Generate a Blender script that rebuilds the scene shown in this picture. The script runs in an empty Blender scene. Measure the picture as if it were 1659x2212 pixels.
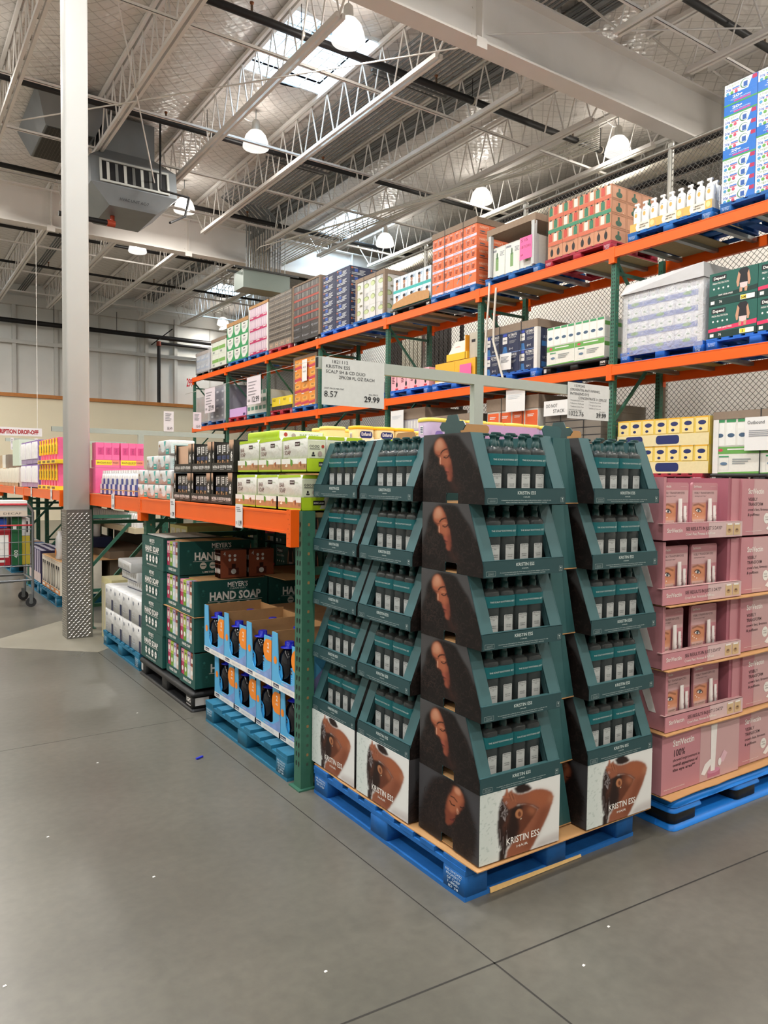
import bpy, math, random
import numpy as np
from mathutils import Vector, Matrix
PI = math.pi
S = bpy.context.scene
COL = S.collection
random.seed(7); RS = np.random.RandomState(5)

# ------------------------------------------------------------------ camera
cam_d = bpy.data.cameras.new('camera'); cam = bpy.data.objects.new('camera', cam_d); COL.objects.link(cam)
S.camera = cam
cam_d.sensor_fit = 'VERTICAL'; cam_d.sensor_height = 36.0; cam_d.lens = 36.0 * 1610.0 / 2212.0
cam_d.clip_start = .05; cam_d.clip_end = 200
_y, _p, _r = math.radians(34.0), math.radians(2.43), math.radians(.65)
_f = Vector((math.sin(_y)*math.cos(_p), math.cos(_y)*math.cos(_p), -math.sin(_p)))
_rt = Vector((math.cos(_y), -math.sin(_y), 0)); _up = _rt.cross(_f)
_R = _rt*math.cos(_r) + _up*math.sin(_r); _U = -_rt*math.sin(_r) + _up*math.cos(_r)
cam.matrix_world = Matrix(((_R.x, _U.x, -_f.x, 0), (_R.y, _U.y, -_f.y, 0), (_R.z, _U.z, -_f.z, 1.64), (0, 0, 0, 1)))

# ------------------------------------------------------------------ world, exposure
W = bpy.data.worlds.new('sky'); S.world = W; W.use_nodes = True
bg = W.node_tree.nodes['Background']; bg.inputs[0].default_value = (.62, .80, 1.0, 1); bg.inputs[1].default_value = 2.2
VS = S.view_settings
VS.view_transform = 'Standard'; VS.look = 'None'; VS.gamma = 1; VS.use_curve_mapping = False; VS.exposure = -0.1
LAMP_DOWN = 165.0
LAMP_W = 95.0      # watts of each high bay lamp
LAMP_COL = (1.0, .945, .87)
SKY_W = 220.0       # daylight entering each skylight
SKY_COL = (.62, .82, 1.0)

# ------------------------------------------------------------------ helpers
def lin(h):
    h = h.lstrip('#'); r = []
    for i in (0, 2, 4):
        c = int(h[i:i+2], 16)/255.; r.append(c/12.92 if c <= .04045 else ((c+.055)/1.055)**2.4)
    return tuple(r)
MATS = {}
def M(hexc, rough=.6, metal=0., kind='', bump=.0, var=.06, scale=30., spec=.34, alpha=1.):
    key = (hexc, rough, metal, kind, bump, var, scale, spec, alpha)
    if key in MATS: return MATS[key]
    m = bpy.data.materials.new((kind or 'mat')+'_'+hexc.strip('#')); m.use_nodes = True
    nt = m.node_tree; N = nt.nodes; L = nt.links; b = N['Principled BSDF']
    c = lin(hexc)
    b.inputs['Roughness'].default_value = rough; b.inputs['Metallic'].default_value = metal
    b.inputs['Specular IOR Level'].default_value = spec
    tc = N.new('ShaderNodeTexCoord'); nz = N.new('ShaderNodeTexNoise')
    L.new(tc.outputs['Object'], nz.inputs['Vector']); nz.inputs['Scale'].default_value = scale; nz.inputs['Detail'].default_value = 3
    mx = N.new('ShaderNodeMix'); mx.data_type = 'RGBA'
    mx.inputs[6].default_value = (*[x*(1-var*1.5) for x in c], 1); mx.inputs[7].default_value = (*[min(1, x*(1+var)) for x in c], 1)
    L.new(nz.outputs[0], mx.inputs[0]); L.new(mx.outputs[2], b.inputs['Base Color'])
    if bump:
        bp = N.new('ShaderNodeBump'); bp.inputs['Strength'].default_value = bump; bp.inputs['Distance'].default_value = .01
        L.new(nz.outputs[0], bp.inputs['Height']); L.new(bp.outputs[0], b.inputs['Normal'])
    MATS[key] = m; return m
def nodes_of(m): return m.node_tree.nodes, m.node_tree.links, m.node_tree.nodes['Principled BSDF']
def newmat(name):
    m = bpy.data.materials.new(name); m.use_nodes = True; return m, *nodes_of(m)

class MB:
    def __init__(s): s.v = []; s.f = []; s.mi = []; s.mats = []; s.sm = []; s.col = {}
    def m(s, mat):
        if mat not in s.mats: s.mats.append(mat)
        return s.mats.index(mat)
    def add(s, vs, fs, mat, smooth=False):
        o = len(s.v); k = s.m(mat); s.v.extend([tuple(p) for p in vs])
        for f in fs: s.f.append(tuple(i+o for i in f)); s.mi.append(k); s.sm.append(smooth)
        return s
    def hexa(s, p, mat): # p: 4 bottom (ccw from above), 4 top
        return s.add(p, [(3,2,1,0),(4,5,6,7),(0,1,5,4),(1,2,6,5),(2,3,7,6),(3,0,4,7)], mat)
    def box(s, x0, y0, z0, x1, y1, z1, mat):
        return s.hexa([(x0,y0,z0),(x1,y0,z0),(x1,y1,z0),(x0,y1,z0),(x0,y0,z1),(x1,y0,z1),(x1,y1,z1),(x0,y1,z1)], mat)
    def bx(s, x, y, z, w, d, h, mat): return s.box(x, y, z, x+w, y+d, z+h, mat)
    def rbox(s, x, y, z, w, d, h, mat, r=.01, n=3):   # vertical edges and top rounded
        pts = []
        for cx, cy, a0 in ((x+w-r, y+r, -90), (x+w-r, y+d-r, 0), (x+r, y+d-r, 90), (x+r, y+r, 180)):
            for i in range(n+1):
                a = math.radians(a0+90*i/n); pts.append((cx+r*math.cos(a), cy+r*math.sin(a)))
        cx, cy = x+w/2, y+d/2
        rings = [(z, 1.), (z+h-r, 1.)] + [(z+h-r+r*math.sin(t), None) for t in (PI/4, PI/2)]
        k = len(pts); vs = []
        for j, (zz, q) in enumerate(rings):
            ins = 0 if q else r*(1-math.cos((PI/4, PI/2)[j-2]))
            sx = (w/2-ins)/(w/2); sy = (d/2-ins)/(d/2)
            for px, py in pts: vs.append((cx+(px-cx)*sx, cy+(py-cy)*sy, zz))
        fs = [tuple(reversed(range(k)))]
        for j in range(len(rings)-1):
            for i in range(k): fs.append((j*k+i, j*k+(i+1) % k, (j+1)*k+(i+1) % k, (j+1)*k+i))
        fs.append(tuple(range((len(rings)-1)*k, len(rings)*k)))
        return s.add(vs, fs, mat, True)
    def bar(s, a, b, w, h, mat, up=(0,0,1)):  # rectangular bar a->b
        a = Vector(a); b = Vector(b); d = (b-a).normalized(); up = Vector(up)
        if abs(d.dot(up)) > .98: up = Vector((1,0,0))
        r = d.cross(up).normalized()*w/2; u = r.cross(d).normalized()*h/2
        return s.hexa([a-r-u, a+r-u, b+r-u, b-r-u, a-r+u, a+r+u, b+r+u, b-r+u], mat)
    def cyl(s, a, b, r, mat, n=10, r1=None, caps=True):
        a = Vector(a); b = Vector(b); d = (b-a).normalized(); r1 = r if r1 is None else r1
        up = Vector((0,0,1)) if abs(d.z) < .95 else Vector((1,0,0)); e = d.cross(up).normalized(); g = e.cross(d)
        vs = []
        for P, rr in ((a, r), (b, r1)):
            for i in range(n):
                t = 2*PI*i/n; vs.append(P+e*math.cos(t)*rr+g*math.sin(t)*rr)
        s.add(vs, [(i, n+i, n+(i+1) % n, (i+1) % n) for i in range(n)], mat, True)
        if caps: s.add(vs, [tuple(range(n)), tuple(reversed(range(n, 2*n)))], mat)
        return s
    def tube(s, pts, r, mat, n=6):
        for a, b in zip(pts[:-1], pts[1:]): s.cyl(a, b, r, mat, n, caps=True)
        return s
    def lathe(s, c, prof, mat, n=16, sx=1., sy=1.):
        vs = []; k = len(prof)
        for r, z in prof:
            for i in range(n):
                t = 2*PI*i/n; vs.append((c[0]+r*sx*math.cos(t), c[1]+r*sy*math.sin(t), c[2]+z))
        fs = [(j*n+i, j*n+(i+1) % n, (j+1)*n+(i+1) % n, (j+1)*n+i) for j in range(k-1) for i in range(n)]
        s.add(vs, fs, mat, True)
        return s.add([vs[i] for i in range(n)]+[vs[(k-1)*n+i] for i in range(n)], [tuple(reversed(range(n))), tuple(range(n, 2*n))], mat)
    def super(s, c, prof, mat, n=24, e=4.0):  # prof: (rx, ry, z) superellipse rings
        vs = []; k = len(prof)
        for rx, ry, z in prof:
            for i in range(n):
                t = 2*PI*i/n; ct, st = math.cos(t), math.sin(t)
                vs.append((c[0]+rx*math.copysign(abs(ct)**(2/e), ct), c[1]+ry*math.copysign(abs(st)**(2/e), st), c[2]+z))
        fs = [(j*n+i, j*n+(i+1) % n, (j+1)*n+(i+1) % n, (j+1)*n+i) for j in range(k-1) for i in range(n)]
        s.add(vs, fs, mat, True)
        return s.add([vs[i] for i in range(n)]+[vs[(k-1)*n+i] for i in range(n)], [tuple(reversed(range(n))), tuple(range(n, 2*n))], mat)
    def prism(s, pts, O, U, V, t, mat):  # polygon in plane (O,U,V) thickened by t backwards
        O, U, V = Vector(O), Vector(U), Vector(V); Nn = U.cross(V).normalized(); n = len(pts)
        a = [O+U*p[0]+V*p[1] for p in pts]; b = [p-Nn*t for p in a]
        s.add(a+b, [tuple(range(n)), tuple(reversed(range(n, 2*n)))]+[((i+1) % n, i, n+i, n+(i+1) % n) for i in range(n)], mat)
        return s
    def build(s, name, parent=None, loc=None, rotz=0.):
        me = bpy.data.meshes.new(name); me.from_pydata(s.v, [], s.f)
        for m in s.mats: me.materials.append(m)
        me.polygons.foreach_set('material_index', s.mi); me.polygons.foreach_set('use_smooth', s.sm)
        if s.col:
            ca = me.color_attributes.new('Col', 'FLOAT_COLOR', 'POINT'); arr = np.ones((len(s.v), 4), np.float32)
            for o, a in s.col.items(): arr[o:o+len(a), :3] = a
            ca.data.foreach_set('color', arr.ravel())
        me.update(); o = bpy.data.objects.new(name, me); COL.objects.link(o)
        if parent: o.parent = parent
        if loc is not None: o.location = loc
        o.rotation_euler.z = rotz
        return o

# text outlines, cached; every string is turned into plain polygons
_TC = {}
def text_mesh(st, bold):
    k = (st, bold)
    if k in _TC: return _TC[k]
    cu = bpy.data.curves.new('t', 'FONT'); cu.body = st; cu.resolution_u = 2; cu.offset = bold
    ob = bpy.data.objects.new('t', cu); COL.objects.link(ob)
    me = bpy.data.meshes.new_from_object(ob.evaluated_get(bpy.context.evaluated_depsgraph_get()))
    vs = np.array([v.co[:] for v in me.vertices]) if len(me.vertices) else np.zeros((0, 3)); fs = [tuple(p.vertices) for p in me.polygons]
    bpy.data.objects.remove(ob); bpy.data.curves.remove(cu); bpy.data.meshes.remove(me)
    if len(vs): vs[:, 0] -= vs[:, 0].min(); vs[:, :2] /= .69
    _TC[k] = (vs, fs, vs[:, 0].max() if len(vs) else 0); return _TC[k]
class Face:
    """printing on a flat panel: O corner, U right, V up (unit vectors), e = lift"""
    def __init__(s, mb, O, U, V=(0,0,1), e=.0006):
        s.mb = mb; s.O = Vector(O); s.U = Vector(U).normalized(); s.V = Vector(V).normalized(); s.N = s.U.cross(s.V).normalized(); s.e = e; s.l = 1
    def P(s, u, v): return s.O+s.U*u+s.V*v+s.N*s.e*s.l
    def up(s, k=1): s.l += k; return s
    def rect(s, u0, v0, u1, v1, mat): s.mb.add([s.P(u0,v0), s.P(u1,v0), s.P(u1,v1), s.P(u0,v1)], [(0,1,2,3)], mat); s.l += .25; return s
    def poly(s, pts, mat): s.mb.add([s.P(*p) for p in pts], [tuple(range(len(pts)))], mat); s.l += .25; return s
    def ell(s, u, v, ru, rv, mat, n=18, a0=0): return s.poly([(u+ru*math.cos(2*PI*i/n+a0), v+rv*math.sin(2*PI*i/n+a0)) for i in range(n)], mat)
    def rrect(s, u0, v0, u1, v1, r, mat):
        pts = []
        for cx, cy, a0 in ((u1-r, v0+r, -90), (u1-r, v1-r, 0), (u0+r, v1-r, 90), (u0+r, v0+r, 180)):
            for i in range(4): a = math.radians(a0+30*i); pts.append((cx+r*math.cos(a), cy+r*math.sin(a)))
        return s.poly(pts, mat)
    def frame(s, u0, v0, u1, v1, t, mat):
        s.rect(u0, v0, u1, v0+t, mat); s.rect(u0, v1-t, u1, v1, mat); s.rect(u0, v0+t, u0+t, v1-t, mat); return s.rect(u1-t, v0+t, u1, v1-t, mat)
    def text(s, st, u, v, h, mat, w=None, al='c', bold=0., rot=0.):
        vs, fs, tw = text_mesh(st, bold)
        if not len(vs): return s
        sx = h if w is None else w/tw; x0 = {'c': -.5, 'l': 0., 'r': -1.}[al]*tw*sx
        c, sn = math.cos(rot), math.sin(rot); pts = []
        for a, b, _ in vs:
            x = x0+a*sx; y = b*h; pts.append(s.P(u+x*c-y*sn, v+x*sn+y*c))
        s.mb.add(pts, fs, mat); s.l += .25; return s
def ffront(mb, x, y, z, e=.0006): return Face(mb, (x, y, z), (1,0,0), (0,0,1), e)
def fright(mb, x, y, z, e=.0006): return Face(mb, (x, y, z), (0,1,0), (0,0,1), e)
def fleft(mb, x, y, z, e=.0006): return Face(mb, (x, y, z), (0,-1,0), (0,0,1), e)
def ftop(mb, x, y, z, e=.0006): return Face(mb, (x, y, z), (1,0,0), (0,1,0), e)

def thing(name, label, cat, loc=(0,0,0), rotz=0., group=None):
    o = bpy.data.objects.new(name, None); COL.objects.link(o); o.location = loc; o.rotation_euler.z = rotz; o.empty_display_size = .1
    o['label'] = label; o['category'] = cat
    if group: o['group'] = group
    return o
LAST = [None]
def tag(o, label, cat, group=None, kind=None):
    LAST[0] = o
    o['label'] = label; o['category'] = cat
    if group: o['group'] = group
    if kind: o['kind'] = kind
    return o
def struct(o, label, cat='structure'): o['kind'] = 'structure'; o['label'] = label; o['category'] = cat; return o
def dup(root, loc, rotz=None, label=None, group=None):
    def rec(o, par):
        c = o.copy(); COL.objects.link(c)
        if par: c.parent = par
        for ch in KIDS.get(o.name, list(o.children)): rec(ch, c)
        return c
    r = rec(root, None); r.location = loc
    if rotz is not None: r.rotation_euler.z = rotz
    if label: r['label'] = label
    if group: r['group'] = group
    return r
KIDS = {}
ORD = ['first', 'second', 'third', 'fourth', 'fifth', 'sixth', 'seventh', 'eighth', 'ninth', 'tenth', 'eleventh', 'twelfth']
XF = -PI/2   # rotation of a thing whose front looks at the aisle (world -X)

# ------------------------------------------------------------------ painted print patches (vertex coloured grids)
class Pic:
    def __init__(s, w, h, base): s.w, s.h = w, h; s.a = np.zeros((h, w, 3)); s.a[:] = lin(base); s.X, s.Y = np.meshgrid((np.arange(w)+.5)/w, (np.arange(h)+.5)/h)
    def blur(s, m, k):
        if k <= 0: return m
        ker = np.exp(-.5*(np.arange(-3*k, 3*k+1)/k)**2); ker /= ker.sum(); p = 3*k
        m = np.pad(m, p, 'edge'); m = np.apply_along_axis(lambda r: np.convolve(r, ker, 'valid'), 0, m); return np.apply_along_axis(lambda r: np.convolve(r, ker, 'valid'), 1, m)
    def mix(s, mask, c, a=1.): m = (mask*a)[..., None]; s.a = s.a*(1-m)+np.array(lin(c))*m; return s
    def pmask(s, pts):
        m = np.zeros((s.h, s.w), bool); n = len(pts)
        for i in range(n):
            x0, y0 = pts[i]; x1, y1 = pts[(i+1) % n]
            if y0 == y1: continue
            m ^= ((s.Y > y0) != (s.Y > y1)) & (s.X < (x1-x0)*(s.Y-y0)/(y1-y0)+x0)
        return m.astype(float)
    def poly(s, pts, c, soft=1, a=1.): return s.mix(s.blur(s.pmask(pts), soft), c, a)
    def ell(s, x, y, rx, ry, c, soft=.15, a=1., rot=0.):
        ct, st = math.cos(rot), math.sin(rot); dx, dy = s.X-x, s.Y-y
        d = np.sqrt(((dx*ct+dy*st)/rx)**2+((-dx*st+dy*ct)/ry)**2); return s.mix(np.clip((1-d)/soft+.5, 0, 1), c, a)
    def line(s, pts, r, c, a=1.):
        m = np.zeros((s.h, s.w))
        for (x0, y0), (x1, y1) in zip(pts[:-1], pts[1:]):
            dx, dy = x1-x0, y1-y0; t = np.clip(((s.X-x0)*dx+(s.Y-y0)*dy)/(dx*dx+dy*dy+1e-9), 0, 1)
            m = np.maximum(m, np.clip(1.5-np.hypot(s.X-x0-t*dx, s.Y-y0-t*dy)/r, 0, 1))
        return s.mix(m, c, a)
    def curls(s, mask_pts, n, c, r=.005, a=.5, size=.05, seed=1):
        R = np.random.RandomState(seed); mk = s.pmask(mask_pts); keep = s.a.copy(); tot = np.zeros((s.h, s.w))
        for _ in range(n):
            for _t in range(30):
                x, y = R.rand(2)
                if mk[min(s.h-1, int(y*s.h)), min(s.w-1, int(x*s.w))] > .5: break
            t0 = R.rand()*6.3; q = size*(.5+R.rand()); pts = [(x+q*.5*math.cos(t0+k*.9), y+q*.5*math.sin(t0+k*.9)-k*q*.25) for k in range(5)]
            for (x0, y0), (x1, y1) in zip(pts[:-1], pts[1:]):
                dx, dy = x1-x0, y1-y0; t = np.clip(((s.X-x0)*dx+(s.Y-y0)*dy)/(dx*dx+dy*dy+1e-9), 0, 1)
                tot = np.maximum(tot, np.clip(1.4-np.hypot(s.X-x0-t*dx, s.Y-y0-t*dy)/r, 0, 1))
        return s.mix(tot, c, a)
    def noise(s, amt, k=1, seed=3):
        R = np.random.RandomState(seed); n = s.blur(R.rand(s.h, s.w)-.5, k); s.a = np.clip(s.a*(1+amt*n[..., None]/max(1e-6, np.abs(n).max())), 0, 1); return s
def put_pic(mb, pic, fn, mat, skip=None):
    """fn(u, v) -> 3D point; adds the coloured grid"""
    w, h = pic.w, pic.h; o = len(mb.v); vs = []; 
    for j in range(h+1):
        for i in range(w+1): vs.append(fn(i/w, j/h))
    P = np.pad(pic.a, ((0, 1), (0, 1), (0, 0)), 'edge'); fs = []
    for j in range(h):
        for i in range(w):
            if skip and skip((i+.5)/w, (j+.5)/h): continue
            k = j*(w+1)+i; fs.append((k, k+1, k+w+2, k+w+1))
    mb.add(vs, fs, mat); mb.col[o] = P.reshape(-1, 3)
PRINT, _N, _L, _b = newmat('printed_cardboard')
_at = _N.new('ShaderNodeAttribute'); _at.attribute_name = 'Col'; _nz = _N.new('ShaderNodeTexNoise'); _nz.inputs['Scale'].default_value = 60
_mr = _N.new('ShaderNodeMapRange'); _mr.inputs[3].default_value = .5; _mr.inputs[4].default_value = .62; _b.inputs['Specular IOR Level'].default_value = .22
_L.new(_at.outputs['Color'], _b.inputs['Base Color']); _L.new(_nz.outputs[0], _mr.inputs[0]); _L.new(_mr.outputs[0], _b.inputs['Roughness'])
def clear_film(name, alpha=.8, rough=.12, tint=(1,1,1), bump=.5, scale=14.):
    m, N, L, b = newmat(name); b.inputs['Base Color'].default_value = (*tint, 1); b.inputs['Roughness'].default_value = rough
    tc = N.new('ShaderNodeTexCoord'); nz = N.new('ShaderNodeTexNoise'); nz.inputs['Scale'].default_value = scale; nz.inputs['Distortion'].default_value = 2.0
    L.new(tc.outputs['Object'], nz.inputs['Vector']); bp = N.new('ShaderNodeBump'); bp.inputs['Strength'].default_value = bump; bp.inputs['Distance'].default_value = .03
    L.new(nz.outputs[0], bp.inputs['Height']); L.new(bp.outputs[0], b.inputs['Normal'])
    tr = N.new('ShaderNodeBsdfTransparent'); mx = N.new('ShaderNodeMixShader'); mx.inputs[0].default_value = alpha
    L.new(b.outputs[0], mx.inputs[1]); L.new(tr.outputs[0], mx.inputs[2]); L.new(mx.outputs[0], N['Material Output'].inputs[0]); return m
FILM = clear_film('stretch_film', .92, .12, (.12, .12, .12)); FILM2 = clear_film('foggy_film', .62, .25, (.62, .62, .64), .6, 9.); BFILM = clear_film('bottle_film', .9, .06, (.1, .11, .11), bump=.35, scale=40)

WHITE = M('#e6e3de', .45); PAINTW = M('#d9d6d0', .5, var=.03, scale=4); BLACK = M('#141416', .5); KRAFT = M('#b58a5c', .8, var=.1, scale=18, bump=.1)
GREYKR = M('#8d7a68', .8, var=.12); PAPER = M('#dcdad8', .55, var=.02); INK = M('#26262a', .6); ORANGE = M('#e85c08', .38, var=.05, scale=5)
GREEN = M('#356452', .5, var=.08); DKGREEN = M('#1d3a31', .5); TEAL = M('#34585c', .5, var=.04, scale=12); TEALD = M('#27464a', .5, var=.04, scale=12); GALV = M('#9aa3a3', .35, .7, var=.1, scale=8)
BLUEP = M('#1c62aa', .65, var=.25, scale=14, bump=.3); TBLUE = M('#226c8c', .65, var=.25, scale=14, bump=.3); PBLUE = M('#1e78d2', .4, var=.1, scale=6); REDP = M('#a3243a', .6, var=.15)
WOOD = M('#c79c62', .75, var=.2, scale=22, bump=.3); NAVY = M('#1d2547', .5); PINK = M('#c98f98', .5, var=.03, scale=3)
BLKP = M('#1c1d1f', .45, var=.1); GRAYT = M('#a8b0a8', .45, var=.03)
# ================================================================== SETTING
# floor: polished concrete with saw-cut joints (real thin grooves as dark inlays), mottling from noise
fm, N, L, b = newmat('polished_concrete')
tc = N.new('ShaderNodeTexCoord'); n1 = N.new('ShaderNodeTexNoise'); n1.inputs['Scale'].default_value = .9; n1.inputs['Detail'].default_value = 4; n1.inputs['Roughness'].default_value = .5
n2 = N.new('ShaderNodeTexNoise'); n2.inputs['Scale'].default_value = 22; n2.inputs['Detail'].default_value = 5
n3 = N.new('ShaderNodeTexVoronoi'); n3.inputs['Scale'].default_value = 26
for n in (n1, n2, n3): L.new(tc.outputs['Object'], n.inputs['Vector'])
r1 = N.new('ShaderNodeValToRGB'); e = r1.color_ramp.elements; e[0].position = .25; e[0].color = (*lin('#54524b'), 1); e[1].position = .8; e[1].color = (*lin('#69665e'), 1)
L.new(n1.outputs[0], r1.inputs[0])
r2 = N.new('ShaderNodeValToRGB'); e = r2.color_ramp.elements; e[0].position = .3; e[0].color = (.9, .9, .9, 1); e[1].position = .7; e[1].color = (1.08, 1.08, 1.07, 1); L.new(n2.outputs[0], r2.inputs[0])
mm = N.new('ShaderNodeMix'); mm.data_type = 'RGBA'; mm.blend_type = 'MULTIPLY'; mm.inputs[0].default_value = 1; L.new(r1.outputs[0], mm.inputs[6]); L.new(r2.outputs[0], mm.inputs[7])
r3 = N.new('ShaderNodeValToRGB'); e = r3.color_ramp.elements; e[0].position = .02; e[0].color = (1, 1, 1, 1); e[1].position = .1; e[1].color = (0, 0, 0, 1); L.new(n3.outputs[0], r3.inputs[0])
n4 = N.new('ShaderNodeTexNoise'); n4.inputs['Scale'].default_value = 5; L.new(tc.outputs['Object'], n4.inputs['Vector'])
gt = N.new('ShaderNodeMapRange'); gt.inputs[1].default_value = .45; gt.inputs[2].default_value = .75; gt.inputs[4].default_value = .45; L.new(n4.outputs[0], gt.inputs[0])
mu = N.new('ShaderNodeMath'); mu.operation = 'MULTIPLY'; L.new(r3.outputs[0], mu.inputs[0]); L.new(gt.outputs[0], mu.inputs[1])
m2 = N.new('ShaderNodeMix'); m2.data_type = 'RGBA'; L.new(mu.outputs[0], m2.inputs[0]); L.new(mm.outputs[2], m2.inputs[6]); m2.inputs[7].default_value = (*lin('#6f6c63'), 1)
L.new(m2.outputs[2], b.inputs['Base Color'])
mr = N.new('ShaderNodeMapRange'); mr.inputs[1].default_value = 0.; mr.inputs[2].default_value = 1.; mr.inputs[3].default_value = .25; mr.inputs[4].default_value = .33; L.new(n1.outputs[0], mr.inputs[0]); L.new(mr.outputs[0], b.inputs['Roughness'])
bp = N.new('ShaderNodeBump'); bp.inputs['Strength'].default_value = .05; bp.inputs['Distance'].default_value = .01; L.new(n2.outputs[0], bp.inputs['Height']); L.new(bp.outputs[0], b.inputs['Normal'])
XL, XR, YN, YB, ZR = -16., 22., -12., 31.2, 8.86
mb = MB(); mb.box(XL, YN, -.1, XR, YB, 0, fm)
JT = M('#2e2c29', .8)
def joint(a, b2, w=.007):
    a = Vector((*a, .0006)); b2 = Vector((*b2, .0006)); d = (b2-a).normalized(); n = Vector((-d.y, d.x, 0))*w/2
    mb.add([a-n, b2-n, b2+n, a+n], [(0,1,2,3)], JT)
joint((1.715, -4), (1.71, 1.83)); joint((1.71, 1.83), (1.66, 7.6), .005)
joint((-3.0, 2.14), (1.712, 1.83)); joint((1.712, 1.83), (9, 1.42)); joint((-8, 4.88), (1.75, 4.9), .004)
joint((-9, 8.85), (1.0, 8.2), .006)
PT = M('#7f7a6d', .45, var=.12, scale=3)
cx, cy = 1.66, 8.08
ftop(mb, 0, 0, 0, .001).poly([(cx-.95, cy), (cx, cy-.85), (cx+.95, cy), (cx, cy+.95)], PT)
o = mb.build('floor'); struct(o, 'polished grey brown concrete floor with saw-cut joints', 'floor')
# roof liner: white quilted foil film sagging between the joists, with three square openings for the skylights
qm, N, L, b = newmat('quilted_white_liner')
b.inputs['Roughness'].default_value = .33; b.inputs['Specular IOR Level'].default_value = .8
tc = N.new('ShaderNodeTexCoord'); mp = N.new('ShaderNodeMapping'); mp.inputs['Rotation'].default_value = (0, 0, .78); L.new(tc.outputs['Object'], mp.inputs[0])
wv = N.new('ShaderNodeTexVoronoi'); wv.inputs['Scale'].default_value = 9; wv.inputs['Randomness'].default_value = .25; L.new(mp.outputs[0], wv.inputs['Vector'])
nz = N.new('ShaderNodeTexNoise'); nz.inputs['Scale'].default_value = 3.; nz.inputs['Distortion'].default_value = 1.5; L.new(tc.outputs['Object'], nz.inputs['Vector'])
ad = N.new('ShaderNodeMath'); ad.operation = 'MULTIPLY_ADD'; ad.inputs[1].default_value = .6; L.new(wv.outputs[0], ad.inputs[0]); L.new(nz.outputs[0], ad.inputs[2])
bp = N.new('ShaderNodeBump'); bp.inputs['Strength'].default_value = .55; bp.inputs['Distance'].default_value = .05; L.new(ad.outputs[0], bp.inputs['Height']); L.new(bp.outputs[0], b.inputs['Normal'])
br = N.new('ShaderNodeTexBrick'); br.inputs['Scale'].default_value = 1; br.inputs['Color1'].default_value = (1, 1, 1, 1); br.inputs['Color2'].default_value = (1, 1, 1, 1); br.inputs['Mortar'].default_value = (.42, .40, .38, 1)
br.inputs['Mortar Size'].default_value = .009; br.inputs['Brick Width'].default_value = .2; br.inputs['Row Height'].default_value = .2; br.offset = 0; L.new(mp.outputs[0], br.inputs['Vector'])
mm = N.new('ShaderNodeMix'); mm.data_type = 'RGBA'; mm.blend_type = 'MULTIPLY'; mm.inputs[0].default_value = .55; mm.inputs[6].default_value = (*lin('#dcd7d1'), 1); L.new(br.outputs[0], mm.inputs[7]); L.new(mm.outputs[2], b.inputs['Base Color'])
JX = [-15.0+1.68*k+.17 for k in range(22)]     # joist lines (x)
JX = [1.87+1.68*k for k in range(-10, 12)]
SKY = [(5.36, 10.5, 6.86, 12.47), (10.42, 17.2, 11.82, 19.2), (10.42, 26.4, 11.82, 28.0), (-3., 10.5, -1.5, 12.4), (0.32, 2.5, 1.8, 4.4), (5.36, 2.5, 6.86, 4.4), (-3., 2.5, -1.5, 4.4), (0.32, 26.4, 1.8, 28.0)]
xs = sorted(set([XL, XR]+[round(j+1.68*k/8, 3) for j in JX for k in range(8) if XL < j+1.68*k/8 < XR]+[s[0] for s in SKY]+[s[2] for s in SKY]))
ys = sorted(set([YN+k*.6 for k in range(73)]+[YB]+[s[1] for s in SKY]+[s[3] for s in SKY]))
def zr(x, y):
    t = ((x-1.87) % 1.68)/1.68; return ZR-.11*math.sin(PI*t)**2*(1+.5*math.sin(y*1.7+math.floor((x-1.87)/1.68)*2.1))
mb = MB(); vs = [(x, y, zr(x, y)) for y in ys for x in xs]; fs = []; nx = len(xs)
for j in range(len(ys)-1):
    for i in range(nx-1):
        mx_, my_ = (xs[i]+xs[i+1])/2, (ys[j]+ys[j+1])/2
        if any(a < mx_ < c and b_ < my_ < d for a, b_, c, d in SKY): continue
        k = j*nx+i; fs.append((k, k+nx, k+nx+1, k+1))
mb.add(vs, fs, qm, True); o = mb.build('ceiling'); struct(o, 'white quilted insulation liner under the roof, sagging between joists', 'ceiling')
mb = MB()
PUR = M('#b9b6b0', .5)
for j in range(len(ys)-1):   # roof deck above, with the same openings
    pass
DK = M('#8e8f90', .5); xs2 = sorted(set([XL, XR]+[s[0] for s in SKY]+[s[2] for s in SKY])); ys2 = sorted(set([YN, YB]+[s[1] for s in SKY]+[s[3] for s in SKY]))
for i in range(len(xs2)-1):
    for j in range(len(ys2)-1):
        mx_, my_ = (xs2[i]+xs2[i+1])/2, (ys2[j]+ys2[j+1])/2
        if not any(a < mx_ < c and b_ < my_ < d for a, b_, c, d in SKY): mb.box(xs2[i], ys2[j], ZR+.12, xs2[i+1], ys2[j+1], ZR+.16, DK)
o = mb.build('trim_6'); struct(o, 'metal roof deck above the liner', 'roof deck')
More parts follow.
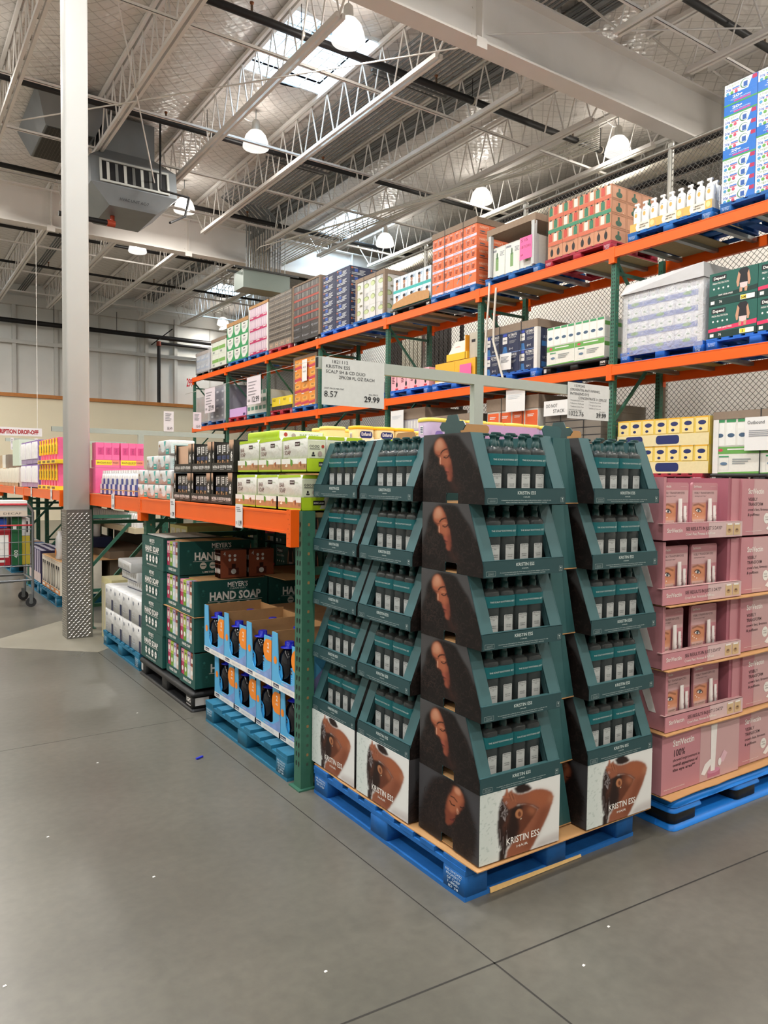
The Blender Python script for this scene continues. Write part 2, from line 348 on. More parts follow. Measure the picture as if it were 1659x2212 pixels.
# skylights: curb, blue-white sky above, wire guard
CURB = M('#dfe6ea', .4)
for q, (x0, y0, x1, y1) in enumerate(SKY):
    t = struct(bpy.data.objects.new('window_%d' % (q+1), None), 'square roof skylight with white curb and wire guard', 'skylight'); COL.objects.link(t); t.location = (x0, y0, ZR-.06); t.empty_display_size = .1
    w, d = x1-x0, y1-y0; mb = MB()
    for a in ((-.04, -.04, w+.04, 0), (-.04, d, w+.04, d+.04), (-.04, 0, 0, d), (w, 0, w+.04, d)): mb.box(a[0], a[1], 0, a[2], a[3], .75, CURB)
    mb.build('curb', t); mb = MB()
    for k in range(8): mb.cyl((w*k/7, -.02, .03), (w*k/7, d+.02, .03), .009, PAINTW, 5)
    for k in range(11): mb.cyl((-.02, d*k/10, .045), (w+.02, d*k/10, .045), .009, PAINTW, 5)
    mb.build('wire_guard', t); mb = MB()
    mb.box(w*.55, -.0, .45, w*.6, d, .5, GALV); mb.box(0, d*.5, .45, w, d*.53, .5, GALV); mb.box(w*.62, d*.2, .38, w*.95, d*.42, .46, M('#8fa6b5', .4)); mb.build('window_frame', t)
    ld = bpy.data.lights.new('daylight', 'AREA'); ld.shape = 'RECTANGLE'; ld.size = w*.95; ld.size_y = d*.95; ld.energy = SKY_W; ld.color = SKY_COL
    lo = bpy.data.objects.new('daylight', ld); COL.objects.link(lo); lo.parent = t; lo.location = (w/2, d/2, .70)
# back wall: insulated panels over a beige pharmacy front
WP = M('#d6d6d1', .42, var=.06, scale=2, bump=.25); BEIGE = M('#e8dcc0', .6, var=.02, scale=2); OAK = M('#b8763a', .5, var=.15, scale=8); GIRT = M('#c6c5bf', .5)
mb = MB(); mb.box(XL, 31.0, 0, XR, 31.2, 9.2, WP)
x = XL+.4
while x < XR: mb.box(x, 30.965, 0, x+.07, 31.0, 8.1, GIRT); x += 1.52
for x in (4.1, 5.55, 9.0, 10.2): mb.box(x, 30.86, 4.3, x+.13, 31.0, 8.2, GIRT)
mb.box(XL, 30.82, 6.58, XR, 31.0, 6.72, GIRT); mb.box(XL, 30.8, 8.0, XR, 31, 8.35, GIRT); mb.box(XL, 30.9, 4.6, XR, 31, 4.72, GIRT)
struct(mb.build('wall_back'), 'upper back wall of pale foil faced insulation panels and girts', 'wall')
mb = MB(); mb.box(XL, 30.3, 0, XR, 30.8, 4.55, BEIGE); struct(mb.build('wall_pharmacy'), 'plain beige pharmacy wall across the back', 'wall')
mb = MB(); mb.box(XL, 30.22, 4.55, XR, 30.82, 4.68, OAK); struct(mb.build('trim_1'), 'narrow oak cap strip along the beige wall', 'trim')
mb = MB(); mb.box(XL-.2, YN, 0, XL, YB, 9.2, WP); struct(mb.build('wall_left'), 'pale insulated side wall far to the left', 'wall')
mb = MB(); mb.box(XL, YN-.2, 0, XR, YN, 9.2, WP); struct(mb.build('wall_front'), 'pale insulated wall behind the viewer', 'wall')
mb = MB(); mb.box(XR, YN, 0, XR+.2, YB, 9.2, WP); struct(mb.build('wall_right'), 'pale insulated side wall far to the right', 'wall')
CREAM = M('#f7f4ec', .6, var=.02, scale=2)
mb = MB(); mb.box(12.3, YN, 0, 12.5, 15.2, 6.1, CREAM); mb.box(12.3, 18.3, 0, 12.5, 22.3, 6.1, CREAM)
struct(mb.build('wall_stockroom'), 'white stockroom wall behind the chain link fence', 'wall')
mb = MB(); DKB = M('#2a2622', .6); 
for k in range(16): mb.box(12.32, 15.2+.19*k, 0, 12.45, 15.2+.19*k+.15, 6.1, DKB if k < 7 or k > 11 else M('#a9a391', .6))
mb.box(12.38, 15.2, 0, 12.44, 18.3, 6.1, DKB); struct(mb.build('door_1'), 'dark ribbed stockroom doorway behind the fence', 'door')
# steel: girders, joists, bridging
STW = M('#e2ded9', .5, var=.04, scale=3)
def girder(y, x0, x1, lab):
    t = thing('roof_girder', lab, 'girder', (x0, y, 7.57), 0, 'deep roof girders'); w = x1-x0; mb = MB()
    mb.box(0, -.3, 0, w, 0, .03, STW); mb.build('bottom_flange', t); mb = MB(); mb.box(0, -.16, .03, w, -.14, .86, STW); mb.build('web_plate', t)
    mb = MB(); mb.box(0, -.3, .86, w, 0, .89, STW); mb.build('top_flange', t)
    for k in range(int(w/1.68)+1):
        x = (1.87-x0) % 1.68+1.68*k
        if x > w: continue
        if k % 4 == 1 or y > 15 and k % 2:
            mb = MB(); mb.box(x-.1, -.29, .03, x-.08, -.01, .86, STW); mb.box(x-.2, -.31, -.09, x-.02, -.295, .05, STW)
            for a in (.06, .14, .5, .62, .74): mb.cyl((x-.16, -.17, a), (x-.16, -.145, a), .018, STW, 6)
            mb.build('stiffener', t)
    return t
girder(8.15, XL, 14., 'deep white steel girder crossing overhead nearest the viewer'); girder(19.72, XL, 8.6, 'far white steel girder behind the white column'); girder(19.72, 9.2, 20, 'far white steel girder behind the grey wiring box'); girder(-3.4, XL, 14., 'white steel girder overhead behind the viewer')
def joist(y0, y1):
    n = round((y1-y0)/.62)*1; c1, c2, c3 = MB(), MB(), MB()
    for s in (-1, 1): c1.box(s*.02-(.05 if s < 0 else 0), y0+.0, .86, s*.02+(.05 if s > 0 else 0), y1, .93, STW)
    for s in (-1, 1): c2.box(s*.02-(.05 if s < 0 else 0), y0+.75, 0, s*.02+(.05 if s > 0 else 0), y1-.75, .07, STW)
    L_ = y1-y0-1.5; m = round(L_/.62); h = L_/m
    for k in range(m):
        a = y0+.75+k*h; c3.cyl((0, a+.03, .04), (0, a+h/2, .88), .014, STW, 5, caps=False); c3.cyl((0, a+h/2, .88), (0, a+h-.03, .04), .014, STW, 5, caps=False)
    c3.cyl((0, y0+.05, .88), (0, y0+.8, .04), .018, STW, 5); c3.cyl((0, y1-.05, .88), (0, y1-.8, .04), .018, STW, 5)
    return c1, c2, c3
for (y0, y1, nm) in ((-3.3, 7.82, 'near bay'), (8.18, 19.4, 'middle bay'), (19.75, 30.95, 'far bay')):
    root = None; c = joist(0, y1-y0)
    vis = [k for k, x in enumerate(JX) if -2 < x < 19]
    for q, k in enumerate(vis):
        lab = 'white bar joist of the %s, %s counted from the left' % (nm, ORD[q] if q < 12 else 'last')
        if root is None:
            root = thing('bar_joist', lab, 'joist', (JX[k], y0, 7.87), 0, 'white roof joists of the '+nm)
            c[0].build('top_chord', root); c[1].build('bottom_chord', root); c[2].build('web', root)
        else: dup(root, (JX[k], y0, 7.87), label=lab)
for q, (y, z, x0, x1) in enumerate([(6.6, 7.95, -4, 16), (2.0, 7.95, -4, 16), (10.4, 7.95, -4, 16), (13.28, 7.95, -4, 16), (15.4, 8.0, -4, 16), (17.5, 7.95, -4, 16), (22.6, 7.95, -4, 16), (25.6, 7.95, -4, 16), (28.4, 7.95, -4, 16)]):
    mb = MB(); mb.box(x0, y, z, x1, y+.045, z+.006, STW); mb.box(x0, y, z, x1, y+.006, z+.045, STW)
    tag(mb.build('joist_bridging'), 'thin white angle iron tying the joists, %s row from the front' % ORD[q], 'bridging', 'bridging angles under the roof')
mb = MB()
PB = M('#1b1a1b', .45, var=.15)
for q, (y, z, r, x0, x1, d) in enumerate([(6.45, 8.3, .055, -4, 16, 'nearest, above the girder'), (10.25, 8.3, .06, -4, 16, 'passing under the skylight'), (14.15, 8.3, .055, -4, 16, 'behind the nearest hanging lamps'), (18.1, 8.3, .055, -4, 16, 'in front of the far girder'), (22.4, 8.3, .045, -4, 16, 'just beyond the far girder'), (26.0, 8.3, .04, -4, 16, 'close to the back wall')]):
    t = thing('sprinkler_pipe', 'black sprinkler pipe under the roof, '+d, 'pipe', (x0, y, z), 0, 'black sprinkler pipes'); mb = MB(); mb.cyl((0, 0, 0), (x1-x0, 0, 0), r, PB, 12); mb.build('pipe', t)
    for k in range(6):
        x = 1.1+3.36*k+.7; mb = MB(); mb.cyl((x, 0, 0), (x, 0, r+.09), .018, M('#6b5a4a', .4, .6), 6); mb.lathe((x, 0, r+.09), [(.012, 0), (.03, .02), (.034, .04), (.01, .045)], M('#7c4f35', .4, .6), 8); mb.build('sprinkler_head', t)
    for k in range(5):
        x = 2.6+3.36*k; mb = MB(); mb.cyl((x, 0, 0), (x, 0, .5), .006, PB, 5); mb.cyl((x, -.0, -.0), (x+.03, 0, 0), r+.012, M('#b9b2a6', .4, .5), 12); mb.build('hanger', t)
t = thing('wall_pipe', 'black main pipe running along the upper back wall', 'pipe', (-5, 30.6, 7.36)); mb = MB(); mb.cyl((0, 0, 0), (20, 0, 0), .09, PB, 12); mb.build('pipe', t)
for k in range(7): mb = MB(); mb.cyl((1.3+2.3*k, 0, 0), (1.3+2.3*k, 0, .8), .012, PB, 5); mb.build('hanger', t)
t = thing('riser_pipe', 'black vertical riser pipe with rust red elbow on the back wall', 'pipe', (9.42, 30.45, 4.7)); mb = MB(); mb.cyl((0, 0, 0), (0, 0, 2.35), .07, PB, 12); mb.cyl((0, 0, 2.4), (4, 0, 2.4), .055, PB, 10); mb.build('pipe', t)
mb = MB(); mb.cyl((0, 0, 2.28), (0, 0, 2.47), .09, M('#8d3b27', .5), 10); mb.build('elbow', t); mb = MB(); mb.bar((-.3, 0, 2.3), (.5, -.2, 3.0), .04, .04, PB); mb.build('brace', t)
# column
t = thing('steel_column', 'white square steel column standing at the end of the first rack', 'column', (1.545, 7.97, 0))
mb = MB(); mb.rbox(0, 0, 0, .22, .22, 7.57, M('#cfcfcd', .5, var=.02, scale=3), .02); mb.build('shaft', t)
dp, N, L, b = newmat('diamond_plate'); b.inputs['Metallic'].default_value = 1; b.inputs['Base Color'].default_value = (*lin('#8c8a86'), 1); b.inputs['Roughness'].default_value = .42
tc = N.new('ShaderNodeTexCoord'); nz = N.new('ShaderNodeTexNoise'); nz.inputs['Scale'].default_value = 9; L.new(tc.outputs['Object'], nz.inputs['Vector']); bp = N.new('ShaderNodeBump'); bp.inputs['Strength'].default_value = .25; bp.inputs['Distance'].default_value = .02
L.new(nz.outputs[0], bp.inputs['Height']); L.new(bp.outputs[0], b.inputs['Normal'])
mb = MB(); g = .012; mb.box(-g, -g, 0, .22+g, .22+g, 1.31, dp)
dpt, N, L, b = newmat('tread_polish'); b.inputs['Metallic'].default_value = 1; b.inputs['Base Color'].default_value = (.97, .97, .95, 1); b.inputs['Roughness'].default_value = .22
nz = N.new('ShaderNodeTexNoise'); nz.inputs['Scale'].default_value = 40; mr = N.new('ShaderNodeMapRange'); mr.inputs[3].default_value = .15; mr.inputs[4].default_value = .35; L.new(nz.outputs[0], mr.inputs[0]); L.new(mr.outputs[0], b.inputs['Roughness'])
def tread(face, w, h):
    r = 0; y = .022
    while y < h-.02:
        x = .02+(.0215 if r % 2 else 0); k = r % 2
        while x < w-.012:
            a = math.radians(32 if k % 2 else 32); du, dv = .0165*math.cos(a), .0165*math.sin(a); pu, pv = -.0048*math.sin(a), .0048*math.cos(a)
            face.l = 1; c = [face.P(x-du, y-dv), face.P(x-pu, y-pv), face.P(x+du, y+dv), face.P(x+pu, y+pv)]; top = face.P(x, y)+face.N*.005
            mb.add(c+[top], [(0,1,4),(1,2,4),(2,3,4),(3,0,4)], dpt); x += .043
        y += .024; r += 1
tread(Face(mb, (-g, -g, 0), (1,0,0)), .244, 1.31); tread(Face(mb, (-g, .22+g, 0), (0,-1,0)), .244, 1.31)
mb.build('diamond_plate_guard', t)
# lamps
GL, N, L, b = newmat('lamp_dome'); em = N.new('ShaderNodeEmission'); em.inputs[0].default_value = (1, .96, .9, 1); em.inputs[1].default_value = 2.0
tr = N.new('ShaderNodeBsdfTransparent'); lw = N.new('ShaderNodeLayerWeight'); lw.inputs[0].default_value = .45; wv = N.new('ShaderNodeTexWave'); wv.inputs['Scale'].default_value = 26; wv.bands_direction = 'Z'
tc = N.new('ShaderNodeTexCoord'); L.new(tc.outputs['Object'], wv.inputs[0]); mr = N.new('ShaderNodeMapRange'); mr.inputs[3].default_value = .25; mr.inputs[4].default_value = .55; L.new(wv.outputs[0], mr.inputs[0])
mx = N.new('ShaderNodeMixShader'); L.new(mr.outputs[0], mx.inputs[0]); L.new(tr.outputs[0], mx.inputs[1]); L.new(em.outputs[0], mx.inputs[2]); L.new(mx.outputs[0], N['Material Output'].inputs[0])
EMB, N, L, b = newmat('lamp_bulb'); b.inputs['Emission Color'].default_value = (1, .95, .88, 1); b.inputs['Emission Strength'].default_value = 14
ld = bpy.data.lights.new('lamp_light', 'POINT'); ld.energy = LAMP_W; ld.color = LAMP_COL; ld.shadow_soft_size = .1
la_d = bpy.data.lights.new('lamp_light', 'AREA'); la_d.shape = 'DISK'; la_d.size = .4; la_d.energy = LAMP_DOWN; la_d.color = LAMP_COL
def lamp(): 
    t = thing('high_bay_lamp', 'x', 'lamp'); mb = MB()
    mb.lathe((0, 0, 0), [(.215, 0), (.222, .02), (.205, .1), (.17, .2), (.11, .27), (.06, .29)], GL, 24); mb.build('dome_shade', t)
    mb = MB(); mb.lathe((0, 0, .06), [(.02, 0), (.06, .03), (.065, .1), (.03, .17)], EMB, 12); mb.build('bulb', t)
    mb = MB(); mb.lathe((0, 0, .28), [(.065, 0), (.07, .02), (.06, .16), (.03, .19)], M('#b8b5ae', .4, .3), 14); mb.build('ballast', t)
    mb = MB(); mb.cyl((0, 0, .45), (0, 0, .98), .008, GALV, 5); mb.bar((-.84, 0, 1.0), (.84, 0, 1.0), .04, .03, M('#6d6d6c', .5)); mb.tube([(0, 0, .45), (-.12, 0, .42), (-.3, 0, .46), (-.42, 0, .6)], .008, WHITE, 5); mb.build('hanger', t)
    lo = bpy.data.objects.new('lamp_light', ld); COL.objects.link(lo); lo.parent = t; lo.location = (0, 0, .12)
    la = bpy.data.objects.new('lamp_light', la_d); COL.objects.link(la); la.parent = t; la.location = (0, 0, -.02)
    t.scale = (1.14, 1.14, 1.14); return t
vis = {(5.72, 9.55): 'above the near girder beside the skylight', (6.07, 13.55): 'centre of the hanging row, under the first skylight', (6.1, 17.72): 'beside the grey air diffuser', (6.1, 21.65): 'partly hidden by the far girder',
       (11.9, 9.7): 'at the far right over the girder end', (11.45, 13.15): 'right row, over the orange boxed load', (11.42, 17.03): 'right row, in front of the far skylight', (11.86, 29.7): 'farthest, low over the end of the tall rack'}
L0 = None
PTS = [k for k in vis]+[(x, y) for x in (-10.73, -4.01, .92, 6.07, 11.45, 16.8) for y in (-7., -2.9, 1.2, 5.4, 9.55, 13.55, 17.7, 21.7, 25.8) if not any(abs(x-a) < .8 and abs(y-b_) < 1. for a, b_ in vis) and not (y > 20 and 5 < x < 13) and not (x > 13 and y > 8)]
for x, y in PTS:
    lab = 'glowing clear dome high bay lamp '+vis.get((x, y), 'out of the picture'); z = 8.0
    if (x, y) not in vis: lab = 'glowing dome lamp of the hall grid outside the view'
    if L0 is None: L0 = lamp(); L0['label'] = lab; L0.location = (x, y, z); L0['group'] = 'high bay lamps'
    else: dup(L0, (x, y, z), label=lab, group='high bay lamps')
# ================================================================== RACKS, FENCE, PALLETS
RO = ORANGE; TIMB = M('#9c8a63', .7, var=.15)
def slotcol(mb, x, y, z0, z1, w=.076, d=.076, mat=GREEN, slots=True, hi=None):
    # roll formed post: front plate (towards -X), side plate (towards -Y); teardrop slots in the front, holes in the side
    mb.box(x, y, z0, x+w, y+d, z1, mat)
    if slots:
        hi = hi or z1; z = z0+.12
        f1 = Face(mb, (x, y+d, 0), (0,-1,0), (0,0,1), .0008); f2 = Face(mb, (x, y, 0), (1,0,0), (0,0,1), .0008)
        while z < hi-.04:
            for u in (.024, .052):
                f1.l = 1; f1.poly([(u-.004, z), (u+.005, z+.002), (u+.0085, z+.018), (u+.006, z+.028), (u-.003, z+.028), (u-.006, z+.016)], BLACK)
            f2.l = 1; f2.rrect(w*.42, z+.006, w*.42+.013, z+.022, .004, M('#3a4a40', .6) if int(z*20) % 3 else M('#8a6b45', .7)); z += .0508
        mb.box(x, y-.0, z0, x+w, y, z0, mat)
def rack(name, lab, x0, depth, posts, zt, levels, bh, bars=True, near=True, back=True, hi=None):
    t = thing(name, lab, 'pallet rack', (x0, 0, 0))
    for y in posts:
        for xx in ([0, depth-.076] if back else [0]):
            mb = MB(); slotcol(mb, xx, y, 0, zt, hi=hi); mb.bx(xx-.02, y-.02, 0, .12, .12, .008, GREEN); mb.build('upright', t)
        mb = MB(); z = .25; k = 0
        while z < zt-.3:
            mb.bar((.06, y+.038, z), (depth-.06, y+.038, z), .035, .035, GREEN); 
            if z+1.1 < zt: mb.bar(((.06, depth-.06)[k % 2], y+.038, z+.02), ((depth-.06, .06)[k % 2], y+.038, z+1.08), .035, .035, GREEN)
            z += 1.1; k += 1
        mb.bar((.06, y+.038, zt-.32), (depth-.06, y+.038, zt-.32), .04, .04, GREEN); mb.build('brace', t)
    for zl in levels:
        for y0, y1 in zip(posts[:-1], posts[1:]):
            for xx, nm in ((-.045, 0), (depth-.01, 1)):
                mb = MB(); mb.box(xx, y0+.08, zl-bh, xx+.055, y1-.004, zl, RO)
                mb.box(xx-.003, y0+.08, zl-bh+.0, xx, y1-.004, zl-bh+.012, RO); mb.box(xx-.003, y0+.08, zl-.012, xx, y1-.004, zl, RO)
                b_ = mb.build('beam', t)
                for yy in (y0, y1):
                    mb = MB(); a = yy if yy == y0 else yy-.006; 
                    mb.box(xx-.004, (yy+.036 if yy == y0 else yy-.006), zl-bh-.07, xx+.06, (yy+.086 if yy == y0 else yy+.038), zl+.01, RO)
                    f = Face(mb, (xx-.004, (yy+.086 if yy == y0 else yy+.038), 0), (0,-1,0), (0,0,1), .0008)
                    for k in range(8): f.l = 1; f.ell(.02 if k % 2 else .034, zl-bh-.05+k*.025, .003, .004, M('#8f3206', .6), 6)
                    mb.build('connector', b_)
            if bars:
                for k in range(5):
                    yy = y0+.3+k*.54; mb = MB(); mb.box(.0, yy, zl-.065, depth, yy+.07, zl-.015, GALV); mb.build('deck_bar', t)
                mb = MB(); mb.box(.06, y0+.1, zl-.018, depth-.05, y0+1.0, zl-.008, TIMB); mb.build('deck_board', t); mb = MB(); mb.box(.06, y0+1.75, zl-.018, depth-.05, y1-.3, zl-.008, TIMB); mb.build('deck_board', t)
            else:
                mb = MB(); mb.box(.01, y0+.02, zl-.03, depth-.01, y1-.01, zl-.004, TIMB); mb.build('deck_board', t)
    return t
HP = [6.70+2.725*k for k in range(-1, 7)]
rack('pallet_rack', 'tall green and orange pallet rack three levels high along the fence', 8.24, 1.09, HP, 4.80, [1.62, 3.23, 4.80], .135, hi=4.7)
rack('pallet_rack', 'low green and orange rack whose near end stands beside the teal display', 1.81, 1.07, [3.44, 6.19, 8.4], 1.475, [1.47], .115, bars=False)
rack('pallet_rack', 'low rack backing onto the near low rack, its front turned to the far aisle', 2.98, 1.07, [3.44, 6.19, 8.94], 1.475, [1.47], .115, bars=False)
rack('pallet_rack', 'low rack continuing behind the white column towards the pharmacy', 1.81, 1.07, [9.5, 12.25, 15.0, 17.75], 1.475, [1.47], .115, bars=False)
rack('pallet_rack', 'low rack backing onto the one behind the white column', 2.98, 1.07, [9.5, 12.25, 15.0, 17.75], 1.475, [1.47], .115, bars=False)
mb = MB(); f = Face(mb, (8.0, 23.06, 4.5), (1,0,0), (0,0,1)); mb.bx(8.0, 23.06, 4.5, .22, .012, .3, clear_film('sign_clear', .85)); f.up().text('299', .11, .03, .24, M('#b02a35', .5), w=.2, bold=.03)
tag(mb.build('aisle_sign'), 'red 299 aisle number at the far end of the tall rack', 'sign')
# chain link fence
WIRE = M('#57544e', .5, .3); FP = M('#9a9890', .4, .5)
t = thing('chain_link_fence', 'tall chain link fence with steel posts behind the tall rack', 'fence', (9.85, 3.0, 0)); FL, FH = 20.2, 6.62
mb = MB(); s = .084; n = int((FL+FH)/s)+1
for k in range(n):
    for sg in (1, -1):
        c = k*s
        a0 = max(0, c-FH); b0 = min(FL, c)
        if b0 <= a0: continue
        if sg > 0: A, B_ = (a0, c-a0), (b0, c-b0)
        else: A, B_ = (FL-a0, c-a0), (FL-b0, c-b0)
        mb.bar((0, A[0], A[1]), (.0, B_[0], B_[1]), .0048, .0048, WIRE, up=(1,0,0))
mb.build('wire_mesh', t)
mb = MB(); mb.cyl((0, 0, FH+.02), (0, FL, FH+.02), .028, FP, 8); mb.build('top_rail', t); mb = MB(); mb.cyl((0, 0, .1), (0, FL, .1), .02, FP, 6); mb.build('bottom_rail', t)
for k in range(7): mb = MB(); mb.cyl((0.02, 1.03+3.03*k, 0), (.02, 1.03+3.03*k, FH+.1), .045, FP, 10); mb.lathe((.02, 1.03+3.03*k, FH+.1), [(.05, 0), (.04, .03), (.01, .05)], FP, 10); mb.build('fence_post', t)
# wooden block pallet 1.22 along local x (front), 1.02 deep
_pal = {}
def pallet(kind, loc, rotz, label, w=1.22, d=1.02, group=None):
    key = (kind, w, d)
    if key in _pal:
        r = dup(_pal[key], loc, rotz, label)
        if group: r['group'] = group
        return r
    if kind in ('blue', 'teal', 'red', 'bright'):
        mat = {'blue': BLUEP, 'teal': TBLUE, 'red': REDP, 'bright': M('#1d63c4', .6, var=.12, scale=14, bump=.2)}[kind]; t = thing('wooden_pallet', label, 'pallet', loc, rotz, group)
        mb = MB()
        for k in range(3): mb.bx(0, (d-.12)*k/2, 0, w, .12, .018, mat)
        for k in (0, 1): mb.bx((w-.12)*k, .12, 0, .12, d-.24, .018, mat)
        mb.build('bottom_deck', t)
        for i in range(3):
            for j in range(3):
                mb = MB(); mb.rbox((w-.14)*i/2, (d-.12)*j/2, .018, .14, .12, .085, mat, .006, 1)
                if j == 0 and i != 1:
                    f = ffront(mb, (w-.14)*i/2, 0, .018, .0008); rr = random.Random(i+5)
                    for q in range(5 if i else 3): f.text(['N5-2942432', 'PROPERTY', 'OF CHEP', '1-800-', 'ID 38'][q], .07, .066-q*.015, .010, M('#c9dbe8', .7), w=.10-.01*q)
                mb.build('block', t)
        mb = MB(); mb.bx(0, 0, .103, w, .12, .02, mat); mb.bx(0, d-.12, .103, w, .12, .02, mat); mb.bx(0, (d-.12)/2, .103, w, .12, .02, mat); mb.build('stringer_board', t)
        mb = MB(); R_ = random.Random(3)
        ws = [.14, .095, .095, .095, .095, .095, .095, .14]; x = 0; gap = (w-sum(ws))/7
        for q in ws: mb.bx(x, R_.uniform(-.004, .004), .123, q, d, .02, mat); x += q+gap
        mb.build('top_deck', t)
    elif kind == 'black':
        t = thing('plastic_pallet', label, 'pallet', loc, rotz, group); mb = MB(); mb.rbox(0, 0, .105, w, d, .035, BLKP, .02); mb.build('top_deck', t)
        for i in range(3):
            for j in range(3):
                mb = MB(); mb.rbox((w-.17)*i/2+.01, (d-.17)*j/2+.01, .02, .15, .15, .09, BLKP, .02)
                if i == 2 and j == 0: f = ffront(mb, w-.16, .01, .02, .001); f.text('IGPS', .075, .04, .028, WHITE, w=.08, bold=.03); f.rect(.03, .018, .12, .022, WHITE)
                if i == 2 and j == 0: f = fright(mb, w-.01, .01, .02, .001); f.rect(.02, .02, .12, .075, M('#b9b9b9', .5))
                if i == 0 and j == 0: f = ffront(mb, .01, .01, .02, .001); f.rect(.02, .02, .07, .08, M('#b9b9b9', .5))
                mb.build('leg_block', t)
        mb = MB()
        for k in range(3): mb.rbox(0, (d-.14)*k/2, 0, w, .14, .022, BLKP, .02)
        for k in (0, 1, 2): mb.bx((w-.14)*k/2, .1, .001, .14, d-.2, .02, BLKP)
        mb.build('runner', t)
    else:
        t = thing('plastic_pallet', label, 'pallet', loc, rotz, group); mb = MB(); mb.rbox(0, 0, .115, w, d, .028, PBLUE, .03); 
        for i in range(3): mb.rbox((w-.24)*i/2, 0, .085, .24, d, .035, PBLUE, .03)
        mb.build('top_deck', t)
        for i in range(3):
            for j in range(3):
                mb = MB(); mb.rbox((w-.22)*i/2+.01, (d-.19)*j/2+.01, .03, .2, .17, .08, BLKP, .035, 4); mb.build('leg_block', t)
        mb = MB()
        for k in range(3): mb.rbox(0, (d-.2)*k/2, 0, w, .2, .032, PBLUE, .03)
        for k in (0, 1, 2): mb.bx((w-.22)*k/2, .1, .001, .22, d-.2, .028, PBLUE)
        mb.build('runner', t)
    _pal[key] = t; return t
def slip(loc, rotz, w, d, label, mat=None, group=None):
    mb = MB(); mat = mat or KRAFT; R_ = random.Random(int(w*1000)+int(d*77)); n = 14
    top = [(w*k/n, R_.uniform(-.006, .004)) for k in range(n+1)]+[(w, d)]+[(0, d)]
    mb.prism(top, (0, 0, .004), (1,0,0), (0,1,0), .004, mat); o = mb.build('cardboard_sheet', loc=loc, rotz=rotz)
    return tag(o, label, 'cardboard sheet', group)
# ================================================================== TEAL HAIR CARE DISPLAY
def mapz(pts, topL, topR, botL, botR):  # pixels of the photographed panel -> unit square
    out = []
    for x, y in pts:
        u = (x-botL[0])/(botR[0]-botL[0]); yt = topL[1]+(topR[1]-topL[1])*(x-topL[0])/(topR[0]-topL[0]); yb = botL[1]+(botR[1]-botL[1])*u
        out.append((u, 1-(y-yt)/(yb-yt)))
    return out
def pic_profile():
    def g(pts):
        o = []
        for x, y in pts:
            xl = 75-25*(y-75)/870.; xr = 650+80*(y-75)/870.; u = (x-xl)/(xr-xl); u = u+.05*max(0, 1-abs(u-.42)/.42); o.append((u, 1-(y-75)/(862.+45*u)))
        return o
    p = Pic(92, 116, '#4c4b4c'); p.noise(.25, 9)
    hair = g([(235,125),(270,95),(330,80),(430,80),(520,110),(560,190),(600,270),(640,340),(670,450),(700,560),(740,700),(740,1000),(30,1000),(40,760),(60,640),(85,520),(120,430),(125,340),(150,250),(190,190)])
    p.poly(hair, '#191312', 2); p.curls(hair, 250, '#3b2f2b', .0045, .5, .045, 2); p.curls(hair, 130, '#110c0b', .006, .6, .05, 3)
    face = g([(240,135),(275,118),(302,140),(332,210),(352,290),(372,370),(384,450),(386,540),(380,620),(362,680),(338,676),(320,640),(322,605),(312,578),(320,558),(298,528),(302,500),(288,478),(262,468),(248,452),(250,385),(235,348),(214,330),(203,300),(199,228),(214,168)])
    p.poly(face, '#8e4a37', 1)
    p.poly(g([(240,140),(275,125),(300,150),(322,215),(335,280),(345,370),(340,470),(330,540),(312,500),(290,470),(262,462),(252,445),(256,385),(240,345),(218,325),(206,295),(204,230),(218,172)]), '#ab6447', 2, .9)
    p.poly(g([(245,145),(278,132),(298,180),(300,240),(262,280),(212,280),(206,230),(220,175)]), '#c58c6e', 2, .85); p.ell(*g([(258,190)])[0], .045, .05, '#d09a7e', .9, .5)
    p.line(g([(258,375),(254,420),(254,450)]), .009, '#e0a687', .85); p.line(g([(212,325),(238,345),(268,335)]), .007, '#5a2c20', .7); p.line(g([(262,468),(286,480)]), .008, '#3b1a14', .8)
    p.ell(*g([(318,335)])[0], .05, .02, '#bd7a58', .8, .7); p.line(g([(266,318),(285,288),(315,270),(342,266)]), .0095, '#2b1712', .95)
    p.line(g([(296,368),(318,382),(342,372),(352,352)]), .008, '#190d0a', 1); p.line(g([(305,358),(330,350)]), .005, '#5c3023', .7); p.ell(*g([(345,430)])[0], .05, .05, '#b5694c', .9, .6)
    p.poly(g([(299,508),(322,500),(340,540),(330,562),(310,552)]), '#a35546', 1, .9); p.line(g([(304,552),(334,562)]), .006, '#3a1512', .9); p.poly(g([(314,566),(336,566),(330,590),(316,584)]), '#8c4438', 1, .9); p.ell(*g([(335,640)])[0], .03, .04, '#a05843', .8, .6)
    p.poly(g([(362,380),(384,420),(392,560),(380,690),(352,690),(362,600),(358,480)]), '#4a261e', 3, .8); p.poly(g([(345,700),(440,690),(446,810),(380,810)]), '#40261f', 4, .8)
    p.curls(g([(335,140),(430,160),(470,700),(420,700),(405,500),(378,280)]), 60, '#1f1614', .007, .8, .05, 5); p.curls(g([(110,400),(190,400),(260,600),(290,700),(60,760)]), 30, '#3a2c28', .005, .7, .05, 6)
    return p
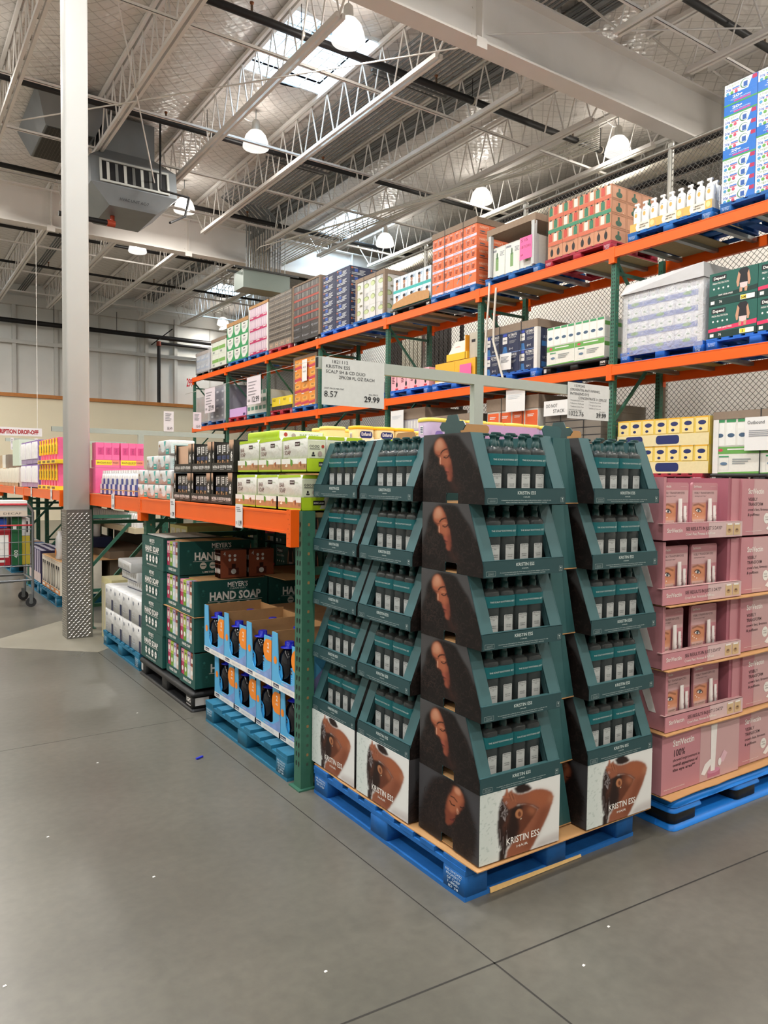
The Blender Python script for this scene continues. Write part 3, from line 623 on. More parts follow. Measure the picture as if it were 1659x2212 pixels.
def pic_tilted():
    Q = dict(topL=(130,470), topR=(600,640), botL=(45,1030), botR=(620,1370)); g = lambda pts: mapz(pts, **Q)
    p = Pic(92, 116, '#434245'); p.noise(.25, 9)
    hair = g([(190,560),(280,530),(400,560),(470,620),(520,700),(545,800),(590,950),(610,1150),(560,1330),(300,1170),(60,1040),(50,900),(90,760),(140,640)])
    p.poly(hair, '#1d1514', 3); p.curls(hair, 240, '#3d2d28', .0045, .55, .05, 12); p.curls(hair, 120, '#0e0a09', .006, .6, .05, 13)
    p.poly(g([(393,607),(440,620),(475,670),(492,740),(490,790),(455,840),(440,885),(415,905),(405,950),(375,985),(338,1000),(322,980),(318,930),(316,860),(325,780),(345,720),(372,670)]), '#7c3f2c', 1)
    p.poly(g([(398,612),(436,625),(470,675),(480,735),(450,800),(425,850),(380,880),(350,850),(340,790),(350,725),(380,680)]), '#ad6647', 2, .85); p.ell(*g([(430,650)])[0], .05, .05, '#d09576', .8, .8)
    p.ell(*g([(432,850)])[0], .018, .045, '#d9a183', .6, .7, .15); p.line(g([(366,712),(395,720),(425,755)]), .008, '#24130f', .9); p.line(g([(358,760),(375,792),(405,800)]), .008, '#160b09', 1); p.line(g([(455,800),(475,806),(488,795)]), .007, '#160b09', .9)
    p.line(g([(408,890),(428,893),(440,882)]), .005, '#4a2018', .9); p.poly(g([(360,925),(395,930),(408,940),(395,965),(372,962)]), '#7a342e', 1); p.line(g([(362,942),(404,948)]), .004, '#331210', .9)
    p.curls(g([(400,900),(520,760),(590,950),(600,1150),(440,1150)]), 70, '#1d1412', .007, .8, .06, 15); return p
def pic_shower():
    Q = dict(topL=(435,710), topR=(1390,410), botL=(435,1620), botR=(1390,1260)); g = lambda pts: mapz(pts, **Q)
    p = Pic(120, 108, '#d6d7d5'); p.poly([(0,0),(.24,0),(.24,1),(0,1)], '#c2cbc7', 9, .9); R = np.random.RandomState(4); n = p.blur(R.rand(p.h, p.w), 1); n = (n-n.min())/(n.max()-n.min()); p.mix((n > .62)*(p.X < .26)*1., '#9fada8', .5)
    p.poly(g([(1160,1240),(1390,1130),(1390,1280),(1060,1400)]), '#c0bcba', 3); p.poly(g([(1120,1310),(1390,1195),(1390,1225),(1120,1340)]), '#aaa6a5', 2, .6)
    p.poly(g([(690,725),(770,740),(860,810),(900,950),(880,1100),(840,1230),(770,1330),(748,1400),(735,1510),(720,1560),(660,1560),(668,1420),(690,1390),(660,1290),(645,1180),(640,1080),(652,950),(655,850)]), '#2a1c19', 1)
    p.poly(g([(822,600),(880,570),(950,545),(1000,548),(1045,600),(1000,640),(930,665),(860,668)]), '#241816', 1)
    p.poly(g([(905,815),(1000,805),(1112,865),(1080,960),(1000,1080),(940,1165),(870,1230),(840,1240),(885,1090),(900,950)]), '#5e3424', 1); p.poly(g([(1010,820),(1105,870),(1060,950),(1000,890)]), '#a9694a', 3, .7)
    p.poly(g([(905,960),(960,1000),(930,1150),(850,1260),(760,1380),(790,1260),(880,1100)]), '#43251c', 3, .8)
    p.poly(g([(800,840),(1000,790),(1130,850),(1060,1050),(900,1250),(780,1330),(700,1100)]), '#4a2c22', 2)
    p.poly(g([(905,815),(1000,805),(1112,865),(1080,960),(1000,1080),(940,1165),(900,1200),(900,950)]), '#5e3424', 1); p.poly(g([(1010,820),(1105,870),(1060,950),(1000,890)]), '#a9694a', 3, .7)
    arm = g([(700,722),(742,622),(756,660),(785,640),(800,612),(820,650),(870,672),(930,668),(1000,645),(1080,608),(1170,600),(1240,612),(1290,640),(1316,690),(1300,780),(1262,900),(1200,1050),(1130,1200),(1075,1320),(1030,1400),(900,1450),(745,1500),(760,1400),(850,1250),(940,1160),(1010,1050),(1080,940),(1122,850),(1060,815),(960,800),(880,808),(820,850),(770,875),(735,820),(700,770)])
    p.poly(g([(800,850),(900,815),(960,830),(905,880),(880,1000),(900,1100),(850,1250),(760,1350),(740,1200)]), '#261815', 2)
    p.poly(arm, '#88523c', 1)
    p.poly(g([(1000,650),(1100,615),(1230,620),(1280,680),(1240,780),(1160,860),(1120,800),(1000,770)]), '#99583a', 4, .7); p.poly(g([(1180,830),(1255,860),(1130,1180),(1040,1370),(960,1380),(1040,1180)]), '#6e3a27', 4, .7); p.poly(g([(1270,660),(1312,700),(1290,790),(1255,760)]), '#b87e60', 3, .6)
    p.line(g([(870,800),(960,790),(1060,808),(1130,850)]), .008, '#5a2f22', .7)
    p.ell(*g([(892,925)])[0], .045, .068, '#a7704d', .25, 1, .15); p.ell(*g([(898,930)])[0], .02, .04, '#5c3020', .5, .9, .15); p.ell(*g([(918,990)])[0], .007, .008, '#e8e0c8', .4)
    for q in range(26):
        x, y = 665+R.rand()*95, 760+R.rand()*230; p.line(g([(x, y), (x+R.rand()*30-15, y+R.rand()*40), (x+R.rand()*40-20, y+R.rand()*60)]), .004, '#b9b2b4', .35)
    for q in range(16):
        x = 655+R.rand()*110; y = 1050+R.rand()*200; p.line(g([(x, y), (x+R.rand()*20-5, y+110), (x+R.rand()*30-10, y+220)]), .003, ['#0d0807', '#8a7f7e'][q % 3 == 0], .6)
    for q in range(10): x = 760+R.rand()*60; p.line(g([(x, 640+R.rand()*40), (x+30, 720+R.rand()*50)]), .005, ['#a56a4e', '#5f3324'][q % 2], .5)
    p.line(g([(742,622),(756,700)]), .012, '#9c6046', .9); p.line(g([(700,710),(770,720)]), .01, '#9c6046', .9); return p
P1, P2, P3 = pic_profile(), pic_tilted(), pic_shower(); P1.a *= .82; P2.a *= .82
TW, TD, TH, LIP, SL = .425, .405, .279, .064, .095   # tray width, depth, height, lip, backward slant of the sides
LT = M('#c6d2d0', .5, var=.02); GOLDL = M('#b39b6b', .45); DKBOT = M('#2c3436', .25, var=.05); PUMPM = M('#173f40', .3, var=.05); TEALB = M('#0d5c62', .35, var=.05)
def sidepoly(h=TH): return [(0, 0), (.0, .062), (SL, h), (TD, h), (TD, 0)]   # (depth, z)
def notched(h, sl=SL):  # polygon with handhole cut in the bottom edge
    a, b_, n = TD*.40, TD*.60, .042
    return [(0, 0), (a, 0), (a, n-.01), (a+.01, n), (b_-.01, n), (b_, n-.01), (b_, 0), (TD, 0), (TD, h), (sl, h), (0, .045)]
def side_panel(parent, right, printed, h=TH, sl=SL):
    mb = MB(); x = TW if right else 0; t = .004; pts = notched(h, sl)
    if right: mb.prism(pts, (x, 0, 0), (0,1,0), (0,0,1), t, TEAL)
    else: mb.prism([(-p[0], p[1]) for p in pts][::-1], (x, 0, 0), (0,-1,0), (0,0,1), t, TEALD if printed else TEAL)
    if printed:
        e = -.0012 if not right else .0012
        def fn(u, v):   # u 0 = back, 1 = front as seen for a left side
            z = v*h; yf = max(0, sl*(z-.045)/(h-.045)); yb = TD; uu = u if not right else 1-u
            return (x+e, yb+(yf-yb)*uu if not right else yf+(yb-yf)*(1-uu), z)
        if right: fn2 = lambda u, v: ((x+e, (max(0, sl*(v*h-.045)/(h-.045)))*(1-u)+TD*u, v*h))
        a0, a1 = .40, .60
        def skip(u, v):
            z = v*h; y = fn(u, v)[1]; return TD*a0 < y < TD*a1 and z < .042
        put_pic(mb, printed, fn if not right else fn2, PRINT, skip)
    return mb.build('side_panel', parent)
def tray(label, top=False, lprint=P1, rprint=P1, box=False, tab=None):
    t = thing('display_tray', label, 'display tray')
    h = TH
    if not box:
        mb = MB(); mb.box(.002, 0, 0, TW-.002, .004, LIP, TEALD); mb.box(.002, 0, LIP-.002, TW-.002, .02, LIP, TEAL)  # darker teal on the lip front: shade from its tilt painted into colour
        f = ffront(mb, 0, 0, 0)
        f.text('KRISTIN ESS', TW/2, .039, .0125, LT, w=.095, bold=.012); f.text('HAIR', TW/2, .027, .0045, LT, w=.034)
        f.text("A treatment duo that's perfect for all hair types, to help add shine, hydrate + soothe the scalp", TW/2, .0145, .0036, LT, w=.26); f.text('VEGAN | COLOR SAFE | FREE OF SULFATES, PARABENS, PHTHALATES + SILICONES', TW/2, .0065, .003, LT, w=.215)
        f.frame(.014, .006, .06, .024, .0006, LT); 
        for k in range(3): f.rect(.022, .010+k*.004, .052, .0105+k*.004, LT)
        f.frame(TW-.03, .008, TW-.013, .028, .0006, LT); f.poly([(TW-.0255, .024), (TW-.0175, .024), (TW-.0215, .016)], LT); f.rect(TW-.0245, .0125, TW-.0185, .0138, LT)
        mb.build('lip', t)
        for sx in (0, 1):   # slanted flanges
            mb = MB(); a, b_ = (.002, .062) if not sx else (TW-.062, TW-.002)
            y0, y1 = 0.006, SL; mb.hexa([(a, y0, LIP-.006), (b_, y0, LIP-.006), (b_, y0+.004, LIP-.006), (a, y0+.004, LIP-.006), (a, y1, h), (b_, y1, h), (b_, y1+.004, h), (a, y1+.004, h)], TEAL)
            q = b_ if not sx else a-.003
            mb.hexa([(q, y0+.006, LIP-.01), (q+.003, y0+.006, LIP-.01), (q+.003, y0+.03, LIP-.01), (q, y0+.03, LIP-.01), (q, y1, h-.01), (q+.003, y1, h-.01), (q+.003, y1+.03, h-.01), (q, y1+.03, h-.01)], TEALD)
            mb.build('front_flange', t)
    else:
        mb = MB(); mb.box(.0, 0, 0, TW, .004, h, WHITE); 
        put_pic(mb, P3, lambda u, v: (u*TW, -.0012, v*h), PRINT)
        f = ffront(mb, 0, 0, 0, .0012); f.up(1); f.text('KRISTIN ESS', TW*.53, .052, .026, WHITE, w=.175, bold=.012); f.text('HAIR', TW*.52, .03, .010, WHITE, w=.06)
        mb.build('front_panel', t)
    side_panel(t, False, lprint, h, 0. if box else SL); side_panel(t, True, rprint, h, 0. if box else SL)
    mb = MB(); mb.box(.004, TD-.006, 0, TW-.004, TD-.001, h, TEAL); mb.build('back_panel', t)
    mb = MB(); mb.box(.004, .004, 0, TW-.004, TD-.006, .004, KRAFT)
    if box: mb.box(.004, .05, h-.006, TW-.004, TD-.006, h-.002, TEALD)
    mb.build('base', t)
    if top:
        mat = KRAFT if tab != 'teal' else TEAL; c = TW*.62; mb = MB()
        mb.prism([(c-.055, h), (c+.055, h), (c+.055, h+.022)]+[(c+.066+.02*math.cos(a), h+.04+.02*math.sin(a)) for a in (-1.4, -.7, 0, .7, 1.4)]+[(c-.066-.02*math.cos(a), h+.04+.02*math.sin(a)) for a in (1.4, .7, 0, -.7, -1.4)]+[(c-.055, h+.022)], (0, TD-.008, 0), (1,0,0), (0,0,1), .004, mat)
        mb.build('handle_tab', t)
        if lprint: 
            mb = MB(); c = -TD*.55
            mb.prism([(c-.05, h-.01), (c+.05, h-.01), (c+.05, h+.01), (c+.07, h+.012), (c+.085, h+.03), (c+.07, h+.048), (c+.045, h+.048), (c+.03, h+.075), (c-.03, h+.075), (c-.045, h+.048), (c-.07, h+.048), (c-.085, h+.03), (c-.07, h+.012), (c-.05, h+.01)], (.01, 0, 0), (0,-1,0), (0,0,1), .004, M('#27484a', .3, spec=.9)); mb.build('handle_tab', t)
    return t
def duo(label):
    t = thing('hair_care_duo_pack', label, 'twin bottle pack')
    for k in range(2):
        mb = MB(); x = .038+.0755*k; y = .03
        mb.super((x, y, 0), [(.033, .027, 0), (.0372, .029, .004), (.0372, .029, .186), (.0355, .028, .194), (.030, .024, .2), (.017, .016, .204), (.013, .013, .212)], DKBOT, 24, 3.6); b_ = mb.build('bottle', t)
        mb = MB(); mb.lathe((x, y, .205), [(.0165, 0), (.0165, .02), (.014, .022), (.0125, .03), (.0125, .036), (.015, .038), (.015, .046), (.0105, .048)], PUMPM, 14); mb.super((x+.012, y-.004, .25), [(.022, .010, 0), (.024, .0115, .005), (.021, .010, .009)], PUMPM, 16, 3); mb.build('pump', b_)
        mb = MB(); f = ffront(mb, x-.023, y-.0292, .024, .0006); f.rrect(0, 0, .044, .084, .004, M('#c3c7c6', .4)); f.text('KRISTIN ESS', .022, .077, .0052, INK, w=.036, bold=.01); f.rect(.002, .072, .042, .0728, INK); f.text('HAIR', .022, .066, .003, INK, w=.012)
        f.text(['MICELLAR', 'SCALP CARE'][k], .022, .044, .0038, INK, w=.026); f.text(['SHAMPOO', 'CONDITIONER'][k], .022, .037, .0038, INK, w=.024); f.rect(.01, .012, .034, .0127, INK)
        mb.build('front_label', b_)
        mb = MB(); f = Face(mb, (x-.0380, y+.012, .1), (0,-1,0), (0,0,1), .0004); f.rect(0, 0, .022, .02, GOLDL); f.l = 1; f.up(0); mb.build('gold_seal', b_)
    mb = MB(); rx = .0765; 
    mb.super((.0757, .03, .138), [(rx+.0006, .033, 0), (rx+.0006, .033, .042)], TEALB, 32, 6); f = ffront(mb, 0, -.0034, .138, .0012); f.text('THE SCALP SOOTHING SET', .0757, .018, .0058, LT, w=.125, bold=.008); mb.build('paper_band', t)
    mb = MB(); mb.super((.0757, .03, -.0), [(.0765, .0325, .002), (.0765, .0325, .190), (.0755, .031, .2), (.068, .026, .210)], BFILM, 32, 6); mb.build('shrink_wrap', t); t.scale = (1, 1, 1.07); return t
RZ = math.radians(-1.6)
TOWERS = [('corner tower', (1.887, 2.118), math.radians(-2.0), P1, None), ('right hand teal tower', (2.478, 2.10), math.radians(-1.2), P1, None),
          ('aisle side tower', (1.872, 2.985), XF, None, P1), ('tower beside the green rack post', (1.872, 3.43), XF, None, P1)]
TIER = ['bottom', 'second', 'third', 'fourth', 'top']
D0 = None; protoT = {}
for ti, (tn, (x, y), rz, lp, rp) in enumerate(TOWERS):
    key = 'L' if lp else 'R'
    if key not in protoT:
        protoT[key] = (tray('x', False, lp, rp), tray('x', True, lp, rp), tray('x', False, P2 if lp else None, P2 if rp else None, True)); used = [False]*3
        protoT[key+'u'] = used
    used = protoT[key+'u']
    def place(i, loc, lab):
        o = protoT[key][i]
        if not used[i]: used[i] = True; o.location = loc; o.rotation_euler.z = rz; o['label'] = lab
        else: o = dup(o, loc, rz, lab)
        o['group'] = 'stacked trays of the teal display'; return o
    b0 = place(2, (x, y, .155), 'white base box with hair washing photo, '+tn); b0['category'] = 'display box'
    c, s_ = math.cos(rz), math.sin(rz)
    for k in range(5):
        z = .155+TH*(k+1)+.0005*k; jx, jy = random.uniform(-.003, .003), random.uniform(-.002, .002)
        tr_ = place(1 if k == 4 else 0, (x+jx, y+jy, z), 'teal KRISTIN ESS tray, %s tier, %s' % (TIER[k], tn))
        for r in range(2 if k == 4 else 1):
            for q in range(2):
                if ti == 1 and k == 4 and r == 0 and q == 1: pass
                lx, ly = .064+.151*q+random.uniform(-.002, .002), .05+.075*r+(0 if r == 0 else random.uniform(-.004, .004)); lab = '%s%s twin bottle pack, %s tray, %s' % ('back ' if r else '', ['left', 'right'][q], TIER[k], tn)
                loc = (x+jx+lx*c-ly*s_, y+jy+lx*s_+ly*c, z+.0045)
                if D0 is None: D0 = duo(lab); D0.location = loc; D0.rotation_euler.z = rz; D0['group'] = 'hair care duo packs in the trays'
                else: dup(D0, loc, rz, lab)
TWN = 1
# narrow filler cartons standing in the gap between the two front towers
def filler(top):
    mb = MB(); w0, w1 = .095, .158; h = TH-.004
    mb.hexa([(0,0,.004),(w1,0,.004),(w1,.3,.004),(0,.3,.004),(0,0,h),(w0,0,h),(w0,.3,h),(0,.3,h)], M('#365e60', .45, var=.06, scale=9)); mb.box(0, -.002, 0, w1, .3, .004, KRAFT)
    ffront(mb, 0, 0, 0).poly([(.11, .006), (.155, .006), (.093, h-.002), (.07, h-.002)], M('#2c5557', .5))
    if top: mb.prism([(-.02, h), (.06, h), (.065, h+.01), (.07, h+.035), (.055, h+.05), (-.03, h+.05), (-.045, h+.035), (-.035, h+.01)], (0, .02, 0), (1,0,0), (0,0,1), .004, TEAL)
    return mb
F0 = None
for k in range(6):
    lab = 'narrow teal filler carton between the two front towers, %s from the pallet' % ORD[k]; loc = (2.318, 2.185, .155+TH*k)
    if k == 5: tag(filler(True).build('filler_carton', loc=loc), 'narrow teal filler carton with a folded tab, top of the gap', 'filler carton', 'teal filler cartons')
    elif F0 is None: F0 = tag(filler(False).build('filler_carton', loc=loc), lab, 'filler carton', 'teal filler cartons')
    else: dup(F0, loc, label=lab)
pl = pallet('blue', (1.86, 3.385, 0), XF, 'worn blue wooden pallet under the teal hair care display, nearest the viewer')
mb = MB(); mb.hexa([(1.22, .13, .002), (1.226, .13, .002), (1.226, .66, .002), (1.22, .66, .002), (1.218, .13, .021), (1.223, .13, .02), (1.223, .66, .012), (1.22, .66, .012)], M('#d9b376', .7, var=.15, scale=30)); o = mb.build('split_board_edge', pl); o['label'] = 'bare pale split wood edge'
slip((1.868, 3.40, .1435), XF, 1.30, 1.05, 'brown cardboard sheet under the teal display towers')
# ================================================================== PINK EYE CREAM PALLET
SW, SD, SH = .635, .38, .292
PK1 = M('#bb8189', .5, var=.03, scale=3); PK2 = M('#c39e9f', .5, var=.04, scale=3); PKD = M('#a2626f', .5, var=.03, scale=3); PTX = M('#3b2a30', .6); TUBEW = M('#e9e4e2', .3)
def pic_eye():
    p = Pic(56, 64, '#c98a68'); p.poly([(0, 0), (1, 0), (1, .25), (0, .2)], '#dba084', 4); p.poly([(0, .78), (.5, .92), (1, .95), (1, 1), (0, 1)], '#b98a84', 3); p.line([(.12, .86), (.45, .93), (.85, .78)], .05, '#7d4e38', .7)
    p.ell(.47, .58, .26, .13, '#8f4f38', .5, .8, -.25); p.ell(.47, .56, .2, .085, '#e6dcd6', .2, 1, -.25); p.ell(.48, .57, .085, .085, '#3d5560', .25); p.ell(.48, .57, .035, .035, '#0c0c0e', .3); p.ell(.46, .6, .015, .015, '#ffffff', .4)
    p.line([(.25, .6), (.4, .68), (.55, .66), (.68, .5)], .022, '#2a1511', 1); p.line([(.3, .52), (.48, .47), (.64, .48)], .015, '#7c3f2e', .8)
    for x, y in ((.14, .42), (.25, .32), (.42, .24)): p.ell(x, y, .03, .03, '#f5ece8', .5)
    return p
PE = pic_eye()
def eye_card(label):
    t = thing('eye_cream_card', label, 'carded product'); w, h = .215, .262; mb = MB(); pts = []
    for cx_, cy_, a0 in ((w-.012, .012, -90), (w-.012, h-.012, 0), (.012, h-.012, 90), (.012, .012, 180)):
        for i in range(4): a = math.radians(a0+30*i); pts.append((cx_+.012*math.cos(a), cy_+.012*math.sin(a)))
    mb.prism(pts, (0, 0, 0), (1,0,0), (0,0,1), .012, PK1); f = ffront(mb, 0, 0, 0, .0005)
    f.rect(.004, .165, w-.004, .225, PK2); f.text('StriVectin', .045, .238, .011, WHITE, w=.062, bold=.01); f.text('VISIBLY TRANSFORM EYES', .1, .207, .0105, PTX, w=.165); f.text('starting in just 5 days*', .07, .194, .006, PTX, w=.095); f.rect(.15, .243, .2, .2436, WHITE)
    put_pic(mb, PE, lambda u, v: (.004+u*.112, -.0009, .075+v*.09), PRINT)
    f.l = 2; f.rect(.01, .01, .105, .082, M('#dab2a8', .5)); 
    for q in range(3): f.text(['100%', '91%', '90%'][q], .028, .065-q*.022, .007, PTX, w=.025); f.rect(.045, .069-q*.022, .098, .0705-q*.022, PTX); f.rect(.045, .065-q*.022, .09, .0662-q*.022, PTX)
    f.rect(.15, .02, .2, .0215, PTX); f.rect(.135, .026, .195, .0275, PTX); mb.build('backing_card', t)
    for (a, z0, z1, r, nm) in ((.133, .02, .185, .0125, 'tube'), (.172, .05, .15, .0095, 'tube')):
        mb = MB(); mb.super((a, -.012, 0), [(r*.75, r*.7, z0), (r*.75, r*.7, z0+.03), (r, r*.9, z0+.032), (r*1.05, r*.7, (z0+z1)/2), (r*1.15, .002, z1)], TUBEW, 16, 2.2)
        f = Face(mb, (a-r*.6, -.012-r*.92, z0+.05), (1,0,0), (0,0,1), .001); f.text('SV', r*.6, .02, .006, PTX, w=.008); f.rect(0, .0, r*1.2, .001, PTX); f.rect(0, .004, r*1.2, .005, PTX); f.rect(0, .03, r*1.2, .031, PTX); mb.build(nm, t)
    return t
def strivbox(kind):
    t = thing('eye_cream_box' if kind else 'eye_cream_display_box', 'x', 'carton')
    if kind == 0:
        mb = MB(); mb.box(0, 0, 0, .004, SD, SH, PK1); mb.prism([(-.05, .08), (-.09, .08), (-.13, .17), (-.09, .19)], (-.0015, 0, 0), (0,-1,0), (0,0,1), .0008, TUBEW); mb.build('side_panel', t)
        mb = MB(); mb.box(SW-.004, 0, 0, SW, SD, SH, PK1); mb.build('side_panel', t)
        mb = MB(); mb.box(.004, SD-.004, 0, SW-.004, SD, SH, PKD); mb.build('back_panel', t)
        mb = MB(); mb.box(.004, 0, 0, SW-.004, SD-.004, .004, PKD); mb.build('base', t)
        for a in ((.004, .035), (SW-.075, SW-.004)): mb = MB(); mb.box(a[0], .012, .0, a[1], .016, SH, PK1); mb.build('front_flange', t)
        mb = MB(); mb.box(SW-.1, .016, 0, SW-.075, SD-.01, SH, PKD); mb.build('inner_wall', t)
        mb = MB(); LH = .078; mb.box(-.012, -.012, 0, SW-.012, -.007, LH, PK1); mb.box(-.012, -.012, LH-.003, SW-.012, .02, LH, PK2); f = ffront(mb, -.012, -.012, 0)
        f.rect(.35, 0.002, SW-.002, LH-.002, M('#cbb0b0', .5)); f.text('StriVectin', .085, .035, .019, WHITE, w=.115, bold=.01); f.text('SEE RESULTS IN JUST 5 DAYS*', .315, .041, .016, PTX, w=.29, bold=.006); f.text("Crow's Feet, Firmness & Puffiness", .285, .018, .0125, WHITE, w=.235, bold=.005)
        for k in range(2):
            q = .495+.063*k; f.rect(q, .01, q+.056, .066, M('#c9ad86', .6)); f.ell(q+.026, .032, .017, .011, M('#a98762', .6)); f.ell(q+.026, .036, .009, .004, M('#5f4a3a', .6)); f.rect(q+.008, .06, q+.048, .068, WHITE)
        mb.build('lip', t)
    else:
        mb = MB(); mb.box(0, 0, 0, SW, SD, SH, PK1); f = ffront(mb, 0, 0, 0, .0006)
        g = fleft(mb, 0, SD, 0, .0006); g.poly([(.2, .1), (.28, .08), (.33, .2), (.27, .22)], TUBEW)
        if kind == 1:
            f.rect(.3, .002, SW-.002, SH-.002, PK2); f.text('StriVectin', .165, .222, .030, WHITE, w=.165, bold=.015); f.text('100%', .135, .172, .032, PTX, w=.085, bold=.01)
            for q, tx in enumerate(['showed improvement in', 'overall appearance of', 'the eye area**']): f.text(tx, .085, .147-.024*q, .0145, PTX, w=.21-.035*(q > 1)-.015*(q == 1), al='l', bold=.0 if q == 0 else .01)
            f.text('strivectin.com/eye-concentrate', .1, .02, .006, WHITE, w=.16); C_ = (.42, .09)
            f.rect(.365, .01, .47, .04, M('#b26c86', .4)); f.ell(.417, .04, .053, .013, M('#c98aa2', .4)); f.poly([(.39, .04), (.425, .04), (.437, .275), (.385, .275)], TUBEW); f.poly([(.31, .04), (.34, .03), (.4, .085), (.385, .105), (.34, .085)], TUBEW); f.poly([(.45, .07), (.5, .13), (.53, .11), (.5, .07)], M('#d9b2bd', .4)); f.ell(.465, .075, .014, .02, TUBEW)
        else:
            f.rect(.12, .002, SW-.002, SH-.002, PK2); f.text('StriVectin', .14, .215, .026, WHITE, w=.145, bold=.015); 
            for q, tx in enumerate(['VISIBLY', 'TRANSFORM', "crow's feet, firmness", '& puffiness']): f.text(tx, .07, .178-.026*q, .017 if q < 2 else .014, PTX, w=[.085, .135, .19, .105][q], al='l', bold=.005)
            f.ell(.245, .085, .028, .028, WHITE); f.text('MUST', .245, .088, .007, PTX, w=.03); f.text('COMBO', .245, .075, .007, PTX, w=.034)
            f.rect(.36, .01, .5, .05, M('#b26c86', .4)); f.poly([(.24, .03), (.27, .02), (.4, .085), (.385, .115), (.3, .075)], TUBEW); f.poly([(.4, .05), (.435, .05), (.445, .27), (.39, .27)], TUBEW); f.rect(.05, .02, .2, .0212, WHITE)
        mb.build('carton', t)
    return t
sx0, sy0 = 3.005, 2.125; rows = [.166, .470, .772, 1.075, 1.378]; protoS = {}; EC = None
def put_s(kind, loc, lab, rz=math.radians(-.6)):
    if kind not in protoS: o = strivbox(kind); protoS[kind] = o; o.location = loc; o.rotation_euler.z = rz; o['label'] = lab
    else: o = dup(protoS[kind], loc, rz, lab)
    o['group'] = 'pink eye cream boxes'; return o
for r, z in enumerate(rows):
    jx = [.02, .035, -.0, -.012, -.02][r]
    put_s(1 if r == 0 else 0, (sx0+jx, sy0, z), ['closed pink box reading 100% showed improvement, bottom of the pink stack', 'open pink display box directly above the 100% box', 'open pink display box with a black gap between its two cards', 'open pink display box second from the top', 'open pink display box at the top of the stack, in front of yellow tubs'][r])
    put_s(2, (sx0+jx+SW+.012, sy0+.01, z), 'closed pink box in the right hand column at the picture edge, %s' % (['lowest', 'second from below', 'middle', 'fourth from below', 'topmost'][r]))
    if r:
        for q in range(2):
            a = [.042, .285][q]; lab = '%s eye cream card with an eye photo in the %s open pink box' % (['left', 'right'][q], ['', 'lowest', 'second', 'third', 'top'][r]); tilt = .0 if not (r == 2 and q == 0) else -.035
            loc = (sx0+jx+a+tilt, sy0+.045, z+.006)
            if EC is None: EC = eye_card(lab); EC.location = loc; EC['group'] = 'carded eye creams'
            else: dup(EC, loc, label=lab)
for r in (1, 2, 3): slip((sx0, sy0-.03, rows[r]-.008), math.radians(-.6), 1.3, .42, 'thin brown layer sheet between pink boxes, %s from the floor' % ORD[r], group='layer sheets in the pink stack')
slip((sx0+.02, sy0-.05, .158), 0, 1.32, 1.05, 'brown cardboard sheet on the bright blue plastic pallet')
pallet('plastic', (3.06, 2.08, 0), math.radians(-.6), 'bright blue plastic pallet with black feet under the pink boxes', w=1.25)
# ================================================================== LOW RACK GOODS
LIME = M('#a9c725', .45, var=.05); CRINK = M('#dfe0d8', .35, var=.05, bump=.8, scale=16); CRINKW = M('#dcdcdc', .35, var=.06, bump=.9, scale=14); BROWNT = M('#6b3a34', .6); WOODP = M('#b08055', .5, var=.2, scale=20); LEAF = M('#5d8f2e', .5)
REG = {}
def place(key, maker, loc, rotz, lab, cat, group=None):
    """first call builds, later calls copy"""
    if key not in REG:
        o = maker(); REG[key] = o; o.location = loc; o.rotation_euler.z = rotz; tag(o, lab, cat, group)
    else:
        o = dup(REG[key], loc, rotz, lab); o['category'] = cat; o.scale = (1, 1, 1); LAST[0] = o
        if group: o['group'] = group
    return o
def mk(name, fn, *parts):
    def f():
        mb = MB(); fn(mb); o = mb.build(name)
        for nm, pf in parts: m2 = MB(); pf(m2); m2.build(nm, o)
        return o
    return f
XS = 1.83; ZS = 1.474
# Kirkland bar soap
def soap(mb):
    w, d, h = .285, .112, .186; mb.rbox(.006, 0, 0, w, d, h, CRINK, .012); f = ffront(mb, .006, -.0002, 0, .0007); f.poly([(0.008, h-.02), (w-.008, h-.013), (w-.012, h-.001), (.012, h-.001)], LIME)
    f.rect(.15, h-.052, .205, h-.03, M('#3a1f22', .5)); f.text('KIRKLAND', .177, h-.045, .008, WHITE, w=.045, bold=.02); f.text('BAR', .055, .118, .024, BROWNT, w=.055); f.text('SOAP', .062, .088, .024, BROWNT, w=.07); f.text('natural cleansing bar', .22, h-.045, .005, LEAF, w=.05)
    f.rect(.02, .072, .07, .0735, BROWNT); f.rect(.02, .066, .06, .0672, BROWNT)
    g = fright(mb, .006+w, 0, 0, .0007); g.rect(.004, .01, d-.004, h-.025, M('#cdd3bb', .5)); g.poly([(.003, h-.02), (d-.003, h-.02), (d-.008, h-.002), (.008, h-.002)], LIME)
    for q in range(4): g.ell(.02+q*.015, h-.055, .0065, .007, INK, 8); g.ell(.02+q*.015, h-.055, .0035, .004, M('#cdd3bb', .5), 8)
    g.rect(.014, h-.07, .075, h-.067, INK); g.ell(.092, h-.055, .009, .009, M('#a33b2c', .5), 10); g.ell(.035, .095, .006, .007, INK, 8); g.rect(.025, .08, .046, .087, INK); g.ell(.075, .092, .013, .014, M('#a7988f', .5), 12)
    for q in range(5): g.rect(.012, .068-q*.007, d-.014, .0705-q*.007, M('#6c6f63', .6))
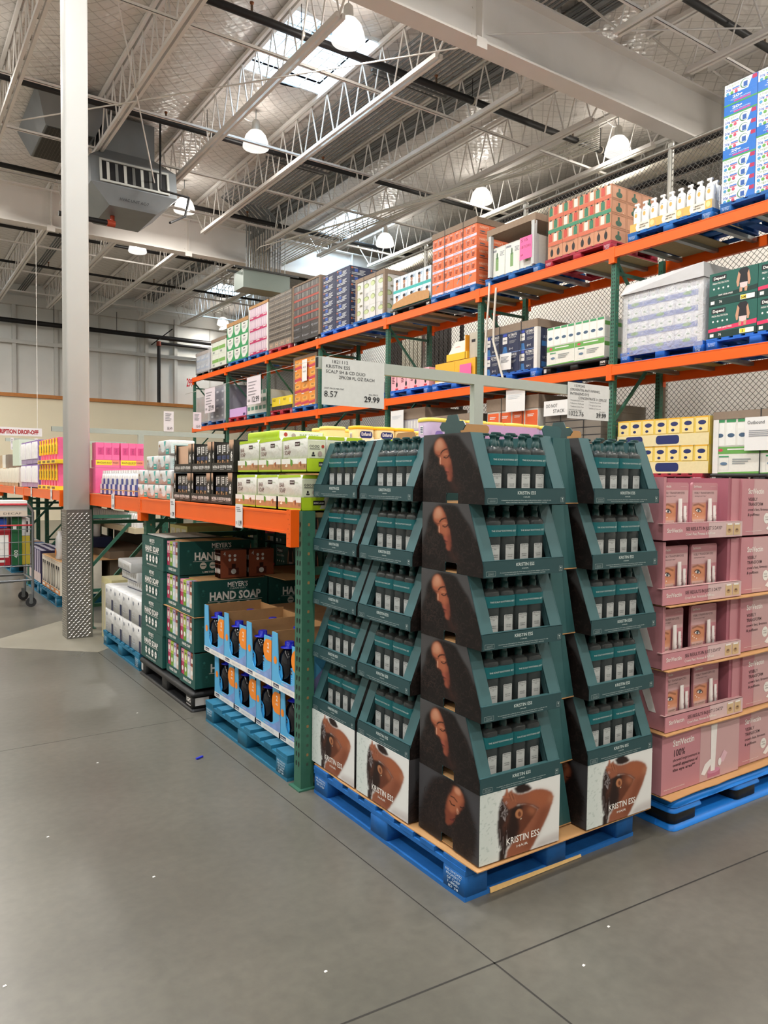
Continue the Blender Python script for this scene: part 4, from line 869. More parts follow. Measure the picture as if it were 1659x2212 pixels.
def soaptray(mb):
    w, d, h = .297, .355, .072; mb.box(0, 0, 0, w, d, .004, LIME); mb.box(0, 0, 0, w, .003, h, LIME); mb.box(0, d-.003, 0, w, d, h, LIME); mb.box(0, 0, 0, .003, d, h, LIME); mb.box(w-.003, 0, 0, w, d, h, LIME)
    f = ffront(mb, 0, 0, 0); f.rect(.002, .014, w-.002, h, M('#e4e3dc', .4)); f.rect(.002, .014, w-.002, .044, WOODP); f.poly([(.11, h), (.135, h-.008), (.14, .045), (.125, .03), (.11, .045)], LEAF); f.poly([(.14, h-.004), (.2, h-.004), (.19, .045), (.16, .05)], M('#f0efe8', .4)); f.ell(.215, .04, .01, .014, M('#c08a5a', .4)); f.ell(.23, .045, .009, .013, M('#8a4a34', .4)); f.ell(.065, .034, .014, .006, M('#e9dfc6', .4)); f.ell(.07, .044, .007, .008, M('#e9dfc6', .4)); f.text('15', .275, .025, .012, INK, w=.014)
    g = fright(mb, w, 0, 0); g.poly([(0, 0.012), (.0, h), (.14, h), (.11, .012)], LIME); g.poly([(.11, .012), (.14, h), (d, h), (d, .012)], M('#c9cbbd', .4)); 
    for q in (.07, .29): g.rect(q, .03, q+.07, .055, INK); g.text('KIRKLAND', q+.035, .037, .009, WHITE, w=.06, bold=.02)
for t_ in range(2):
    for c_ in range(3):
        y = 4.335-.302*c_+(.03 if t_ == 0 and c_ == 2 else 0)
        nm = ['left', 'middle', 'right'][c_]; tn = ['lower', 'upper'][t_]
        place('soaptray', mk('soap_tray', soaptray), (XS+(0 if t_ else -.015), y, ZS+.204*t_), XF, 'lime green and wood print soap tray, %s of the %s row on the low rack' % (nm, tn), 'tray', 'lime soap trays')
        for k in range(3):
            if t_ == 0 and c_ == 2 and k == 1: continue
            place('soap', mk('bar_soap_pack', soap), (XS+(0 if t_ else -.015)+.005+k*.116, y, ZS+.204*t_+.005), XF, 'crinkled white BAR SOAP pack, %s in the %s tray of the %s row' % (['front', 'middle', 'back'][k], nm, tn), 'soap pack', 'white and lime bar soap packs')
def soaplie(mb):
    mb.rbox(0, 0, 0, .42, .3, .055, LIME, .01); g = fright(mb, .42, 0, 0, .0007); g.rect(.01, .006, .29, .05, M('#d9dccb', .5)); g.ell(.05, .03, .012, .012, M('#a33b2c', .5)); g.ell(.1, .025, .014, .014, M('#a7988f', .5)); g.text('BAR SOAP', .2, .02, .016, LEAF, w=.12)
tag(mk('bar_soap_pack', soaplie)(), 'lime green soap pack lying flat on top of the soap stack', 'soap pack').location = (XS+.03, 4.26, ZS+.39)
for o in COL.objects:
    if o.get('label', '').startswith('lime green soap pack lying'): o.rotation_euler.z = XF
# second soap group behind (seen over the teal trays)
for c_ in range(1): place('soap', None, (2.30+.3*c_, 3.47, ZS+.21), 0, 'white and lime soap pack behind the teal tower, %s from the left' % ORD[c_], 'soap pack', 'white and lime bar soap packs')
for c_ in range(1): place('soap', None, (2.30+.3*c_, 3.47, ZS+.004), 0, 'lower white and lime soap pack behind the teal tower, %s from the left' % ORD[c_], 'soap pack', 'white and lime bar soap packs')
for c_ in range(1): place('soaptray', None, (2.30+.3*c_-.005, 3.455, ZS+.205), 0, 'lime tray low behind the teal tower, %s from the left' % ORD[c_], 'tray', 'lime soap trays')
# black cases of body bars
BKP = M('#23221f', .45, var=.08); PKR = M('#cfa88c', .6, var=.05)
def bcase(mb):
    w, d, h, lp = .372, .33, .203, .062; mb.box(0, 0, 0, w, d, .003, BKP); mb.box(0, 0, 0, w, .003, lp, BKP); mb.box(0, .003, 0, .003, d, h, BKP); mb.box(w-.003, .003, 0, w, d, h, BKP); mb.box(0, d-.003, 0, w, d, h, PKR)
    f = ffront(mb, 0, 0, 0)
    for q, tx in enumerate(['NATURAL', 'GOOD STUFF', 'FOR MEN']): f.text(tx, .07+.12*q, .026, .018, WHITE, w=.085, bold=.03); f.rect(.03+.12*q, .018, .1+.12*q, .0195, WHITE)
    for q in range(2): f.ell(.128+.12*q, .034, .006, .012, WHITE, 8)
    for a, b_ in ((.003, .035), (w-.08, w-.003)):
        mb.box(a, .006, lp-.004, b_, .01, h, BKP); g = ffront(mb, a, .006, 0, .0008); ww = b_-a; pts = [(0, h)]+[(ww*i/8, .16+(.022 if i % 2 else -.018)) for i in range(9)]+[(ww, h)]; g.poly(pts, PKR)
        if ww > .05: g.text('6', ww/2, .092, .038, WHITE, w=.03, bold=.04); g.rect(ww/2-.014, .082, ww/2+.014, .086, WHITE); g.rect(ww/2-.014, .073, ww/2+.014, .079, WHITE)
        else: g.text('6', ww/2, .092, .038, WHITE, w=.02, bold=.04)
def bbar(mb):
    w, d, h = .078, .05, .182; mb.box(0, 0, 0, w, d, h, BKP); f = ffront(mb, 0, 0, 0)
    for q in range(4): f.rect(.03, .165-q*.012, .066, .173-q*.012, WHITE)
    f.poly([(.008, .17), (.022, .175), (.018, .13), (.028, .12), (.01, .115)], WHITE); f.rect(.006, .08, .072, .105, M('#3b4468', .5)); f.rect(.045, .085, .06, .1, M('#26304f', .5)); f.poly([(.008, .01), (.035, .012), (.03, .05), (.036, .076), (.01, .078)], M('#c99a6a', .5)); f.poly([(.04, .01), (.07, .015), (.066, .07), (.042, .06)], M('#a5775a', .5)); f.rect(.02, .02, .028, .07, M('#7a2f2a', .5)); f.rect(.048, .03, .06, .05, M('#46507a', .5))
BZ = ZS
for t_ in range(2):
    for c_ in range(3):
        y = 5.535-.38*c_-(.02 if t_ else 0); nm = ['left', 'middle', 'right'][c_]; tn = ['lower', 'upper'][t_]
        place('bcase', mk('black_display_case', bcase), (XS-.01, y, BZ+.206*t_), XF, 'black display case marked 6, %s of the %s row beside the white soap packs' % (nm, tn), 'display case', 'black display cases')
        if t_ == 1 and c_ == 0: continue
        for k in range(3): 
            place('bbar', mk('body_bar_pack', bbar), (XS+.012, y-.044-.082*k, BZ+.206*t_+.004), XF, 'dark carton with orange artwork, %s in the %s black case of the %s row' % (['left', 'middle', 'right'][k], nm, tn), 'soap carton', 'dark body bar cartons')
tag(mk('kraft_carton', lambda mb: mb.box(0, 0, 0, .36, .28, .19, PKR))(), 'plain tan empty carton inside the upper left black case', 'carton'); o = LAST[0]; o.location = (XS+.02, 5.535-.028, BZ+.21); o.rotation_euler.z = XF; o.scale.x = .76
tag(mk('kraft_carton', lambda mb: mb.box(0, 0, 0, .30, .3, .03, KRAFT))(), 'tan carton top behind the upper right black case', 'carton'); o = LAST[0]; o.location = (XS+.36, 4.7, BZ+.395-.0); o.location.z = ZS+.0; o.scale.z = 13.5; o.rotation_euler.z = XF
# dove white cartons
TQ = M('#2f9c94', .45)
def dove(mb):
    w, d, h = .285, .2, .112; mb.rbox(0, 0, 0, w, d, h, CRINKW, .008); f = ffront(mb, 0, -.0004, 0, .0008); f.rect(.2, .005, w-.01, .045, TQ); f.poly([(.15, h-.01), (.2, h-.004), (.18, .06), (.16, .07)], M('#5fb7b2', .5)); f.ell(.13, .05, .05, .03, M('#cfd5d5', .4)); f.ell(.04, h-.04, .012, .012, M('#8a6a3a', .5)); f.text('Dove', .07, .04, .018, M('#8fa0b0', .5), w=.06); f.rect(.21, .025, .26, .032, WHITE)
    g = fright(mb, w, 0, 0, .0007); g.rect(.01, .01, d-.01, h-.02, M('#dfeceb', .4)); 
    for q in range(4): g.rect(.03, .03+q*.014, d-.03, .035+q*.014, M('#9cc5c3', .5))
for (y, z, n, nm) in ((6.52, 0, 3, 'bottom'), (6.5, .115, 3, 'second'), (6.25, .23, 2, 'third'), (5.94, .345, 1, 'top')):
    for c_ in range(n): place('dove', mk('soap_carton', dove), (XS, y-.30*c_, ZS+z), XF, 'white and turquoise soap carton in the %s row by the black cases, %s' % (nm, ORD[c_]), 'carton', 'white and turquoise cartons')
tag(mk('detergent_box', lambda mb: (mb.box(0, 0, 0, .16, .1, .2, M('#1e4c9a', .4)), ffront(mb, 0, 0, 0).poly([(0, .12), (.08, .19), (.16, .12), (.16, .2), (0, .2)], M('#c93a34', .4)).rect(.01, .06, .15, .1, M('#1c8a6c', .4)).rect(.01, .01, .06, .05, M('#e6c53a', .4))))(), 'small blue box with red roof shape behind the white cartons', 'box'); o = LAST[0]; o.location = (XS+.35, 6.62, ZS+.002); o.rotation_euler.z = XF; o.scale.z = 2.3
# lotion pump bottles in trays, blue and white
LOTW = M('#e3e1e0', .3); LBL = M('#2f3f8f', .4)
def lotion(col):
    def f(mb):
        mb.super((0, 0, 0), [(.036, .026, 0), (.04, .029, .006), (.04, .029, .17), (.033, .024, .195), (.016, .015, .2)], LOTW, 16, 2.6); mb.box(-.028, -.018, .2, .02, .018, .228, LOTW)
        g = ffront(mb, -.028, -.0295, 0, .001); g.rect(0, .03, .056, .15, col); g.text('AVEENO' if col == LBL else 'LOTION', .028, .08, .014, WHITE if col == LBL else M('#a58a4a', .5), w=.05)
    return f
def lotray(mb):
    mb.box(0, 0, 0, .33, .25, .003, WHITE); mb.box(0, 0, 0, .33, .003, .1, M('#d9d4dc', .4)); mb.box(0, 0, 0, .003, .25, .1, WHITE); mb.box(.327, 0, 0, .33, .25, .1, LBL); f = ffront(mb, 0, 0, 0); f.rect(.08, .003, .15, .1, LBL); f.rect(.24, .003, .33, .1, LBL); f.rect(0, .042, .33, .05, M('#b99a50', .4)); f.ell(.2, .035, .014, .014, M('#d06a3a', .5))
for c_ in range(4):
    y = 7.84-.335*c_; place('lotray', mk('lotion_tray', lotray), (XS, y, ZS), XF, 'white and blue lotion tray on the shelf right of the column, %s from the column' % ORD[c_], 'tray', 'white and blue lotion trays')
    for k in range(4):
        for r_ in range(2): place('lot%d' % (k % 2), mk('lotion_bottle', lotion(LBL if k % 2 else M('#d8d3d6', .4))), (XS+.04+.07*r_, y-.045-.08*k, ZS+.004), XF, '%s row %s bottle in the %s lotion tray right of the column' % (['front', 'back'][r_], ORD[k], ORD[c_]), 'lotion bottle', 'white lotion bottles')
# brazilian body wash: pink boxes
HP1 = M('#ea6a9c', .45); YEL = M('#f3d23a', .45)
def bwash(mb):
    w, d, h = .085, .2, .28; mb.box(0, 0, 0, w, d, h, HP1); f = ffront(mb, 0, 0, 0); f.poly([(.02, .2), (.075, .2), (.085, .22), (.085, .08), (.02, .08)], M('#c9487f', .5)); f.text('CITRUS', .06, .14, .02, M('#7a2350', .5), w=.09, rot=PI/2)
def bfront(mb):
    w, d, h = .085, .2, .28; mb.box(0, 0, 0, w, d, h, HP1); mb.super((.042, -.012, .07), [(.024, .014, 0), (.026, .016, .01), (.026, .016, .13), (.012, .01, .155), (.014, .012, .19), (.012, .01, .2)], YEL, 14, 2.4); f = ffront(mb, .02, -.029, 0, .001); f.rect(.006, .10, .038, .19, M('#3a3a2a', .5)); f.rect(.01, .12, .034, .125, YEL); f.rect(.01, .14, .034, .145, YEL); f.rect(.012, .225, .032, .262, INK)
def bband(mb):
    mb.box(0, 0, 0, .3, .22, .1, HP1); f = ffront(mb, 0, 0, 0); f.rect(.005, .035, .295, .098, YEL); f.rect(.2, .035, .295, .098, M('#e98a76', .5)); f.text('BRAZILIAN BODY WASH', .15, .055, .022, INK, w=.26, bold=.02); f.rect(.1, .045, .19, .048, INK)
for c_ in range(2):
    place('bband', mk('body_wash_tray', bband), (1.80+.245*c_, 7.9, ZS+.262), 0, 'pink and yellow BRAZILIAN BODY WASH tray right of the column, %s' % ['left', 'right'][c_], 'tray', 'body wash trays'); LAST[0].scale = (.8, .8, .8)
    for k in range(3): place('bwash', mk('body_wash_box', bwash), (1.805+.245*c_+.078*k, 7.902, ZS+.344), 0, 'bright pink body wash box, %s in the %s pink tray' % (ORD[k], ['left', 'right'][c_]), 'box', 'pink body wash boxes'); LAST[0].scale = (.9, .8, .62)
o = tag(mk('stacked_carton', lambda mb: mb.box(0, 0, 0, .5, .25, .255, HP1))(), 'pink carton carrying the two pink trays', 'carton'); o.location = (1.80, 7.9, ZS+.003)
# ---- beyond the column
for c_ in range(7):
    for r_ in range(2): place('bfront', mk('body_wash_box', bfront), (XS, 11.2-.19*c_, ZS+.05+.33*r_), XF, 'pink box with yellow bottle left of the column, %s of the %s row' % (ORD[c_], ['lower', 'upper'][r_]), 'box', 'pink boxes with yellow bottles')
for c_ in range(4): place('bband2', mk('body_wash_tray', lambda mb: (mb.box(0, 0, 0, .3, .22, .05, YEL), ffront(mb, 0, 0, 0).rect(.05, .01, .25, .04, M('#7a5a2a', .5)))), (XS-.04, 11.2-.32*c_, ZS), XF, 'yellow tray under the pink boxes left of the column, %s' % ORD[c_], 'tray', 'yellow body wash trays')
for c_ in range(4): place('bband2', None, (XS-.04, 11.2-.32*c_, ZS+.332), XF, 'yellow tray dividing the pink box rows left of the column, %s' % ORD[c_], 'tray', 'yellow body wash trays')
LILA = M('#8a6ab0', .5)
def mocase(mb):
    w, d, h = .5, .4, .33; mb.box(0, 0, 0, w, d, h, LILA); f = ffront(mb, 0, 0, 0)
    for q in range(4): mb.super((.05+.11*q, -.0, .07), [(.04, .02, 0), (.04, .022, .2), (.02, .015, .24)], LOTW, 12, 3)
    f.rect(.0, .0, w, .08, M('#a894b8', .5)); g = fright(mb, w, 0, 0); g.text('MO', .12, .16, .07, INK, w=.13, bold=.02); g.text('COND', .14, .1, .04, INK, w=.12); g.rect(.1, .04, .22, .08, INK)
for c_ in range(3):
    for r_ in range(2): place('mo', mk('conditioner_case', mocase), (XS, 12.9-.52*c_, ZS+.01+.34*r_), XF, 'lilac conditioner case of white bottles left of the pink boxes, %s, %s row' % (ORD[c_], ['lower', 'upper'][r_]), 'case', 'lilac cases')
def condcase(mb):
    mb.box(0, 0, 0, .7, .6, .42, M('#cfdccb', .5)); g = fright(mb, .7, 0, 0); g.text('CONDITIONER', .3, .26, .04, INK, w=.4); g.rect(.05, .33, .25, .37, M('#9fb09c', .5)); g.ell(.42, .13, .1, .05, INK); g.ell(.4, .09, .14, .03, M('#2f8f3a', .5))
tag(mk('conditioner_case', condcase)(), 'pale green conditioner case with black stones picture', 'case'); o = LAST[0]; o.location = (XS+.02, 14.0, ZS+.34); o.rotation_euler.z = XF
R5 = random.Random(8)
for c_ in range(9):
    cc = ['#3f7a3a', '#b9b3a3', '#d4b477', '#dcd8cc', '#c9912f', '#5c4f44', '#cfc4ae', '#9f8f78', '#e2ddd2'][c_]
    place('nat%d' % c_, mk('shampoo_carton', lambda mb, cc=cc: (mb.box(0, 0, 0, .36, .3, .31, M(cc, .5)), [mb.super((.06+.12*q, -.01, .06), [(.04, .02, 0), (.04, .02, .18), (.015, .012, .24)], M('#d9d2c2', .4), 10, 3) for q in range(3)], ffront(mb, 0, -.02, 0).rect(0, 0, .36, .08, M('#b9a27e', .5)))), (XS, 16.6-.39*c_, ZS), XF, 'row of %s toned hair care cartons on the far low rack, %s from the left' % (['green', 'grey', 'tan', 'white', 'amber', 'brown', 'beige', 'taupe', 'cream'][c_], ORD[c_]), 'carton', 'hair care cartons on the far low rack')
for c_ in range(5): place('nu%d' % c_, mk('shampoo_carton', lambda mb, c_=c_: mb.box(0, 0, 0, .36, .3, .24, M(['#d8d3c8', '#6b5d55', '#b8a184', '#e3dfd6', '#7f7268'][c_], .5))), (XS+.05, 16.9-.45*c_, ZS+.312), XF, 'upper carton on the far low rack, %s from the left edge' % ORD[c_], 'carton', 'hair care cartons on the far low rack')
# price tags on the beam
def ptag(txt):
    def f(mb):
        w, h = .105, .14; mb.box(0, 0, 0, w, .0015, h, PAPER); g = ffront(mb, 0, 0, 0); 
        for q in range(3): g.rect(.012+.006*q, h-.022-q*.011, .065+.01*q, h-.017-q*.011, M('#77757a', .6))
        g.text(txt, .068, .014, .030, INK, w=.05, bold=.015); g.rect(.01, .02, .022, .038, M('#9a989a', .6))
    return f
for y, tx, nm in ((5.42, '17.99', 'under the black cases'), (4.20, '11.99', 'under the white soap packs'), (7.11, '14.49', 'right of the column')): tag(mk('shelf_price_tag', ptag(tx))(), 'white shelf price tag on the orange beam '+nm, 'price tag', 'shelf price tags'); o = LAST[0]; o.location = (1.758, y, ZS-.125); o.rotation_euler.z = XF
for q, y in enumerate((10.1, 11.6, 13.2, 15.2)): tag(mk('shelf_price_tag', ptag('9.99'))(), 'small price tag on the orange beam left of the column, %s' % ORD[q], 'price tag', 'shelf price tags'); o = LAST[0]; o.location = (1.758, y, ZS-.125); o.rotation_euler.z = XF
# ================================================================== FLOOR LEVEL PALLETS
SKYB = M('#5aaede', .4, var=.12, scale=9); ORG = M('#f08a24', .45); WASH = M('#7f9bd0', .45, var=.3, scale=12); BOTD = M('#0b0c16', .06, var=.02, spec=.5); CAPB = M('#1726c2', .3)
def sbox(t):
    w, d, h = .352, .42, .315; mb = MB(); U = [(0, 0), (w, 0), (w, h*.88), (w-.105, h*.88), (w-.1, .075), (w-.13, .06), (.11, .06), (.085, .09), (.065, h), (0, h)]
    mb.prism(U, (0, 0, 0), (1,0,0), (0,0,1), .005, SKYB); f = ffront(mb, 0, 0, 0); f.poly([(.15, .056), (w-.1, .06), (w-.02, .1), (w-.002, .17), (w-.002, .03), (.15, .03)], WASH); f.rect(0, 0, w, .034, WHITE); f.rect(.02, .008, .09, .028, NAVY); f.text('Softsoap', .055, .012, .011, WHITE, w=.06, bold=.02); f.text('HAND SOAP REFILL', .2, .01, .012, M('#b9bcc4', .5), w=.14); f.text('advanced clean', .16, .042, .01, WHITE, w=.075); f.ell(.045, .16, .02, .022, ORG)
    f.poly([(w-.055+.055*math.cos(a), .2+.062*math.sin(a)) for a in [PI/2+PI*i/10 for i in range(11)]]+[(w-.001, .138), (w-.001, .262)], ORG); f.text('2', w-.045, .21, .03, WHITE, w=.02, bold=.04); f.text('PACK', w-.045, .185, .012, WHITE, w=.03, bold=.03)
    mb.build('front_panel', t)
    mb = MB(); mb.box(w-.005, 0, 0, w, d, h*.88, SKYB); g = fright(mb, w, 0, 0); g.poly([(0, .138), (0, .262)]+[(.075*math.cos(a), .2+.062*math.sin(a)) for a in [PI/2-PI*i/10 for i in range(11)]], ORG); g.text('#1', .04, .195, .03, WHITE, w=.04, bold=.04); g.rect(.02, .18, .06, .184, WHITE); g.poly([(0, .03), (d, .03), (d, .26), (.14, .17), (.06, .09)], M('#8b8fc4', .45, var=.15)); g.ell(.18, .1, .06, .055, M('#b6bade', .45)); g.rect(.14, .1, .22, .125, NAVY); g.rect(0, 0, d, .034, WHITE); g.rect(.02, .004, .13, .031, NAVY); g.text('Softsoap', .075, .011, .014, WHITE, w=.09, bold=.02); mb.build('side_panel', t)
    for a in ((0, .005),): mb = MB(); mb.box(0, .005, 0, .005, d, h, KRAFT); mb.build('side_panel', t)
    mb = MB(); mb.box(.005, d-.005, 0, w-.005, d, h*.95, KRAFT); mb.build('back_panel', t); mb = MB(); mb.box(.005, .005, 0, w-.005, d-.005, .004, KRAFT); mb.build('base', t)
def sbottle(t):
    mb = MB(); mb.super((.0, 0, 0), [(.05, .045, 0), (.062, .055, .01), (.064, .056, .14), (.055, .05, .19), (.03, .03, .225), (.02, .02, .24)], BOTD, 20, 2.6); mb.build('bottle', t)
    mb = MB(); mb.lathe((0, 0, .228), [(.05, 0), (.05, .003), (.026, .006), (.027, .03), (.024, .034)], CAPB, 16); mb.build('cap', t)
    mb = MB(); f = ffront(mb, -.05, -.0575, .03, .001); f.poly([(.0, 0), (.07, 0), (.085, .05), (.075, .1), (.04, .12), (0, .11)], M('#2a94d8', .35)); f.rect(.0, .075, .055, .1, NAVY); f.text('Softsoap', .027, .082, .012, WHITE, w=.045); 
    for q in range(3): f.rect(.01, .03+q*.012, .05, .034+q*.012, M('#9ed1f0', .5))
    mb.build('label', t)
sb = sbt = None
for r_ in range(2):
    for c_ in range(4):
        y = [4.85-.334*c_, 4.885-.355*c_][r_]; z = .146+.318*r_; nm = ORD[c_]; lab = 'light blue hand soap refill box with cut out front, %s from the left, %s tier' % (nm, ['lower', 'upper'][r_])
        loc = (1.822+.06*(1-r_), y, z)
        if sb is None: sb = thing('refill_soap_box', lab, 'box', loc, XF, 'light blue refill soap boxes'); sbox(sb)
        else: dup(sb, loc, XF, lab)
        for k in range(3 if r_ else 1):
            dx, dy = [(.088, .066), (.25, .075)][k] if k < 2 else (.27, .13); lab = 'dark soap refill bottle with blue cap, %s in the %s %s box' % (['front', 'rear', 'side'][k], nm, ['lower', 'upper'][r_]); l2 = (loc[0]+dy+.0, loc[1]-dx, z+.006)
            if k == 2: l2 = (loc[0]+.3, loc[1]-.09, z+.006)
            if sbt is None: sbt = thing('soap_refill_bottle', lab, 'bottle', l2, XF, 'dark refill bottles'); sbottle(sbt)
            else: dup(sbt, l2, XF, lab)
for c_ in range(3): tag(mk('kraft_carton', lambda mb: mb.box(0, 0, 0, .46, .5, .6, M('#9a7450', .8)))(), 'closed brown carton behind the light blue soap boxes, %s from the left' % ORD[c_], 'carton', 'brown cartons behind the blue soap boxes'); o = LAST[0]; o.location = (2.28, 4.83-.465*c_, .147); o.rotation_euler.z = XF
pallet('teal', (1.80, 4.80, 0), XF, 'scuffed teal blue wooden pallet under the light blue soap boxes')
# Meyer's hand soap
MG = M('#1d4f4a', .45, var=.06); MGL = M('#35726b', .45); COP = M('#8e4a32', .45, var=.1)
def meydeco(f, w, h):
    for (u, v) in ((.12, .62), (.15, .22), (.85, .25), (.88, .7)): f.frame(w*u-.012, h*v-.012, w*u+.012, h*v+.012, .0012, MGL); f.ell(w*u, h*v+.025, .009, .009, MGL, 8)
def packs(mb, w, h, x0=0.):  # the four-colour soap cartons seen in a window
    cs = ['#d98fa4', '#a8c04a', '#b9a2c9', '#8d4632']; n = 4; ww = w/n
    for q in range(n):
        mb.box(x0+q*ww+.001, 0, h*.5, x0+(q+1)*ww-.001, .06, h, M(cs[q], .45)); mb.box(x0+q*ww+.001, 0, 0, x0+(q+1)*ww-.001, .06, h*.49, M(['#b03a5c', '#6f9c34', '#c7d2dc', '#d9c3b4'][q], .45)); f = ffront(mb, x0+q*ww, 0, 0, .001); f.rrect(ww*.25, h*.62, ww*.75, h*.8, .004, M('#e8e4da', .4)); f.ell(ww/2, h*.25, ww*.28, h*.1, WHITE, 10); f.rect(ww*.2, h*.86, ww*.8, h*.9, M('#4a3a3a', .5))
def meyer(kind):
    def fn():
        w, d, h = (.56, .9, .252) if kind == 'closed' else (.325, .56, .252); mb = MB()
        t = thing('hand_soap_case', 'x', 'case')
        if kind == 'closed':
            mb.box(0, 0, 0, w, .5, h, MG); f = ffront(mb, 0, 0, 0); meydeco(f, w, h); f.text("MEYER'S", w*.5, .205, .026, WHITE, w=.13, bold=.02); f.text('CLEAN DAY', w*.5, .188, .009, WHITE, w=.1); f.text('HAND SOAP', w*.5, .133, .04, WHITE, w=.36, bold=.035); f.rect(w*.18, .122, w*.82, .125, WHITE)
            for q in range(4): f.ell(w*.27+.085*q, .075, .027, .029, WHITE); f.rect(w*.27+.085*q-.02, .073, w*.27+.085*q+.02, .078, MG)
            f.text('LIMITED EDITION SCENTS', w*.5, .02, .011, WHITE, w=.26, bold=.01); mb.build('carton', t)
        else:
            x0, x1, z0 = .02, w-.045, .055; mb.box(0, 0, 0, w, .004, z0, MG); mb.box(0, 0, z0, x0, .004, h, MG); mb.box(x1, 0, z0, w, .004, h, MG); mb.box(0, .004, 0, w, d, .004, MG); mb.box(w-.004, .004, 0, w, d, h, MG); mb.box(0, .004, 0, .004, d, h, MG); mb.box(x0, .07, 0, x1, d-.004, h-.004, KRAFT); mb.box(.004, d-.004, 0, w-.004, d, h, MG)
            f = ffront(mb, 0, 0, 0); f.text('HAND SOAP', w*.5, .022, .02, WHITE, w=.17, bold=.03); f.rect(.02, .012, w-.02, .0135, MGL)
            g = fright(mb, w, 0, 0); meydeco(g, d, h); g.text("MEYER'S", d*.58, .2, .034, WHITE, w=.155, bold=.02); g.text('CLEAN DAY', d*.58, .182, .011, WHITE, w=.125); g.text('HAND SOAP', d*.55, .112, .055, WHITE, w=.39, bold=.035); g.rect(d*.18, .1, d*.92, .103, WHITE)
            for q in range(4): g.ell(d*.32+.075*q, .068, .026, .026, M('#c9c5bc', .5)); g.rect(d*.32+.075*q-.018, .064, d*.32+.075*q+.018, .072, MG)
            g.text('LIMITED EDITION SCENTS', d*.58, .014, .013, WHITE, w=.3, bold=.01); mb.build('carton', t)
            m2 = MB(); packs(m2, x1-x0, h-z0-.012, x0); o = m2.build('window_packs', t); o.location = (0, .006, z0)
        return t
    return fn
MX = 1.80
for r_ in range(4):
    z = .158+.2535*r_; rn = ['bottom', 'second', 'third', 'top'][r_]
    place('mc', meyer('closed'), (MX-.01, 6.27-.01*r_, z), XF, 'dark green HAND SOAP case with closed front, far left of the %s row' % rn, 'case', 'dark green hand soap cases')
    for c_ in range(2):
        if r_ == 3 and c_ == 1: continue
        place('mw', meyer('win'), (MX+(.0 if c_ else .01), 5.69-.335*c_-(.02 if r_ == 0 else 0), z), XF, 'dark green hand soap case with window of coloured packs, %s row, %s' % (rn, ['behind the nearest column', 'nearest column'][c_] if r_ < 3 else 'top one'), 'case', 'dark green hand soap cases')
    if r_ < 3 or True:
        for c_ in range(2):
            if r_ == 3: continue
            place('mw', None, (MX+.57+.01*c_, 5.355-.335*0+.335*c_, z), XF, 'second deep dark green hand soap case behind the %s row, %s' % (rn, ['near', 'far'][c_]), 'case', 'dark green hand soap cases')
def four(mb):
    w, d, h = .105, .2, .2; mb.box(0, 0, 0, w, d, h, COP); g = fright(mb, w, 0, 0); g.text('4', .03, .16, .03, WHITE, w=.018, bold=.01)
    for i in range(2):
        for j in range(2): g.ell(.07+.04*i, .13+.03*j, .011, .011, WHITE, 10)
    g.rect(.06, .02, .14, .07, M('#5a2a20', .5)); g.rect(.085, .07, .115, .1, M('#3a1c16', .5)); g.ell(.1, .045, .02, .02, WHITE, 10); packs(mb, w, h, 0); ftop(mb, 0, 0, h).rect(.01, .01, w-.01, d-.01, M('#4a2f28', .5))
for c_ in range(2): place('four', mk('hand_soap_four_pack', four), (MX+.22+.22*c_*1.0, 5.2-.0*c_, .92), XF, 'loose copper coloured hand soap four pack on the green cases, %s' % ['left', 'right'][c_], 'soap pack', 'loose hand soap four packs')
slip((MX+.0, 6.27, .158+.2535*2-.004), XF, 1.25, 1.0, 'tan layer sheet in the middle of the dark green cases'); slip((MX+.57, 5.35, .158+.2535*3+.003), XF, .6, .55, 'tan sheet lying on the third row of green cases')
slip((MX+.02, 6.2, 1.175), XF, .5, .4, 'white carton flap lying on the top green case', WHITE)
pallet('black', (1.775, 6.28, 0), XF, 'black plastic pallet under the dark green hand soap cases', w=1.27)
